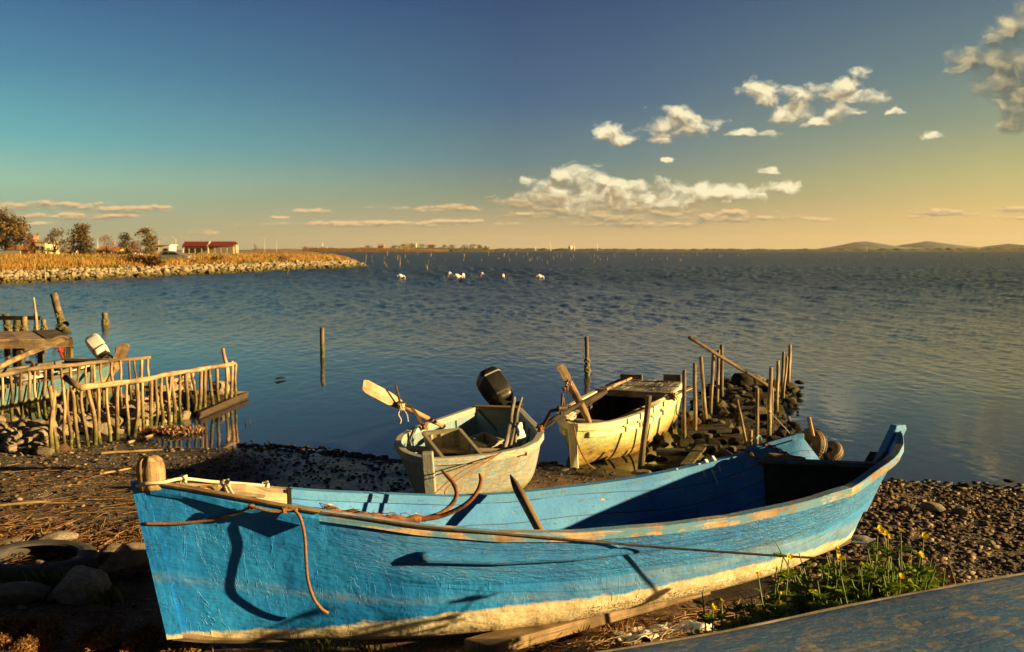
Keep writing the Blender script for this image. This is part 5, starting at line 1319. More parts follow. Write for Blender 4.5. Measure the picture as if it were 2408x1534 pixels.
def skiff():
    B = at(1010, 1083, 9.2); S = at(1167, 957, 12.4)
    root = thing('skiff', (B.x + .3, 10.6, .1), 'weathered pale blue skiff with a blunt bow and crates inside, middle of the beach', 'boat')
    ts = [0, .04, .10, .2, .3, .45, .6, .8, 1]
    bl = [.02, .20, .36, .53, .60, .62, .56, .42, .29]; br = [.02, .26, .54, .80, .88, .86, .74, .52, .31]
    hh = [.665, .66, .66, .67, .675, .665, .65, .645, .64]
    zk = [.07, .06, .05, .04, .02, .0, .0, .03, .08]
    sec, ax, nn, L = small_boat(root, B, S, ts, bl, br, hh, zk, M['skiff_hull'], M['skiff_inner'], M['skiff_rail'], vee=.42, rake=.10, rail_h=.055, rail_w=.02)
    # stem post with square head
    c0 = sec(0, 1)[0]; c1 = sec(0, 1)[-1]
    MB().box(c0 + Vector((0, -.02, .075)), c1 + Vector((0, -.01, -.02)), .11, .075, (0, 1, 0)).build('stem', M['skiff_rail'], root, bevel=.012)
    # transom cap and thwarts
    a, b = sec(1, 1)[0], sec(1, -1)[0]
    MB().box(a + Vector((0, -.02, .005)), b + Vector((0, -.02, .005)), .11, .045).build('transom_cap', M['bare'], root, bevel=.006)
    a = at(952, 1051, 9.95); b = at(1243, 1060, 9.75)
    MB().box(a + Vector((0, 0, -.02)), b + Vector((0, 0, -.02)), .16, .035).build('thwart', M['pale'], root, bevel=.005)
    MB().box(sec(.10, 1, .06)[1] + Vector((0, 0, .02)), sec(.06, -1, .06)[1] + Vector((0, 0, .02)), .14, .05).build('bow_thwart', M['skiff_rail'], root, bevel=.005)
    for t in (.3, .42, .55, .68, .8):
        p = sec(t, -1, .045, .05)[1:]; f = sec(t, 1, .045, .05)[1:]; MB().tube(p + f[::-1][1:], .018, 5).build('frame', M['skiff_inner'], root)
    # iron outriggers on both sides
    for P, extra in (([at(998, 1006, 10.55), at(967, 957, 10.5), at(944, 951, 10.48)], [at(930, 906, 10.45), at(944, 958, 10.48)]), ([at(1271, 1012, 10.25), at(1296, 967, 10.2), at(1322, 960, 10.2)], [at(1319, 976, 10.2), at(1323, 925, 10.2)])):
        m = MB()
        for p, q in zip(P, P[1:]): m.box(p, q, .032, .032)
        m.tube([P[-1] + Vector((-.045, -.02, 0)), P[-1] + Vector((.045, .02, 0))], .032, 10)
        o = m.build('outrigger', M['iron'], root); MB().tube(extra, .013, 7).build('thole_pin', M['iron'], o)
    for p in (at(998, 1003, 10.53), at(1271, 1008, 10.23)):
        MB().tube(knot(p, .035, 2), .010, 5).build('lashing', M['rope_brown'], root)
    # black outboard
    t = thing('outboard_motor', at(1190, 945, 12.55), 'black outboard motor tilted up on the stern of the pale skiff', 'outboard motor')
    lo = at(1186, 945, 12.55); hi = at(1140, 878, 12.75); c = (lo + hi) / 2; u = (hi - lo)
    U, s, f = outboard(t, c, u, (1, .5, .25), u.length * 1.02, M['black_plastic'])
    size = u.length
    for k in (-1, 1):
        rr = []
        for z in np.linspace(-.46, .44, 12):
            w = np.interp(z, [-.5, -.1, .3, .5], [.64, .80, .74, .42])
            h_ = np.interp(z, [-.5, -.1, .3, .5], [.55, .84, .78, .4])
            rr.append(c + U * (z * size) + s * (w * size * .408) + f * (h_ * size * .17 * k))
        MB().tube(rr, .005, 5).build('trim_line', M['rope_white'], t)
    MB().tube([hi + U * .0, hi + U * .03 + s * .05, hi + U * .07 + s * .07], .012, 6).build('cable_lug', M['iron'], t)
    MB().tube([at(1215, 950, 12.5), at(1222, 946, 12.45), at(1228, 952, 12.4)], .022, 7).build('clamp', M['iron'], t)
    # paddle on the left outrigger
    oar('paddle', at(853, 905, 10.25), at(1040, 1003, 10.9), 'pale yellow bladed paddle resting on the left outrigger of the skiff', 'bare', .52, .16, .026, blade_mat='pale', nrm=(.35, -.75, .55))
    m = MB()
    m.tube(curve_pts([at(941, 962, 10.4), at(937, 975, 10.38), at(943, 987, 10.38), at(941, 996, 10.38)], 9), .007, 5); m.tube(curve_pts([at(948, 962, 10.4), at(957, 975, 10.38), at(960, 992, 10.38)], 6), .006, 5)
    m.tube(knot(at(943, 958, 10.42), .035, 1), .008, 5)
    tag(m.build('cord', M['rope_white'], loc=at(941, 962, 10.4)), 'pale cord ends dangling from the paddle lashing', 'cord')
    oar('oar', at(1268, 1008, 10.35), at(1372, 944, 11.3), 'dark wet oar lying from the right outrigger towards the yellow boat', 'dark', .3, .12, .028)
    # sticks standing in the boat
    for k, (p, q, r, lb) in enumerate(((at(1188, 1054, 9.9), at(1209, 935, 10.75), .022, 'thickest crooked stick leaning in the skiff'), (at(1199, 1054, 9.95), at(1226, 935, 10.8), .013, 'thin upright stick leaning right of the thick one in the skiff'), (at(1213, 1046, 10.1), at(1220, 955, 10.7), .011, 'thinnest stick in the skiff in front of the white sack'))):
        C = [p.lerp(q, i / 8) for i in range(9)]
        tag(MB().tube(wobble(C, .018, k + 3, 4), [r * 1.1] * 5 + [r] * 4, 8).build('stick', M['grey'], loc=p, smooth=True), lb, 'stick')
    # white sack
    V, F = rock_geo(71, 3, cuts=6, rough=.3, flat=1.2); c = at(1217, 1018, 10.35)
    Q = V * np.array([.11, .10, .13]) + np.array(c); o = fast_mesh('sack', Q, F, simple('white_sacking', (.42, .43, .42), (.70, .70, .66), 6, .85, .01), True, loc=c); tag(o, 'crumpled white sack behind the sticks in the pale skiff', 'sack')
    # two open fish crates
    def crate(cn, depth, label):
        """cn: rim corners back-left, back-right, front-right, front-left"""
        ctr = sum(cn, Vector()) / 4; nrm = (cn[1] - cn[0]).cross(cn[3] - cn[0]).normalized()
        if nrm.z > 0: nrm = -nrm
        t = thing('fish_crate', ctr, label, 'crate')
        bot = [p.lerp(ctr, .10) + nrm * depth for p in cn]; th = .018
        ins = [p.lerp(ctr, .075) for p in cn]; bin_ = [p.lerp(ctr, .17) + nrm * (depth - th) for p in cn]
        vs = list(cn) + bot + ins + bin_
        fs = []
        for i in range(4):
            j = (i + 1) % 4; fs += [(i, j, 4 + j, 4 + i), (8 + j, 8 + i, 12 + i, 12 + j), (j, i, 8 + i, 8 + j)]
        fs += [(4, 5, 6, 7), (15, 14, 13, 12)]
        MB().add(vs, fs, [[(0, 0), (0, .3), (.3, .3), (.3, 0)]] * len(fs)).build('tub', M['crate'], t)
        m = MB()
        for i in range(4): m.box(cn[i] - nrm * .012, cn[(i + 1) % 4] - nrm * .012, .03, .03, nrm)
        m.build('rim', M['crate'], t)
        for i in range(4):
            for f_ in (.2, .5, .8):
                p = ins[i].lerp(ins[(i + 1) % 4], f_); q = bin_[i].lerp(bin_[(i + 1) % 4], f_); MB().box(p, q, .04, .012, (ctr - p)).build('rib', M['crate'], t)
    # a rigid, tilted rectangle fitted to the sight lines of its rim
    a = at(995, 1021, 9.86); b = at(1081, 1013, 9.92); d_ = at(1044, 1083, 9.42)
    crate([a, b, b + (d_ - a), d_], .27, 'larger tilted olive fish crate at the bow of the pale skiff')
    a = at(1102, 1035, 10.25); b = at(1139, 1022, 10.45); d_ = at(1146, 1053, 10.0)
    crate([a, b, b + (d_ - a), d_], .2, 'smaller olive fish crate behind the larger one in the pale skiff')
    m = MB().tube(curve_pts([sec(.13, -1)[0] + Vector((0, -.02, .01)), at(1085, 1110, 9.05), at(1010, 1172, 8.75)], 14), .007, 5); m.tube(curve_pts([sec(.13, -1)[0] + Vector((0, -.02, .01)), at(1060, 1140, 8.9), at(1045, 1172, 8.78)], 14), .006, 5)
    tag(m.build('cord', M['rope_brown'], loc=at(1085, 1110, 9.05)), 'thin mooring cords hanging over the bow of the pale skiff', 'cord')
    return sec
SK = skiff()

# ---------------------------------------------------------------- the yellow boat
M['droppings'] = wood('spattered_deck', (.10, .085, .07), (.36, .30, .23), chips=(.62, .62, .58), chip_amt=.43)
def yellow_boat():
    B = at(1352, 999, 11.8); S = Vector((2.16, 15.1, .62))
    root = thing('yellow_boat', (1.45, 13.4, .0), 'yellow boat with double cream rubbing rails and a decked stern, afloat by the jetty', 'boat')
    ts = [0, .04, .10, .2, .35, .55, .75, 1]
    b_ = [.03, .20, .34, .46, .55, .57, .55, .48]
    hh = [.53, .525, .525, .53, .54, .56, .59, .63]
    zk = [.0, -.01, -.03, -.06, -.10, -.12, -.12, -.10]
    sec, ax, nn, L = small_boat(root, B, S, ts, b_, b_, hh, zk, M['yellow_hull'], M['yellow_inner'], M['yellow_rail'], vee=.3, rake=.03, rail_h=.07, rail_w=.022)
    for side in (-1, 1):                                   # lower rubbing rail, in two lengths
        for t0, t1 in ((.03, .30), (.31, .97)):
            P = []
            for i in range(25):
                t = lerp(t0, t1, i / 24); q = sec(t, side); P.append(q[1].lerp(q[2], .85))
            D = []
            for i in range(25):
                d = (P[min(i + 1, 24)] - P[max(i - 1, 0)]).normalized(); D.append(Vector((d.y, -d.x, 0)) if side < 0 else Vector((-d.y, d.x, 0)))
            r = MB(); rail(r, P, .032, .01, .032, .032, lambda i: D[i]); r.build('rubbing_rail', M['yellow_rail'], root)
    c0 = sec(0, 1)[0]; c1 = sec(0, 1)[-1]
    MB().box(c0 + Vector((-.01, -.02, .02)), c1 + Vector((-.01, -.02, -.05)), .10, .07, (0, 1, 0)).build('stem', M['yellow_rail'], root, bevel=.012)
    # stern deck with planks and coaming
    q0, q1 = .70, .99
    for k in range(5):
        f0, f1 = (k + .04) / 5, (k + .96) / 5
        r = MB(); rows = []
        for t in np.linspace(q0, q1, 5):
            a = sec(t, 1)[0]; b = sec(t, -1)[0]; z = Vector((0, 0, .02))
            p, q = a.lerp(b, f0) + z, a.lerp(b, f1) + z; rows.append([p, q, q - Vector((0, 0, .03)), p - Vector((0, 0, .03))])
        r.loft(rows).build('deck_plank', M['droppings'], root)
    a = sec(q0, 1)[0]; b = sec(q0, -1)[0]
    MB().box(a + Vector((0, -.02, -.01)), b + Vector((0, -.02, -.01)), .05, .09).build('deck_beam', M['grey'], root)
    a = sec(.97, 1)[0] + Vector((0, 0, .03)); b = sec(.97, -1)[0] + Vector((0, 0, .03))
    for f0, f1, h in ((.02, .38, .07), (.72, 1.0, .10)):
        MB().box(a.lerp(b, f0) + Vector((0, 0, h / 2)), a.lerp(b, f1) + Vector((0, 0, h / 2)), .05, h).build('coaming', M['grey'], root, bevel=.008)
    a = sec(.16, 1, .05)[0] + Vector((0, 0, -.05)); b = sec(.16, -1, .05)[0] + Vector((0, 0, -.05)); MB().box(a, b, .14, .03).build('thwart', M['grey'], root)
    for t in (.25, .36, .47, .58, .68):
        p = sec(t, -1, .045, .05)[1:]; f = sec(t, 1, .045, .05)[1:]; MB().tube(p + f[::-1][1:], .018, 5).build('frame', M['yellow_inner'], root)
    # droppings on the deck belong to its wood; rope coil at the bow
    C = []
    c = at(1332, 985, 12.05)
    for k in range(90):
        a = k * .42; C.append(c + Vector((math.cos(a) * (.10 + .02 * math.sin(k * .7)), math.sin(a) * (.10 + .02 * math.cos(k)), .01 * math.sin(k * 1.3) + .0009 * k)))
    tag(MB().tube(C, .009, 5).build('rope_coil', M['rope_white'], loc=c), 'coil of pale rope at the bow of the yellow boat', 'rope')
    # oar leaning over the left rail, with its lashed blade up
    oar('oar', at(1317, 859, 12.55), at(1388, 996, 12.25), 'oar with a leaf-shaped blade standing up over the left rail of the yellow boat', 'bare', .36, .12, .045, nrm=(.3, -.8, .4))
    m = MB(); p = at(1338, 908, 12.42)
    m.tube([at(1325, 916, 12.38), at(1348, 906, 12.46)], .03, 9); m.tube([at(1336, 892, 12.4), at(1334, 918, 12.38)], .016, 7)
    tag(m.build('thole_bar', M['rust'], loc=p), 'rusty iron crossbar lashed to the standing oar', 'thole pin')
    m = MB(); m.tube(knot(p, .05, 3), .009, 5); m.tube(curve_pts([p, at(1333, 935, 12.4), at(1338, 950, 12.4), at(1334, 962, 12.4)], 10), .008, 5); m.tube(curve_pts([p, at(1345, 930, 12.4), at(1342, 948, 12.4)], 10), .007, 5)
    tag(m.build('oar_lashing', M['rope_white'], loc=p), 'pale cord lashing with hanging ends on the standing oar', 'cord')
    oar('oar', at(1340, 968, 12.25), at(1425, 921, 12.75), 'thick dark oar shaft across the left rail of the yellow boat', 'dark', .25, .09, .042)
    oar('oar', at(1632, 908, 13.85), at(1455, 985, 12.7), 'long pale oar lying along the right rail and sticking out past the yellow boat', 'pale', .30, .11, .028)
    m = MB(); p = at(1578, 933, 13.45); m.tube(knot(p, .05, 5), .010, 5); m.tube(curve_pts([p, at(1592, 940, 13.4), at(1590, 972, 13.4), at(1600, 978, 13.4)], 12), .008, 5)
    tag(m.build('oar_lashing', M['rope_brown'], loc=p), 'brown cord lashing the long pale oar to the right rail', 'cord')
    p, q = at(1335, 1000, 11.95), at(1323, 936, 12.3); tag(MB().tube(wobble([p.lerp(q, i / 6) for i in range(7)], .006, 2), [.02] * 7, 7).build('stick', M['bare'], loc=p), 'short upright stick in the rope coil of the yellow boat', 'stick')
    p, q = at(1425, 921, 13.1), at(1488, 893, 15.2); tag(MB().tube(wobble([p.lerp(q, i / 8) + Vector((0, 0, .03)) for i in range(9)], .01, 2), [.02] * 9, 7).build('pole', M['bare'], loc=p), 'thin pole lying along the left side onto the stern deck of the yellow boat', 'pole')
    # mooring rope from the stem down
    P = [at(1350, 1005, 11.68), at(1356, 1035, 11.6), at(1366, 1062, 11.55), at(1382, 1090, 11.5), at(1400, 1104, 11.5)]
    tag(MB().tube(curve_pts(P, 20), .011, 6).build('mooring_rope', M['rope_brown'], loc=P[0]), 'dark mooring rope hanging from the stem of the yellow boat', 'rope')
    return sec
YB = yellow_boat()

# ---------------------------------------------------------------- stone jetty with its poles
def jetty_c(f):                                            # centre line of the jetty, near to far
    return Vector((np.interp(f, [0, .3, .7, 1], [2.35, 2.95, 4.05, 4.85]), np.interp(f, [0, .3, .7, 1], [11.4, 13.4, 16.9, 19.4]), 0))
def jetty():
    r = random.Random(17)
    # mound of dark rubble
    n, m = 60, 15; V = []
    for i in range(n):
        f = i / (n - 1); c = jetty_c(f); d = (jetty_c(min(1, f + .02)) - jetty_c(max(0, f - .02))).normalized(); s = Vector((d.y, -d.x, 0))
        for k in range(m):
            w = (k / (m - 1) - .5) * 2; p = c + s * (w * .95); h = .11 * (1 - abs(w) ** 2.2) - .14 * abs(w) ** 4 + mnoise.noise(p * 3) * .06 + mnoise.noise(p * 9) * .03
            V.append((p.x, p.y, h - .02))
    I, J = np.meshgrid(np.arange(n - 1), np.arange(m - 1), indexing='ij'); a = (I * m + J).ravel()
    tag(fast_mesh('jetty_mound', V, np.stack([a, a + m, a + m + 1, a + 1], 1), M['blackstone'], True), kind='structure')
    ms = rocks('blackstone', 8, 3, cuts=9, rough=.15); ms2 = rocks('stone_wet', 8, 3, cuts=9, rough=.12)
    for i in range(190):
        f = r.random() ** .8; c = jetty_c(f); w = r.uniform(-.9, .9); d = (jetty_c(min(1, f + .02)) - jetty_c(max(0, f - .02))).normalized(); s = Vector((d.y, -d.x, 0)); p = c + s * w
        sz = r.uniform(.035, .095); lit = r.random() < .30
        put_rock('jetty_stone', r.choice(ms2 if lit else ms), (p.x, p.y, .10 * (1 - abs(w) ** 2) - .02), (sz * r.uniform(1, 1.5), sz, sz), 'light stone lying among the dark rubble of the jetty' if lit else 'dark slimy stone of the rubble jetty', 'stone', 'light stones on the jetty' if lit else 'dark stones of the jetty', sink=.2)
    for u, v, s, lb, k in ((1772, 908, .25, 'largest pale boulder at the far end of the jetty', 0), (1742, 912, .22, 'dark boulder left of the pale boulder at the jetty end', 1), (1820, 925, .20, 'dark boulder right of the pale boulder at the jetty end', 1), (1850, 918, .16, 'farthest dark boulder beyond the jetty poles', 1), (1632, 1002, .15, 'reddish rounded stone on the left side of the jetty', 2), (1735, 1026, .12, 'light boulder in the middle of the jetty', 0), (1692, 960, .15, 'light round stone low on the left side of the jetty', 0), (1660, 1066, .10, 'small pale tilted stone near the foot of the jetty', 0)):
        p = on(u, v, .05); put_rock('boulder', rocks(('stone_wet', 'blackstone', 'redstone')[k], 8, 3, cuts=9, rough=.15)[r.randrange(8)], (p.x, p.y, .02), s, lb, 'boulder', sink=.25)
    # half sunk steps of planks
    for (u0, v0, u1, v1, lb) in ((1600, 1016, 1712, 1010, 'dark step plank across the middle of the jetty'), (1545, 1062, 1640, 1064, 'lowest dark plank at the foot of the jetty')):
        a = on(u0, v0, .16); b = on(u1, v1, .16); tag(MB().box(a, b, .22, .05).build('step_plank', M['dark'], loc=a, bevel=.006), lb, 'plank')
    a = on(1612, 1096, .15); b = on(1650, 1050, .2); tag(MB().box(a, b, .13, .03).build('mossy_plank', M['picket'], loc=a), 'short mossy plank lying up the jetty foot', 'plank')
    # poles
    P = [(1608, 999, 1608, 871, 12.9, .034, 'nearest pole of the left row of jetty poles'), (1634, 996, 1634, 855, 13.3, .034, 'second pole of the left row of jetty poles'), (1656, 958, 1648, 840, 14.4, .038, 'third, mussel covered pole of the left row of jetty poles'), (1671, 954, 1678, 829, 15.2, .034, 'dark pole under the leaning pole on the jetty'), (1686, 952, 1690, 823, 16.0, .034, 'thin pole behind the leaning pole on the jetty'), (1697, 946, 1697, 811, 17.0, .042, 'tallest pole of the left row of jetty poles'),
         (1806, 1046, 1812, 864, 13.2, .036, 'tallest, nearest pole of the right row of jetty poles'), (1815, 985, 1816, 915, 14.7, .028, 'dark short pole just behind the nearest right jetty pole'), (1826, 975, 1829, 849, 15.5, .034, 'second pole of the right row of jetty poles'), (1840, 945, 1842, 827, 17.2, .034, 'dark reddish pole of the right row of jetty poles'), (1841, 948, 1851, 838, 16.6, .026, 'thin slanting pole of the right row of jetty poles'), (1854, 918, 1857, 812, 18.6, .04, 'farthest pole of the right row of jetty poles'),
         (1780, 1058, 1780, 911, 12.3, .030, 'slim straight pole at the foot of the jetty'), (1758, 1060, 1734, 940, 12.0, .022, 'thin slanting pole at the foot of the jetty'), (1765, 1056, 1766, 1012, 12.2, .034, 'short thick stump at the foot of the jetty'), (1507, 1098, 1526, 931, 11.6, .045, 'thick pole leaning in front of the yellow boat')]
    for (u0, v0, u1, v1, y, rad, lb) in P:
        a = at(u0, v0, y); b = at(u1, v1, y)
        if a.z > -.25: a = a + (a - b).normalized() * .3
        C = [a.lerp(b, i / 9) for i in range(10)]
        o = MB().tube(wobble(C, .014, u0 * .01, 3), [k_ * rad for k_ in [.9] * 4 + [.8] * 5 + [.72]], 9).build('jetty_pole', M['post'], loc=(a.x, a.y, 0), smooth=True, angle=60); tag(o, lb, 'pole', 'poles of the jetty')
    a = at(1622, 794, 14.6); b = at(1822, 918, 16.2); tag(MB().tube(wobble([a.lerp(b, i / 10) for i in range(11)], .01, 4, 2), [.028] * 11, 9).build('leaning_pole', M['bare'], loc=b, smooth=True), 'long bare pole leaning across the jetty poles', 'pole')
    P = [at(1806, 965, 13.2), at(1832, 992, 12.9), at(1856, 1018, 12.6)]
    tag(MB().tube(P, .006, 5).build('string', M['rope_white'], loc=P[0]), 'taut pale string from the nearest right pole down to the weed heap', 'string')
    P = [at(1760, 1064, 11.9), at(1774, 1040, 12.1), at(1784, 1025, 12.2), at(1790, 1032, 12.2), at(1790, 1050, 12.0)]
    tag(MB().tube(curve_pts(P, 16), .009, 5).build('blue_string', simple('blue_nylon', (.08, .28, .42), (.14, .40, .55), 20, .5, 0), loc=P[0]), 'light blue nylon string tied to the slim pole at the jetty foot', 'string')
    p = at(1508, 1110, 11.2); put_rock('boulder', rocks('stone', 8, 3, cuts=9)[3], (p.x, p.y, .04), (.14, .12, .09), 'pale flat stone at the base of the leaning thick pole', 'stone')
    a = onground(1515, 1106); b = onground(1660, 1112); a.z += .04; b.z += .05; tag(MB().box(a, b, .10, .06).build('timber', M['picket'], loc=a), 'grey timber lying from the thick pole towards the jetty', 'timber')
jetty()

def tyre(c, axis, R_, r, label, mat='tan_rubber', groove=True, name='tyre'):
    c = Vector(c); ax = Vector(axis).normalized(); u = ax.cross(Vector((0, 0, 1)) if abs(ax.z) < .9 else Vector((1, 0, 0))).normalized(); w = ax.cross(u)
    t = thing(name, c, label, 'tyre')
    prof = [(-.9, -.62), (-1.0, -.2), (-.96, .35), (-.80, .78), (-.55, .97), (.55, .97), (.80, .78), (.96, .35), (1.0, -.2), (.9, -.62), (.72, -.80), (.80, -.2), (.74, .4), (-.74, .4), (-.80, -.2), (-.72, -.8)]
    rings = []
    n = 72
    for k in range(n):
        a = 2 * math.pi * k / n; d = u * math.cos(a) + w * math.sin(a)
        lug = .025 if k % 2 else 0
        rings.append([c + ax * (p * r * .9) + d * (R_ - r + q * r * 1.0 - (lug * r * 2 if q > .9 else 0)) for p, q in prof])
    m = len(prof); vs = [p for q in rings for p in q]; fs = []
    for i in range(n):
        for k in range(m): fs.append((i * m + k, i * m + (k + 1) % m, ((i + 1) % n) * m + (k + 1) % m, ((i + 1) % n) * m + k))
    MB().add(vs, fs).build('tread', M[mat], t)
    if groove:
        for p in (-.28, .28):
            MB().tube([c + ax * (p * r) + (u * math.cos(a) + w * math.sin(a)) * (R_ - r + .985 * r) for a in np.linspace(0, 2 * math.pi, 61)[:-1]], r * .06, 5, closed=True).build('groove', M['rubber'], t)
    return t
tyre(at(1908, 1046, 11.9), (-.80, -.55, .25), .205, .085, 'standing muddy tyre behind the wash board of the blue boat')
tyre(at(1952, 1064, 12.3), (-.45, -.40, .80), .165, .07, 'smaller muddy tyre lying in the shallow water right of the standing tyre')
a, b = at(1912, 1027, 11.6), at(1902, 982, 11.7); tag(MB().tube(wobble([a.lerp(b, i / 5) for i in range(6)], .005), [.026] * 6, 8).build('stump_pole', M['bare'], loc=a), 'short barked pole stuck in the standing tyre', 'pole')
a, b = at(1990, 1090, 8.6), at(1968, 1048, 8.7)
tag(MB().box(at(1946, 1082, 7.6), at(1937, 1066, 7.62), .045, .02).build('wood_peg', M['bare'], loc=at(1941, 1078, 7.6)), 'small bright wooden peg sticking up behind the stern thwart', 'peg')
V, F = rock_geo(88, 3, cuts=5, rough=.5, flat=.55); c = at(1868, 1032, 12.2)
tag(fast_mesh('weed_heap', V * np.array([.24, .2, .16]) + np.array([c.x, c.y, .03]), F, M['weed'], True, loc=c), 'dark heap of weed and rubble behind the wash board', 'weed')

# ---------------------------------------------------------------- posts in the water
def post(u0, v0, u1, v1, y, rad, label, mussels=True, name='mooring_post', mat='pile'):
    a = at(u0, v0, y); b = at(u1, v1, y); t = thing(name, (a.x, a.y, 0), label, 'post')
    A = a + (a - b).normalized() * .5
    C = [A.lerp(b, i / 9) for i in range(10)]
    MB().tube(wobble(C, rad * .25, u0 * .013, 4), [rad * 1.05] * 5 + [rad] * 5, 10).build('post', M[mat], t, smooth=True, angle=60)
    if mussels:
        V0, F0 = rock_geo(5, 1, rough=.1, flat=.8); r = random.Random(int(u0)); Q = []; Fs = []; n = 0
        H = (b - a).length
        for i in range(70):
            h = r.uniform(-.1, .42) * H; an = r.uniform(0, 6.28); p = a.lerp(b, max(0, h / H)) + Vector((math.cos(an) * rad, math.sin(an) * rad, min(0, h))); s = r.uniform(.018, .045) * (1.2 - max(0, h / H))
            Q.append(V0 * np.array([s, s, s * 1.3]) + np.array(p)); Fs.append(F0 + n); n += len(V0)
        fast_mesh('mussel_crust', np.concatenate(Q), np.concatenate(Fs), M['mussel'], parent=t, loc=(a.x, a.y, 0))
    return t
M['mussel'] = simple('mussel_crust', (.05, .04, .018), (.30, .23, .09), 25, .8, .01)
post(758, 838, 757, 770, 24.2, .055, 'lone dark post with a double top in the open water', False)
post(1381, 880, 1379, 792, 20.6, .042, 'crooked reddish stake with weed, upright behind the yellow boat')
post(248, 762, 245, 736, 34.8, .10, 'short square mussel covered post standing alone in the water')
post(145, 760, 125, 690, 36, .13, 'tall pale tilted post at the end of the old piles', True, mat='post')
post(20, 782, 13, 738, 30.5, .10, 'leftmost dark pile of the ruined landing', True)
post(40, 776, 40, 752, 31.5, .11, 'stout pale pile second from the left in the ruined landing', True)
post(86, 780, 84, 736, 29.8, .055, 'short pile right behind the thin tall stick', True)
post(57, 782, 56, 745, 29.6, .09, 'mussel covered pile in the middle of the ruined landing', True)
post(104, 779, 102, 752, 30.5, .07, 'rightmost broken pile of the ruined landing', True)
a, b = at(0, 748, 30.2), at(98, 748, 30.0); tag(MB().box(a - Vector((1, 0, 0)), b, .12, .12).build('landing_beam', M['dark'], loc=a), 'dark beam nailed across the piles of the ruined landing', 'beam')
r_ = random.Random(3)
for i in range(14):
    p = on(r_.choice([r_.uniform(45, 125), r_.uniform(140, 158)]), r_.uniform(776, 783) if i < 11 else 762); put_rock('oyster_clump', rocks('stone_wet', 8, 2, cuts=5, rough=.35)[i % 8], (p.x, p.y, -.05), r_.uniform(.10, .20), 'rounded clump of oysters at the foot of the old piles', 'oysters', 'oyster clumps at the old piles', sink=.3)
a, b = at(90, 790, 24), at(79, 700, 24); tag(MB().tube([a - Vector((0, 0, .8)), a.lerp(b, .5), b], [.032, .03, .026], 8).build('tall_stick', M['pale'], loc=a), 'thin tall pale stick standing behind the pier deck', 'stick')
# little things afloat
o = MB().loft([[at(645, 890, 19.8) + Vector((0, 0, -.02)), at(650, 888, 19.8), at(664, 890, 19.8) + Vector((0, 0, -.01))], [p + Vector((.03, .25, -.01)) for p in (at(645, 890, 19.8), at(650, 888, 19.8), at(664, 890, 19.8))]], closed=True).build('driftwood', M['dark'], loc=on(655, 891)); tag(o, 'dark piece of driftwood floating in the calm water', 'driftwood')
for u, v, lb in ((578, 997, 'left one of two dark twigs sticking out of the calm water'), (588, 998, 'right one of two dark twigs sticking out of the calm water')):
    p = on(u, v); tag(MB().tube([p - Vector((0, 0, .1)), p + Vector((.0, 0, .075))], .008, 5).build('twig', M['dark'], loc=p), lb, 'twig')

# ---------------------------------------------------------------- pier on the left
def pier():
    y0 = 20.6; zt = .79
    c = {'fr': at(171, 797, y0), 'fl': at(-90, 810, 20.0), 'br': on(130, 776, zt), 'bl': on(-90, 784, zt)}
    fr, fl = Vector((c['fr'].x, c['fr'].y, zt)), Vector((c['fl'].x, c['fl'].y, zt)); br, bl = Vector((c['br'].x, c['br'].y, zt)), Vector((c['bl'].x, c['bl'].y, zt))
    root = thing('pier', ((fr.x + fl.x) / 2, y0 + .8, 0), 'small plank pier on wooden legs at the left edge', 'pier')
    for k in range(4):
        f0, f1 = k / 4 + .004, (k + 1) / 4 - .004
        p = [fl.lerp(fr, f0), fl.lerp(fr, f1), bl.lerp(br, f1), bl.lerp(br, f0)]
        z = Vector((0, 0, .012 * (k % 2)))
        MB().loft([[q + z for q in p], [q + z - Vector((0, 0, .035)) for q in p]]).build('deck_board', M['deck'], root)
    MB().box(fl + Vector((0, -.03, -.10)), fr + Vector((.02, -.03, -.10)), .05, .16).build('edge_beam', M['bare'], root)
    MB().box(fr + Vector((-.03, .03, -.14)), br + Vector((-.03, 0, -.14)), .05, .16).build('edge_beam', M['dark'], root)
    for (u, yy, w) in ((164, y0 + .05, .11), (48, y0 - .2, .10), (36, y0 - .15, .07), (97, y0 + .25, .10), (152, y0 + 1.5, .09), (18, y0 + 1.2, .09)):
        p = at(u, 850, yy); MB().box((p.x, yy, -.6), (p.x, yy, zt - .06), w, w, (0, 1, 0)).build('leg', M['pile'], root)
pier()
def red_cloth():
    p = at(141, 822, 21.8); m = MB(); m.tube(knot(p, .05, 2), .02, 5); m.tube(curve_pts([p, at(144, 835, 21.7), at(151, 848, 21.6)], 8), [.03] * 9, 6, flat=.5)
    tag(m.build('red_cloth', simple('red_cloth', (.20, .015, .012), (.36, .04, .03), 14, .9, .01), loc=p), 'red cloth strip tied under the pier deck', 'cloth')
red_cloth()
oar('big_oar', at(155, 791, 19.9), at(-45, 882, 16.2), 'big brown steering oar leaning against the pier edge', 'bare', .55, .22, .045, nrm=(.2, -.75, .6))
P = [at(62, 853, 18.0), at(75, 852, 17.9), at(90, 882, 17.5)]; tag(MB().tube(P, .028, 7).build('bent_pipe', M['rust'], loc=P[0]), 'bent rusty pipe under the steering oar', 'pipe')

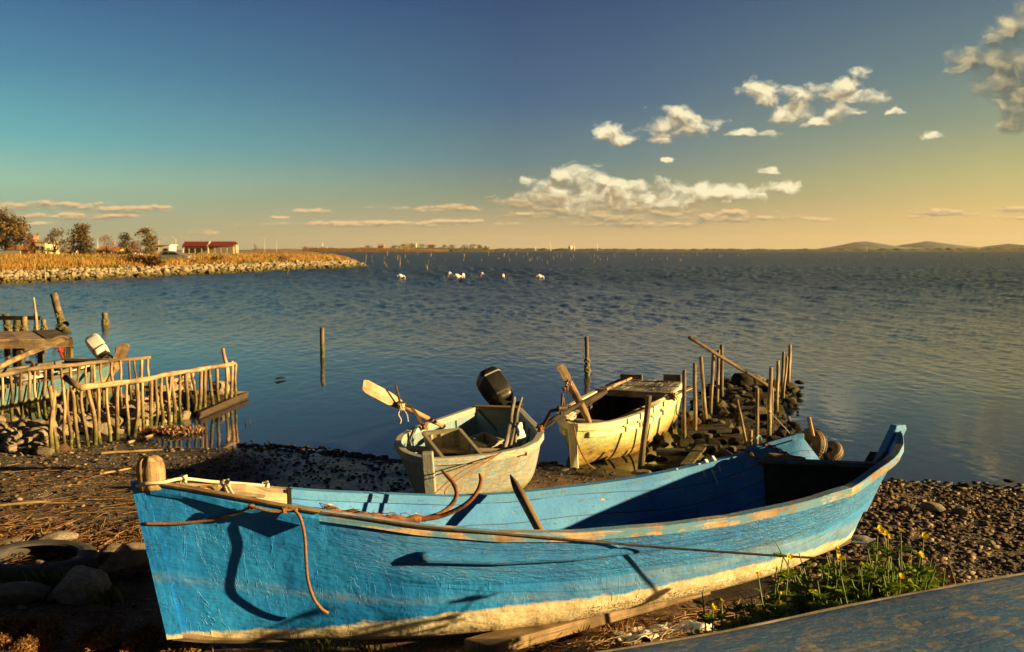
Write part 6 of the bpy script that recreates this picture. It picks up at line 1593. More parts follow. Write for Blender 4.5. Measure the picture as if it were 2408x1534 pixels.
# old skiff with the white outboard behind the fence
def left_boat():
    B = Vector((-9.35, 13.4, .52)); S = Vector((-8.35, 19.3, .47))
    root = thing('old_skiff', (-8.9, 16, 0), 'old turquoise skiff lying behind the picket fence, full of gear', 'boat')
    ts = [0, .08, .2, .4, .6, .8, 1]; b = [.03, .35, .62, .78, .80, .74, .56]; hh = [.60, .55, .50, .47, .455, .45, .46]; zk = [.05, .0, -.02, -.05, -.06, -.06, -.03]
    sec, ax, nn, L = small_boat(root, B, S, ts, b, b, hh, zk, M['greenblue_hull'], M['skiff_inner'], M['grey'], vee=.3, rake=.2, rail_h=.05)
    a, b2 = sec(1, 1)[0], sec(1, -1)[0]; MB().box(a + Vector((0, 0, .02)), b2 + Vector((0, 0, .02)), .08, .05).build('transom_cap', M['yellow_rail'], root)
    MB().box(sec(.86, 1, .05)[1], sec(.86, -1, .05)[1], .3, .03).build('stern_seat', M['grey'], root)
    # heaped gear
    gear = simple('green_net', (.03, .045, .02), (.16, .17, .06), 9, .9, .05)
    for k, (t, s, dx, lb) in enumerate(((.45, (.35, .8, .20), .1, 'heap of olive netting in the turquoise skiff'), (.72, (.3, .4, .18), -.1, 'bundle of pale tarpaulin in the turquoise skiff'))):
        V, F = rock_geo(40 + k, 3, cuts=3, rough=.35, flat=.6); c = sec(t, -1)[-1] + Vector((dx, 0, .40)); tag(fast_mesh('net_heap', V * np.array(s) + np.array(c), F, gear if k == 0 else M['grey_wall'], True, loc=c), lb, 'net')
    t = thing('outboard_motor', at(255, 850, 19.4), 'white outboard motor tilted up on the turquoise skiff', 'outboard motor')
    lo = at(243, 832, 19.4); hi = at(214, 797, 19.6); u = hi - lo
    outboard(t, (lo + hi) / 2, u, (1, .35, .35), u.length, M['white_plastic'])
    MB().tube([at(250, 832, 19.3), at(262, 838, 19.2), at(272, 848, 19.1)], .022, 6).build('tiller', M['black_plastic'], t)
    oar('oar', at(296, 808, 18.4), at(240, 930, 17.2), 'broad brown oar blade standing at the stern of the turquoise skiff', 'bare', .62, .19, .04, nrm=(.3, -.9, .2))
    p = at(272, 845, 18.9); tag(MB().tube([p, at(273, 817, 18.9)], .02, 6).build('thole_pin', M['rust'], loc=p), 'rusty pin beside the standing oar of the turquoise skiff', 'pin')
    a, b3 = at(150, 877, 17.6), at(205, 858, 18.9); tag(MB().box(a, b3, .2, .05).build('plank', M['yellow_rail'], loc=a), 'pale plank lying across the turquoise skiff', 'plank')
left_boat()

# ---------------------------------------------------------------- picket fences
def fence(railP, posts, label, rail_r, seed):
    """railP: top rail points; posts: (top point, base point, radius)"""
    root = thing('picket_fence', (railP[0] + railP[-1]) / 2 * 1.0, label, 'fence', 'rough picket fences on the shore')
    root.location.z = 0
    C = curve_pts(railP, 26); n = len(C)
    MB().tube(wobble(C, .02, seed, 2), [rail_r * (1.12 - .25 * i / n) * (1 + .12 * math.sin(i * 1.7)) for i in range(n)], 9).build('rail', M['bare'], root, smooth=True)
    for k, (a, b, r) in enumerate(posts):
        P = [b.lerp(a, i / 7) for i in range(8)]
        MB().tube(wobble(P, .055, seed + k * 3.3, 2.2), [r * 1.1, r * 1.08, r * 1.05, r, r, r * .97, r * .93, r * .9], 8).build('picket', M['picket'], root, smooth=True, angle=55)
    return root
r_ = random.Random(21)
def fposts(T0, T1, yt0, yt1, us_top, us_base, vb, base_y, rr):
    out = []
    return out
# far fence: rail (-30,888)->(354,840)
RA = [at(-60, 893, 14.0), at(0, 884, 14.35), at(55, 872, 14.7), at(105, 866, 15.05), at(150, 862, 15.3), at(210, 854, 15.7), at(280, 848, 16.1), at(354, 840, 16.5)]
posts = []
for (ut, vt, ub, vb) in ((4, 885, 5, 1008), (27, 880, 31, 1003), (49, 878, 50, 995), (66, 874, 75, 985), (83, 871, 91, 983), (108, 868, 108, 982), (125, 866, 127, 975), (145, 864, 149, 970), (168, 862, 166, 968), (183, 858, 187, 962), (198, 856, 202, 958), (209, 855, 219, 958), (222, 854, 229, 960), (240, 852, 246, 950), (265, 850, 264, 945), (280, 848, 287, 940), (303, 846, 308, 938), (318, 845, 317, 935), (333, 843, 336, 930), (348, 841, 346, 945)):
    y = np.interp(ut, [-60, 0, 105, 210, 354], [14.0, 14.35, 15.05, 15.7, 16.5]); a = at(ut, vt, y); b = at(ub, vb, y); b.z = min(b.z, gz(b.x, b.y)) - .12
    posts.append((a, b, r_.uniform(.019, .029)))
fence(RA, posts, 'farther picket fence of branches, before the turquoise skiff', .034, 3)
RB = [at(186, 912, 12.75), at(235, 906, 13.1), at(300, 899, 13.6), at(345, 893, 14.0), at(400, 880, 14.8), at(455, 872, 15.5), at(510, 861, 16.3), at(552, 855, 16.9)]
posts = []
for (ut, vt, ub, vb) in ((119, 910, 122, 1070), (131, 916, 131, 1066), (146, 916, 152, 1060), (157, 915, 166, 1054), (169, 916, 188, 1052), (195, 912, 208, 1048), (209, 910, 221, 1043), (231, 907, 239, 1040), (253, 905, 258, 1035), (274, 903, 276, 1028), (297, 900, 300, 1022), (317, 897, 317, 1019), (335, 895, 341, 1018), (355, 892, 355, 1014), (366, 888, 369, 1000), (380, 885, 380, 1000), (393, 882, 392, 996), (398, 881, 402, 996), (405, 880, 409, 990), (426, 877, 424, 985), (441, 874, 444, 975), (455, 872, 457, 966), (470, 870, 466, 966), (482, 867, 481, 958), (494, 864, 499, 972), (510, 861, 519, 960), (532, 858, 537, 956), (544, 850, 546, 952), (554, 857, 553, 950)):
    y = np.interp(ub, [110, 186, 300, 400, 552], [12.25, 12.75, 13.6, 14.8, 16.9]); a = at(ut, vt, y); b = at(ub, vb, y); b.z = min(b.z, gz(b.x, b.y) if ub < 430 else -.05) - .12
    posts.append((a, b, r_.uniform(.021, .032)))
a_, b_ = at(540, 900, 16.8), at(524, 817, 16.8); posts.append((b_, a_, .032))
fence(RB, posts, 'nearer picket fence of branches running out into the water', .037, 9)
a, b = at(153, 888, 12.9), at(188, 912, 12.75); tag(MB().tube([a, a.lerp(b, .5), b], [.042, .044, .04], 9).build('short_log', M['bare'], loc=a, smooth=True), 'short log wedged at the start of the nearer fence', 'log')

# sunken rusty bow behind the fence end
def sunken():
    tip = on(582, 928, .06); l0 = on(447, 926, .22); l1 = on(469, 978, .04)
    root = thing('sunken_bow', (tip.x - .6, tip.y, 0), 'rusty brown sunken boat bow pointing right beyond the nearer fence', 'wreck')
    d = Vector((0, 0, -.25))
    MB().loft([[l0, tip, l1], [l0 + d, tip + d, l1 + d]]).build('deck', M['iron'], root)
    for p, q in ((l0, tip), (l1, tip)): MB().box(p + Vector((0, 0, .02)), q + Vector((0, 0, .02)), .04, .07).build('side_plank', M['iron'], root)
sunken()
p = on(518, 928, .12); put_rock('boulder', rocks('stone', 8, 3, cuts=9)[2], (p.x, p.y, .1), (.24, .2, .24), 'pale boulder sitting on the sunken rusty bow', 'boulder', sink=.2)
# ---------------------------------------------------------------- stones, pebbles and litter on the beach
def beach_stones():
    r = random.Random(31)
    big = [((302, 1348), (.27, .23, .23), 'brownstone', 'big brown block of rock touching the blue bow'), ((182, 1400), (.25, .22, .18), 'stone', 'big grey boulder in front of the big tyre'), ((128, 1288), (.20, .15, .13), 'stone', 'flat grey triangular rock behind the big tyre'), ((30, 1412), (.26, .2, .12), 'stone', 'flat pale rock at the lower left edge'), ((20, 1290), (.16, .14, .10), 'stone', 'dark grey rock at the left edge behind the tyre'), ((258, 1318), (.14, .12, .11), 'brownstone', 'smaller brown rock behind the big brown block'), ((146, 1061), (.10, .09, .09), 'redstone', 'orange-red stone at the foot of the nearer fence'), ((90, 1345), (.13, .11, .09), 'brownstone', 'round dark stone lying inside the big tyre'), ((65, 1338), (.08, .08, .07), 'stone', 'small stone inside the big tyre beside the round dark one'), ((118, 1338), (.10, .08, .06), 'stone', 'long grey stone inside the right half of the big tyre'), ((322, 1255), (.07, .06, .06), 'stone', 'small grey stone left of the cord around the blue bow'), ((155, 1238), (.08, .07, .04), 'stone', 'light stone on the sunlit reed litter'), ((283, 1118), (.05, .05, .04), 'redstone', 'small red stone on the dark sand left of the stem head'),
           ((2195, 1200), (.13, .09, .07), 'stone', 'largest pale stone on the right pebble beach'), ((2137, 1200), (.075, .06, .05), 'stone', 'pale stone left of the largest stone on the right beach'), ((2262, 1207), (.11, .07, .05), 'stone', 'flat pale stone right of the largest stone on the right beach'), ((2375, 1138), (.09, .06, .05), 'blackstone', 'dark stone at the right waterline'), ((2275, 1145), (.07, .06, .04), 'blackstone', 'small dark stone at the water edge of the right beach'), ((2330, 1285), (.05, .05, .04), 'stone', 'rounded grey stone above the foreground hull'),
           ((1400, 1118), (.12, .10, .07), 'blackstone', 'dark stone before the stem of the yellow boat')]
    for (uv, s, m, lb) in big:
        p = onground(*uv); put_rock('rock', rocks(m, 8, 3, cuts=9, rough=.10)[r.randrange(8)], p, s, lb, 'rock', rot=(r.uniform(-.1, .1), r.uniform(-.1, .1), r.uniform(0, 6)), sink=.45)
    # heaps between and behind the fences
    ms = rocks('shorestone', 8, 3, cuts=8, rough=.1)
    for i in range(190):
        k = r.random()
        if k < .55: u, v = r.uniform(-20, 330), 0; v = r.uniform(985, 1078) if u < 125 else r.uniform(965, 1040 - (u - 125) * .12)
        else: u = r.uniform(300, 450); v = r.uniform(960, 1012) - (u - 300) * .05
        p = onground(u, v); s = r.uniform(.05, .16) * (.8 if v > 1040 else 1.1)
        put_rock('beach_stone', r.choice(ms), (p.x, p.y, max(p.z, -.02)), (s * r.uniform(1, 1.5), s, s * .9), 'rounded pale stone in the heap around the picket fences', 'stone', 'stones around the picket fences', sink=.2)
beach_stones()
tyre(onground(88, 1345) + Vector((0, 0, .07)), (.05, .02, 1), .43, .085, 'big worn tyre lying flat on the ground at the lower left', 'rubber', False)

def pebbles():
    r = np.random.default_rng(44)
    geos = [rock_geo(100 + k, 1, cuts=5, rough=.08, flat=.6) for k in range(5)]
    def scatter(name, label, n, pick, mat, smin, smax, seed):
        Q = []; F = []; c = 0
        for i in range(n):
            q = pick(i)
            if q is None: continue
            x, y = q; V0, F0 = geos[i % 5]; s = smin * (smax / smin) ** (r.random() ** 2.2); a = r.uniform(0, 6.28); ca, sa = math.cos(a), math.sin(a)
            V = V0 * s * np.array([r.uniform(.9, 1.4), 1, r.uniform(.7, 1.1)])
            V = np.stack([V[:, 0] * ca - V[:, 1] * sa, V[:, 0] * sa + V[:, 1] * ca, V[:, 2]], 1) + np.array([x, y, gzn(x, y) + s * .15])
            Q.append(V); F.append(F0 + c); c += len(V)
        o = fast_mesh(name, np.concatenate(Q), np.concatenate(F), mat); tag(o, label, 'pebbles', kind='stuff')
    def gzn(x, y):
        X, Y = np.array([x]), np.array([y]); d = np.interp(x, SHX, SHY) - y
        return float(ground_z(x, y) + vnoise(X, Y, 1.6, 1, 4)[0] * .10 + vnoise(X, Y, .22, 2, 3)[0] * .035 * np.clip(d / 2 + .4, .3, 1))
    pm = NT('pebble_stone'); g = pm.n('ShaderNodeNewGeometry').outputs['Random Per Island']
    c = pm.ramp(g, [(0, (.028, .020, .013)), (.5, (.085, .052, .028)), (.85, (.20, .125, .07)), (1, (.40, .29, .18))]); n = pm.noise(pm.co('World'), 40, 4)
    pmat = pm.done(pm.mix(pm.ramp(n, [(.3, .5), (.6, 0)]), c, (.03, .025, .02)), .85, pm.bump(n, .004, .6), spec=.25)
    def right(i):
        x = r.uniform(1.9, 5.6); y = r.uniform(5.2, 11.2); return (x, y) if np.interp(x, SHX, SHY) - y > -.15 and x / y < .56 and not (y < 6.0 + (x - 1) * .3 and x < 2.2) else None
    def left(i):
        x = r.uniform(-7.4, -1.9); y = r.uniform(6.3, 13.6); d = np.interp(x, SHX, SHY) - y
        return (x, y) if d > .1 and r.random() < np.clip((-1.7 - x) / 3.2, .12, 1) else None
    def sand(i):
        x = r.uniform(-4, 1.2); y = r.uniform(8.2, 13.2); d = np.interp(x, SHX, SHY) - y
        return (x, y) if d > .0 else None
    scatter('pebbles', 'brown and grey pebbles covering the right beach', 15000, right, pmat, .009, .045, 1)
    scatter('pebbles', 'shells and pebbles on the left beach', 5200, left, pmat, .009, .04, 2)
    sm = simple('black_shells', (.01, .009, .008), (.05, .042, .035), 30, .6, .004)
    scatter('wet_shingle', 'dark wet shell grit on the sand behind the blue boat', 2600, sand, sm, .010, .035, 3)
    return gzn
gzn = pebbles()

def litter():
    r = random.Random(9)
    # dry reeds lying crosswise
    def reeds(name, label, n, area, L, rad, mat, lift=.06, az=None):
        m = MB()
        for i in range(n):
            x, y = area(r); l = r.uniform(*L); a = r.gauss(*az) if az else r.uniform(0, 3.14); z = gzn(x, y) + r.uniform(.005, lift); p = Vector((x, y, z)); d = Vector((math.cos(a), math.sin(a), r.uniform(-.08, .12)))
            P = [p - d * l / 2, p + Vector((r.uniform(-.01, .01), 0, r.uniform(-.005, .015))), p + d * l / 2]; k = r.uniform(.6, 1.3) * rad
            m.tube(P, [k, k, k * .7], 4, cap=False, flat=.6)
        tag(m.build(name, mat, loc=None), label, 'reed litter', kind='stuff')
    M['straw'] = leaf_mat('dry_straw', (.20, .09, .04), (.40, .23, .11), (.58, .42, .24))
    def A1(r):
        u = r.uniform(-40, 345); v = r.triangular(1195, 1335, 1265); p = on(u, v, .27); return p.x, p.y
    reeds('reed_litter', 'dry reed stalks strewn on the ground left of the blue bow', 900, A1, (.05, .34), .0055, M['straw'], .08)
    def A2(r):
        u = r.uniform(1330, 1830); f = (u - 1330) / 500; v = r.uniform(1490 - 130 * f, 1560 - 70 * f); p = on(u, v, .32); return p.x, p.y
    reeds('reed_litter', 'dry reed stalks strewn between the blue boat and the foreground hull', 620, A2, (.05, .3), .005, M['straw'], .07, (.45, .6))
    def A3(r):
        u = r.uniform(500, 1150); v = r.uniform(1502, 1600); p = on(u, v, .33); return p.x, p.y
    reeds('reed_litter', 'dry stalks on the dark ground under the blue keel', 200, A3, (.05, .3), .005, M['straw'], .03)
    def A4(r):
        u = r.uniform(0, 330); v = r.uniform(1085, 1200); p = on(u, v, .18); return p.x, p.y
    reeds('reed_litter', 'scattered dry stalks on the left beach', 220, A4, (.05, .4), .005, M['straw'], .02, (.15, .5))
    # single sticks and timbers
    for (u0, v0, u1, v1, rd, lb) in ((236, 1077, 382, 1060, .016, 'long pale stick on the sand beside the nearer fence'), (180, 1318, 260, 1289, .012, 'straight reed stalk lying beside the grey triangular rock'), (235, 1121, 330, 1104, .01, 'thin stick on the shelly sand left of the stem head'), (965, 1180, 1010, 1160, .012, 'dark stick on the black sand before the skiff'), (0, 1192, 120, 1186, .014, 'thin branch at the left edge of the beach'), (300, 1042, 392, 1018, .02, 'pole lying along the foot of the nearer fence')):
        a = onground(u0, v0); b = onground(u1, v1); a.z = gzn(a.x, a.y) + .02; b.z = gzn(b.x, b.y) + .03
        tag(MB().tube(wobble([a.lerp(b, i / 7) for i in range(8)], .015, u0 * .1, 3), [rd] * 6 + [rd * .8, rd * .5], 7).build('stick', M['bare'], loc=a), lb, 'stick')
    a = onground(1120, 1548); b = onground(1640, 1392); a.z += .06; b.z += .035
    tag(MB().box(a, b, .24, .075, (0, .18, 1)).build('timber', M['bare'], loc=a, bevel=.008), 'wide sawn orange-brown timber on the ground along the blue keel', 'timber')
    a = onground(1520, 1432); b = onground(1905, 1318); a.z += .05; b.z += .06; a += Vector((.0, .06, 0)); b += Vector((0, .05, 0))
    tag(MB().tube(wobble([a.lerp(b, i / 9) for i in range(10)], .015, 3), [.05] * 10, 8, flat=.7).build('split_branch', M['pale'], loc=a), 'split pale branch wedged under the stern half of the blue keel', 'branch')
    # heap of dry leaves by the fence
    V, F = leaf_cloud([(on(400, 1010, .05).x + dx, on(400, 1010, .05).y + dy, +.04, .22, .16, .035) for dx, dy in ((-.3, 0), (0, .05), (.3, .05), (.1, -.1))], 520, .045, 3)
    tag(fast_mesh('leaf_heap', V, F, M['straw']), 'heap of pale dry leaves and reeds at the waterline by the nearer fence', 'leaves', kind='stuff')
    # black weed along the waterline
    Q = []; Fs = []; c = 0; V0, F0 = rock_geo(9, 1, rough=.4, flat=.5)
    for i in range(700):
        u = r.uniform(560, 1330) if i < 520 else r.uniform(2080, 2420); v = np.interp(u, [560, 700, 800, 930, 1010, 1150, 1330, 2080, 2200, 2420], [1044, 1052, 1066, 1084, 1090, 1096, 1098, 1130, 1141, 1148]); p = on(u, v + r.gauss(3, 4.5)); s = r.uniform(.008, .04) * (1.5 if 1280 < u < 1330 else 1)
        Q.append(V0 * s * np.array([1.5, 1.2, .8]) + np.array([p.x, p.y, max(.004, gzn(p.x, p.y)) + s * .1])); Fs.append(F0 + c); c += len(V0)
    tag(fast_mesh('seaweed_line', np.concatenate(Q), np.concatenate(Fs), M['weed']), 'black seaweed scraps along the waterline', 'seaweed', kind='stuff')
litter()

# ---------------------------------------------------------------- brown fluffy weed in the lower left corner
def brown_weed():
    M['fluff'] = leaf_mat('brown_fluff', (.10, .045, .016), (.25, .12, .045), (.42, .24, .10))
    r = random.Random(6)
    for k, (u, v, w, h, lb) in enumerate(((30, 1500, 90, 45, 'reddish brown weed clump in the lower left corner'), (100, 1500, 75, 40, 'largest fluffy brown weed clump at the lower left'), (235, 1500, 90, 32, 'brown weed clump in the middle of the lower left edge'), (330, 1500, 80, 32, 'brown weed clump left of the foot of the blue bow'), (430, 1508, 110, 24, 'low brown weed cushion under the foot of the blue bow'), (20, 1545, 120, 45, 'lowest brown weed clump at the very corner'))):
        p = onground(u, v + 14); W = w * p.y / FOC / 2; H = 1.45 * h * p.y / FOC
        bl = [(p.x + r.uniform(-.75, .75) * W, p.y + r.uniform(-.12, .12), p.z + r.uniform(.1, .55) * H, W * .4, .14, H * r.uniform(.3, .5)) for _ in range(7)]
        V, F = leaf_cloud(bl, 5200, .010, 200 + k)
        base, Fb = rock_geo(50 + k, 3, cuts=3, rough=.3, flat=.5)
        t = thing('weed_clump', p, lb, 'weed')
        fast_mesh('tufts', V, F, M['fluff'], parent=t, loc=p)
        fast_mesh('root_mat', base * np.array([W * 1.05, .2, H * 1.1]) + np.array(p), Fb, M['fluffbase'], True, parent=t, loc=p)
M['fluffbase'] = simple('brown_peat', (.045, .022, .01), (.16, .075, .03), 30, .95, .02)
brown_weed()

def grass_tufts():
    r = random.Random(14)
    spec = [((118, 1392), 90, .16, 'dark green grass tuft before the big tyre'), ((20, 1385), 40, .10, 'small green tuft at the left edge by the tyre'), ((255, 1420), 70, .15, 'thin dark grass tuft beside the big grey boulder'), ((890, 1540), 60, .09, 'small bright grass tuft under the blue keel'), ((760, 1530), 70, .09, 'sunlit grass tuft at the bottom edge under the keel'), ((1460, 1500), 40, .12, 'wispy dry grass tuft beside the orange-brown timber')]
    for k, (uv, n, h, lb) in enumerate(spec):
        p = onground(*uv); V = []
        for i in range(n):
            x = p.x + max(-.14, min(.14, r.gauss(0, .07))); y = p.y + r.gauss(0, .03); a = r.uniform(0, 6.28); w = .003; hh = h * r.uniform(.4, 1.1); lx, ly = math.cos(a) * hh * .5, math.sin(a) * hh * .5; z = p.z
            V += [(x - w, y, z), (x + w, y, z), (x + lx * .4 + w, y + ly * .4, z + hh * .6), (x + lx, y + ly, z + hh)]
        tag(fast_mesh('grass_tuft', V, np.arange(len(V)).reshape(-1, 4), M['greengrass'] if k < 5 else M['straw'], loc=p), lb, 'grass')
grass_tufts()

# ---------------------------------------------------------------- flowering plant by the rusty pipe
def plant():
    lm = leaf_mat('daisy_leaves', (.09, .16, .010), (.25, .35, .018), (.46, .50, .05), .42); fm = leaf_mat('yellow_petals', (.62, .42, .01), (.78, .58, .02), (.85, .70, .06)); stm = simple('green_stem', (.06, .10, .015), (.13, .17, .04), 10, .7, 0)
    r = random.Random(77)
    def clump(name, lb, spots, fl, nl, seed, hmax):
        r = random.Random(seed)
        S_ = [Vector(((u - 1204) / FOC * y, y, gz((u - 1204) / FOC * y, y))) for u, y in spots]
        base = S_[0]; t = thing(name, base, lb, 'plant'); st = MB(); LV = []
        tips = [at(u, v, y) for u, v, y in fl]; stems = []
        for p in tips:
            b = min(S_, key=lambda q: (q - p).length); stems.append((b + Vector((r.gauss(0, .05), r.gauss(0, .05), -.02)), p, True))
        for i in range(nl):
            b = r.choice(S_) + Vector((r.gauss(0, .10), r.gauss(0, .08), -.02)); stems.append((b, b + Vector((r.gauss(0, .13), r.gauss(0, .09), hmax * r.uniform(.55, 1.0))), False))
        for b, p, f in stems:
            mid = b.lerp(p, .5) + Vector((r.gauss(0, .03), r.gauss(0, .03), .04)); C = curve_pts([b, mid, p], 8); st.tube(C, [.005] * 5 + [.004] * (len(C) - 6) + [.003], 4, cap=False)
            for k in range(r.randint(16, 26)):
                f_ = r.uniform(.2, .98) ** .7; q = C[int(f_ * (len(C) - 1))]; a = r.uniform(0, 6.28); l = r.uniform(.05, .115) * (1.25 - .5 * f_); d = Vector((math.cos(a), math.sin(a), r.uniform(.0, .9))).normalized(); s = d.cross(Vector((0, 0, 1))).normalized() * l * .36; n_ = Vector((0, 0, l * .1))
                tip = q + d * l + Vector((0, 0, -l * .15)); m1 = q + d * l * .45
                LV += [q, m1 - s - n_ * .3, tip, m1 + s - n_ * .3]
                e = q + d * l * .3; s2 = (s.normalized() * .8 + d * .5) * l * .45; w = d * l * .12
                LV += [e, e + s2 - w * .3, e + s2 * 1.1 + w, e + w * 1.6]; s3 = (-s.normalized() * .8 + d * .5) * l * .45
                LV += [e, e + s3 - w * .3, e + s3 * 1.1 + w, e + w * 1.6]
        st.build('stem', stm, t)
        fast_mesh('leaves', [tuple(v) for v in LV], np.arange(len(LV)).reshape(-1, 4), lm, parent=t, loc=base)
        for p in tips:
            FV = []; nrm = Vector((r.gauss(.5, .6), r.gauss(-.4, .6), 1)).normalized(); u = nrm.cross(Vector((1, 0, 0))).normalized(); w = nrm.cross(u); R_ = r.uniform(.012, .028); cup = r.uniform(.2, 1.1)
            for k in range(12):
                a = 2 * math.pi * k / 12; d = u * math.cos(a) + w * math.sin(a); s = nrm.cross(d) * R_ * .26
                FV += [p + d * R_ * .1, p + d * R_ * .7 - s + nrm * R_ * cup * .6, p + d * R_ + nrm * R_ * cup, p + d * R_ * .7 + s + nrm * R_ * cup * .6]
            fl_ = fast_mesh('flower', [tuple(v) for v in FV], np.arange(len(FV)).reshape(-1, 4), fm, parent=t, loc=base)
            V0, F0 = ico(1); fast_mesh('flower_heart', V0 * .008 + np.array(p + nrm * .004), F0, fm, parent=fl_, loc=base)
    clump('daisy_bush', 'bushy green plant with yellow flowers around the rusty pipe', [(2085, 5.05), (2010, 5.0), (2120, 5.1), (2050, 4.95), (1960, 5.0), (2140, 5.0), (2080, 5.2), (2020, 5.15)], [(2065, 1247, 5.15), (2078, 1252, 5.15), (2088, 1263, 5.1), (2118, 1250, 5.1), (2172, 1264, 5.05), (1966, 1289, 5.05), (1976, 1318, 5.0), (2026, 1328, 5.0), (2164, 1306, 5.0), (2116, 1360, 4.95)], 360, 5, .80)
    clump('daisy_bush', 'lower green plant with yellow flowers left of the rusty pipe plant', [(1880, 4.85), (1930, 4.9), (1850, 4.8), (1800, 4.75), (1905, 4.95), (1830, 4.85)], [(1842, 1309, 4.95), (1826, 1336, 4.9), (1782, 1350, 4.8), (1912, 1396, 4.85), (1834, 1396, 4.8), (1855, 1310, 4.95), (1832, 1420, 4.75)], 220, 8, .62)
    clump('daisy_sprig', 'sparse flowering sprigs at the left end of the plants', [(1735, 4.65), (1690, 4.6), (1765, 4.7)], [(1697, 1416, 4.6), (1640, 1487, 4.5), (1676, 1428, 4.6)], 34, 9, .50)
    a = onground(2130, 1425); a = Vector((at(2132, 1400, 5.93).x, 5.93, gz(2.4, 5.93) - .1)); b = at(2136, 1306, 5.93)
    tag(MB().tube([a, a.lerp(b, .5), b], .020, 10).build('rusty_pipe', M['rust'], loc=a, smooth=True, angle=40), 'rusty iron pipe standing in the flowering plant', 'pipe')
    m = MB(); m.tube(knot(at(2134, 1320, 5.93), .026, 2), .008, 5); tag(m.build('cord_knot', M['rope_brown'], loc=b), 'brown cord wound round the rusty pipe', 'cord')
    # clear bottle on the pebbles
    p = onground(2024, 1282); p.z = gzn(p.x, p.y) + .04; d = Vector((.95, -.2, .02)).normalized(); g = NT('clear_plastic'); gm = g.done((.75, .78, .72), .08, spec=.5); g.p.inputs['Transmission Weight'].default_value = .75; g.p.inputs['IOR'].default_value = 1.35
    prof = [(-.11, .012), (-.108, .032), (-.09, .036), (.03, .036), (.055, .030), (.085, .014), (.105, .013)]
    t = thing('bottle', p, 'clear plastic bottle lying on the pebbles below the blue stern', 'bottle')
    MB().tube([p + d * a for a, _ in prof], [q for _, q in prof], 14).build('bottle_body', gm, t, smooth=True)
    MB().tube([p + d * .104, p + d * .122], .015, 10).build('cap', M['white_plastic'], t)
plant()

# dry stalk grass right of the plant
def stalks():
    r = random.Random(5); m = MB()
    for i in range(40):
        p = onground(r.gauss(2195, 28), r.gauss(1392, 12)); q = p + Vector((r.gauss(.02, .06), r.gauss(0, .05), r.uniform(.08, .26))); m.tube([p, p.lerp(q, .6) + Vector((0, 0, .02)), q], [.003, .0025, .001], 3, cap=False)
    tag(m.build('dry_stalks', M['straw'], loc=onground(2195, 1392)), 'dry reddish grass stalks right of the rusty pipe', 'grass')
stalks()

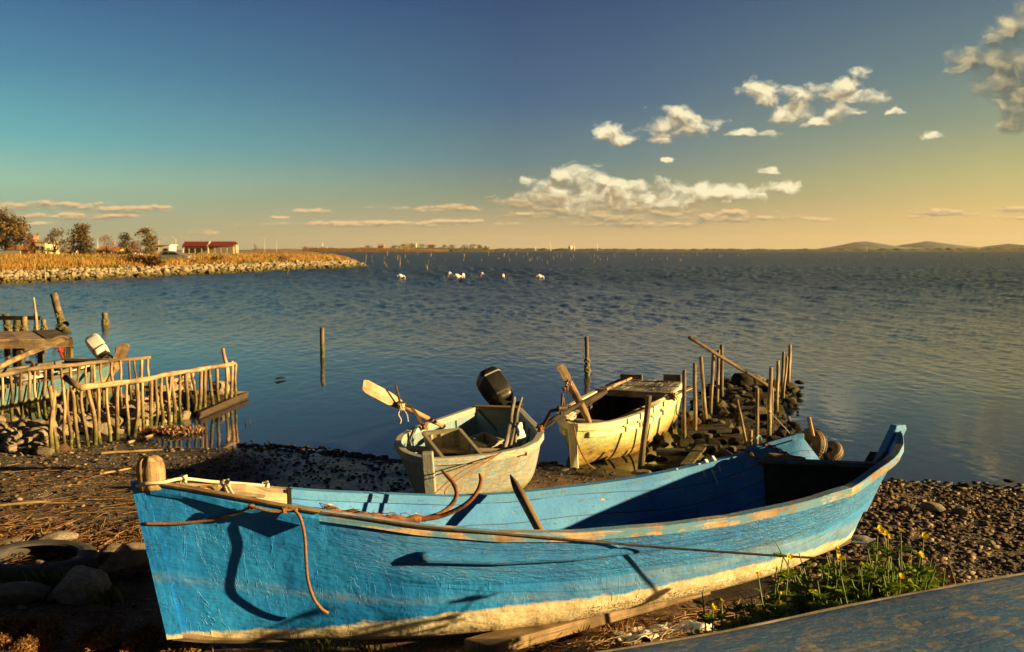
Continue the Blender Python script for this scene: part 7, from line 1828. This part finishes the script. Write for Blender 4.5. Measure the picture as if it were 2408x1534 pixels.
# ---------------------------------------------------------------- weathered hull in the foreground
def foreground_hull():
    t = NT('scuffed_hull'); ob = t.co('Object'); uv = t.co('UV')
    n1 = t.noise(t.co('UV', (2.2, 6, 1)), 2.0, 8, .70, .5); n2 = t.noise(t.co('UV', (8, 20, 1)), 2.0, 7, .74); n3 = t.noise(t.co('UV', (1.4, 9, 1)), 3, 6, .65)
    c = t.mix(t.ramp(n2, [(.35, 0), (.65, 1)]), (.13, .10, .07), (.52, .45, .34))
    blue = t.mix(t.ramp(n3, [(.3, 0), (.7, 1)]), (.012, .09, .30), (.08, .20, .36))
    c = t.mix(t.ramp(t.math('ADD', n1, t.math('MULTIPLY', t.math('SUBTRACT', n3, .5), .35)), [(.32, 0), (.54, .95)]), c, blue)
    scr = t.noise(t.co('UV', (3, 60, 1)), 2, 4, .7, .6)
    c = t.mix(t.ramp(scr, [(.60, 0), (.66, .6)]), c, (.5, .45, .36)); c = t.mix(t.ramp(scr, [(.30, .6), (.37, 0)]), c, (.03, .025, .02)); c = t.mix(t.ramp(t.noise(ob, 60, 3), [(.66, 0), (.72, .7)]), c, (.55, .5, .42))
    mat = t.done(c, .7, t.bump(n2, .006, .8, t.bump(n1, .01, .5)), spec=.3)
    E = [(1360, 1552, .93, None), (1430, 1536, .94, None), (1700, 1490, .98, None), (2000, 1428, 1.03, None), (2200, 1390, 1.07, None), (2410, 1353, 1.10, None), (2500, 1338, 1.11, None)]
    P = curve_pts([on(u, v, z) for u, v, z, _ in E], 48)
    root = thing('overturned_boat', P[len(P) // 2], 'overturned boat with scuffed blue and grey paint filling the lower right corner', 'boat')
    root.location.z = .3
    prof = [(0, 0), (.012, .012), (.04, .02), (.10, .026), (.22, .03), (.4, .03), (.6, .022), (.85, .0), (1.1, -.06), (1.3, -.16), (1.42, -.4)]
    back = [(-.015, -.02), (-.02, -.08), (.02, -.35)]
    rows = []
    for i, p in enumerate(P):
        d = (P[min(i + 1, len(P) - 1)] - P[max(i - 1, 0)]); d.z = 0; d.normalize(); s = Vector((d.y, -d.x, 0))
        rows.append([p + s * a + Vector((0, 0, b)) for a, b in back[::-1]] + [p + s * a + Vector((0, 0, b)) for a, b in prof])
    MB().loft(rows, closed=False, cap=False).build('hull', mat, root, smooth=True)
    r = MB(); rr = []
    for i, p in enumerate(P):
        d = (P[min(i + 1, len(P) - 1)] - P[max(i - 1, 0)]); d.z = 0; d.normalize(); s = Vector((d.y, -d.x, 0)); k = .004 * mnoise.noise(p * 6)
        rr.append([p + s * a + Vector((0, 0, b + k)) for a, b in ((-.01, -.06), (-.012, .0), (-.004, .014), (.008, .02), (.020, .024), (.024, .012))])
    r.loft(rr).build('rim', M['grey'], root, smooth=True)
foreground_hull()

def rag():
    r = np.random.default_rng(5); n, m = 26, 16
    c = onground(1560, 1512); V = []
    for i in range(n):
        for j in range(m):
            x = c.x - .30 + i / (n - 1) * .62; y = c.y - .14 + j / (m - 1) * .26 + (i / n) * .12
            q = Vector((x, y, 0)); z = gzn(x, y) + .05 + .055 * mnoise.noise(q * 7) + .03 * mnoise.noise(q * 19 + Vector((3, 0, 0)))
            V.append((x + .03 * mnoise.noise(q * 9), y + .03 * mnoise.noise(q * 8 + Vector((0, 9, 0))), z))
    I, J = np.meshgrid(np.arange(n - 1), np.arange(m - 1), indexing='ij'); a = (I * m + J).ravel()
    o = fast_mesh('white_sheet', V, np.stack([a, a + m, a + m + 1, a + 1], 1), simple('dirty_sheeting', (.52, .47, .38), (.80, .76, .66), 7, .8, .01), False, loc=c)
    s = o.modifiers.new('thick', 'SOLIDIFY'); s.thickness = .006
    tag(o, 'crumpled dirty white sheeting on the ground beside the foreground hull', 'sheet')
rag()
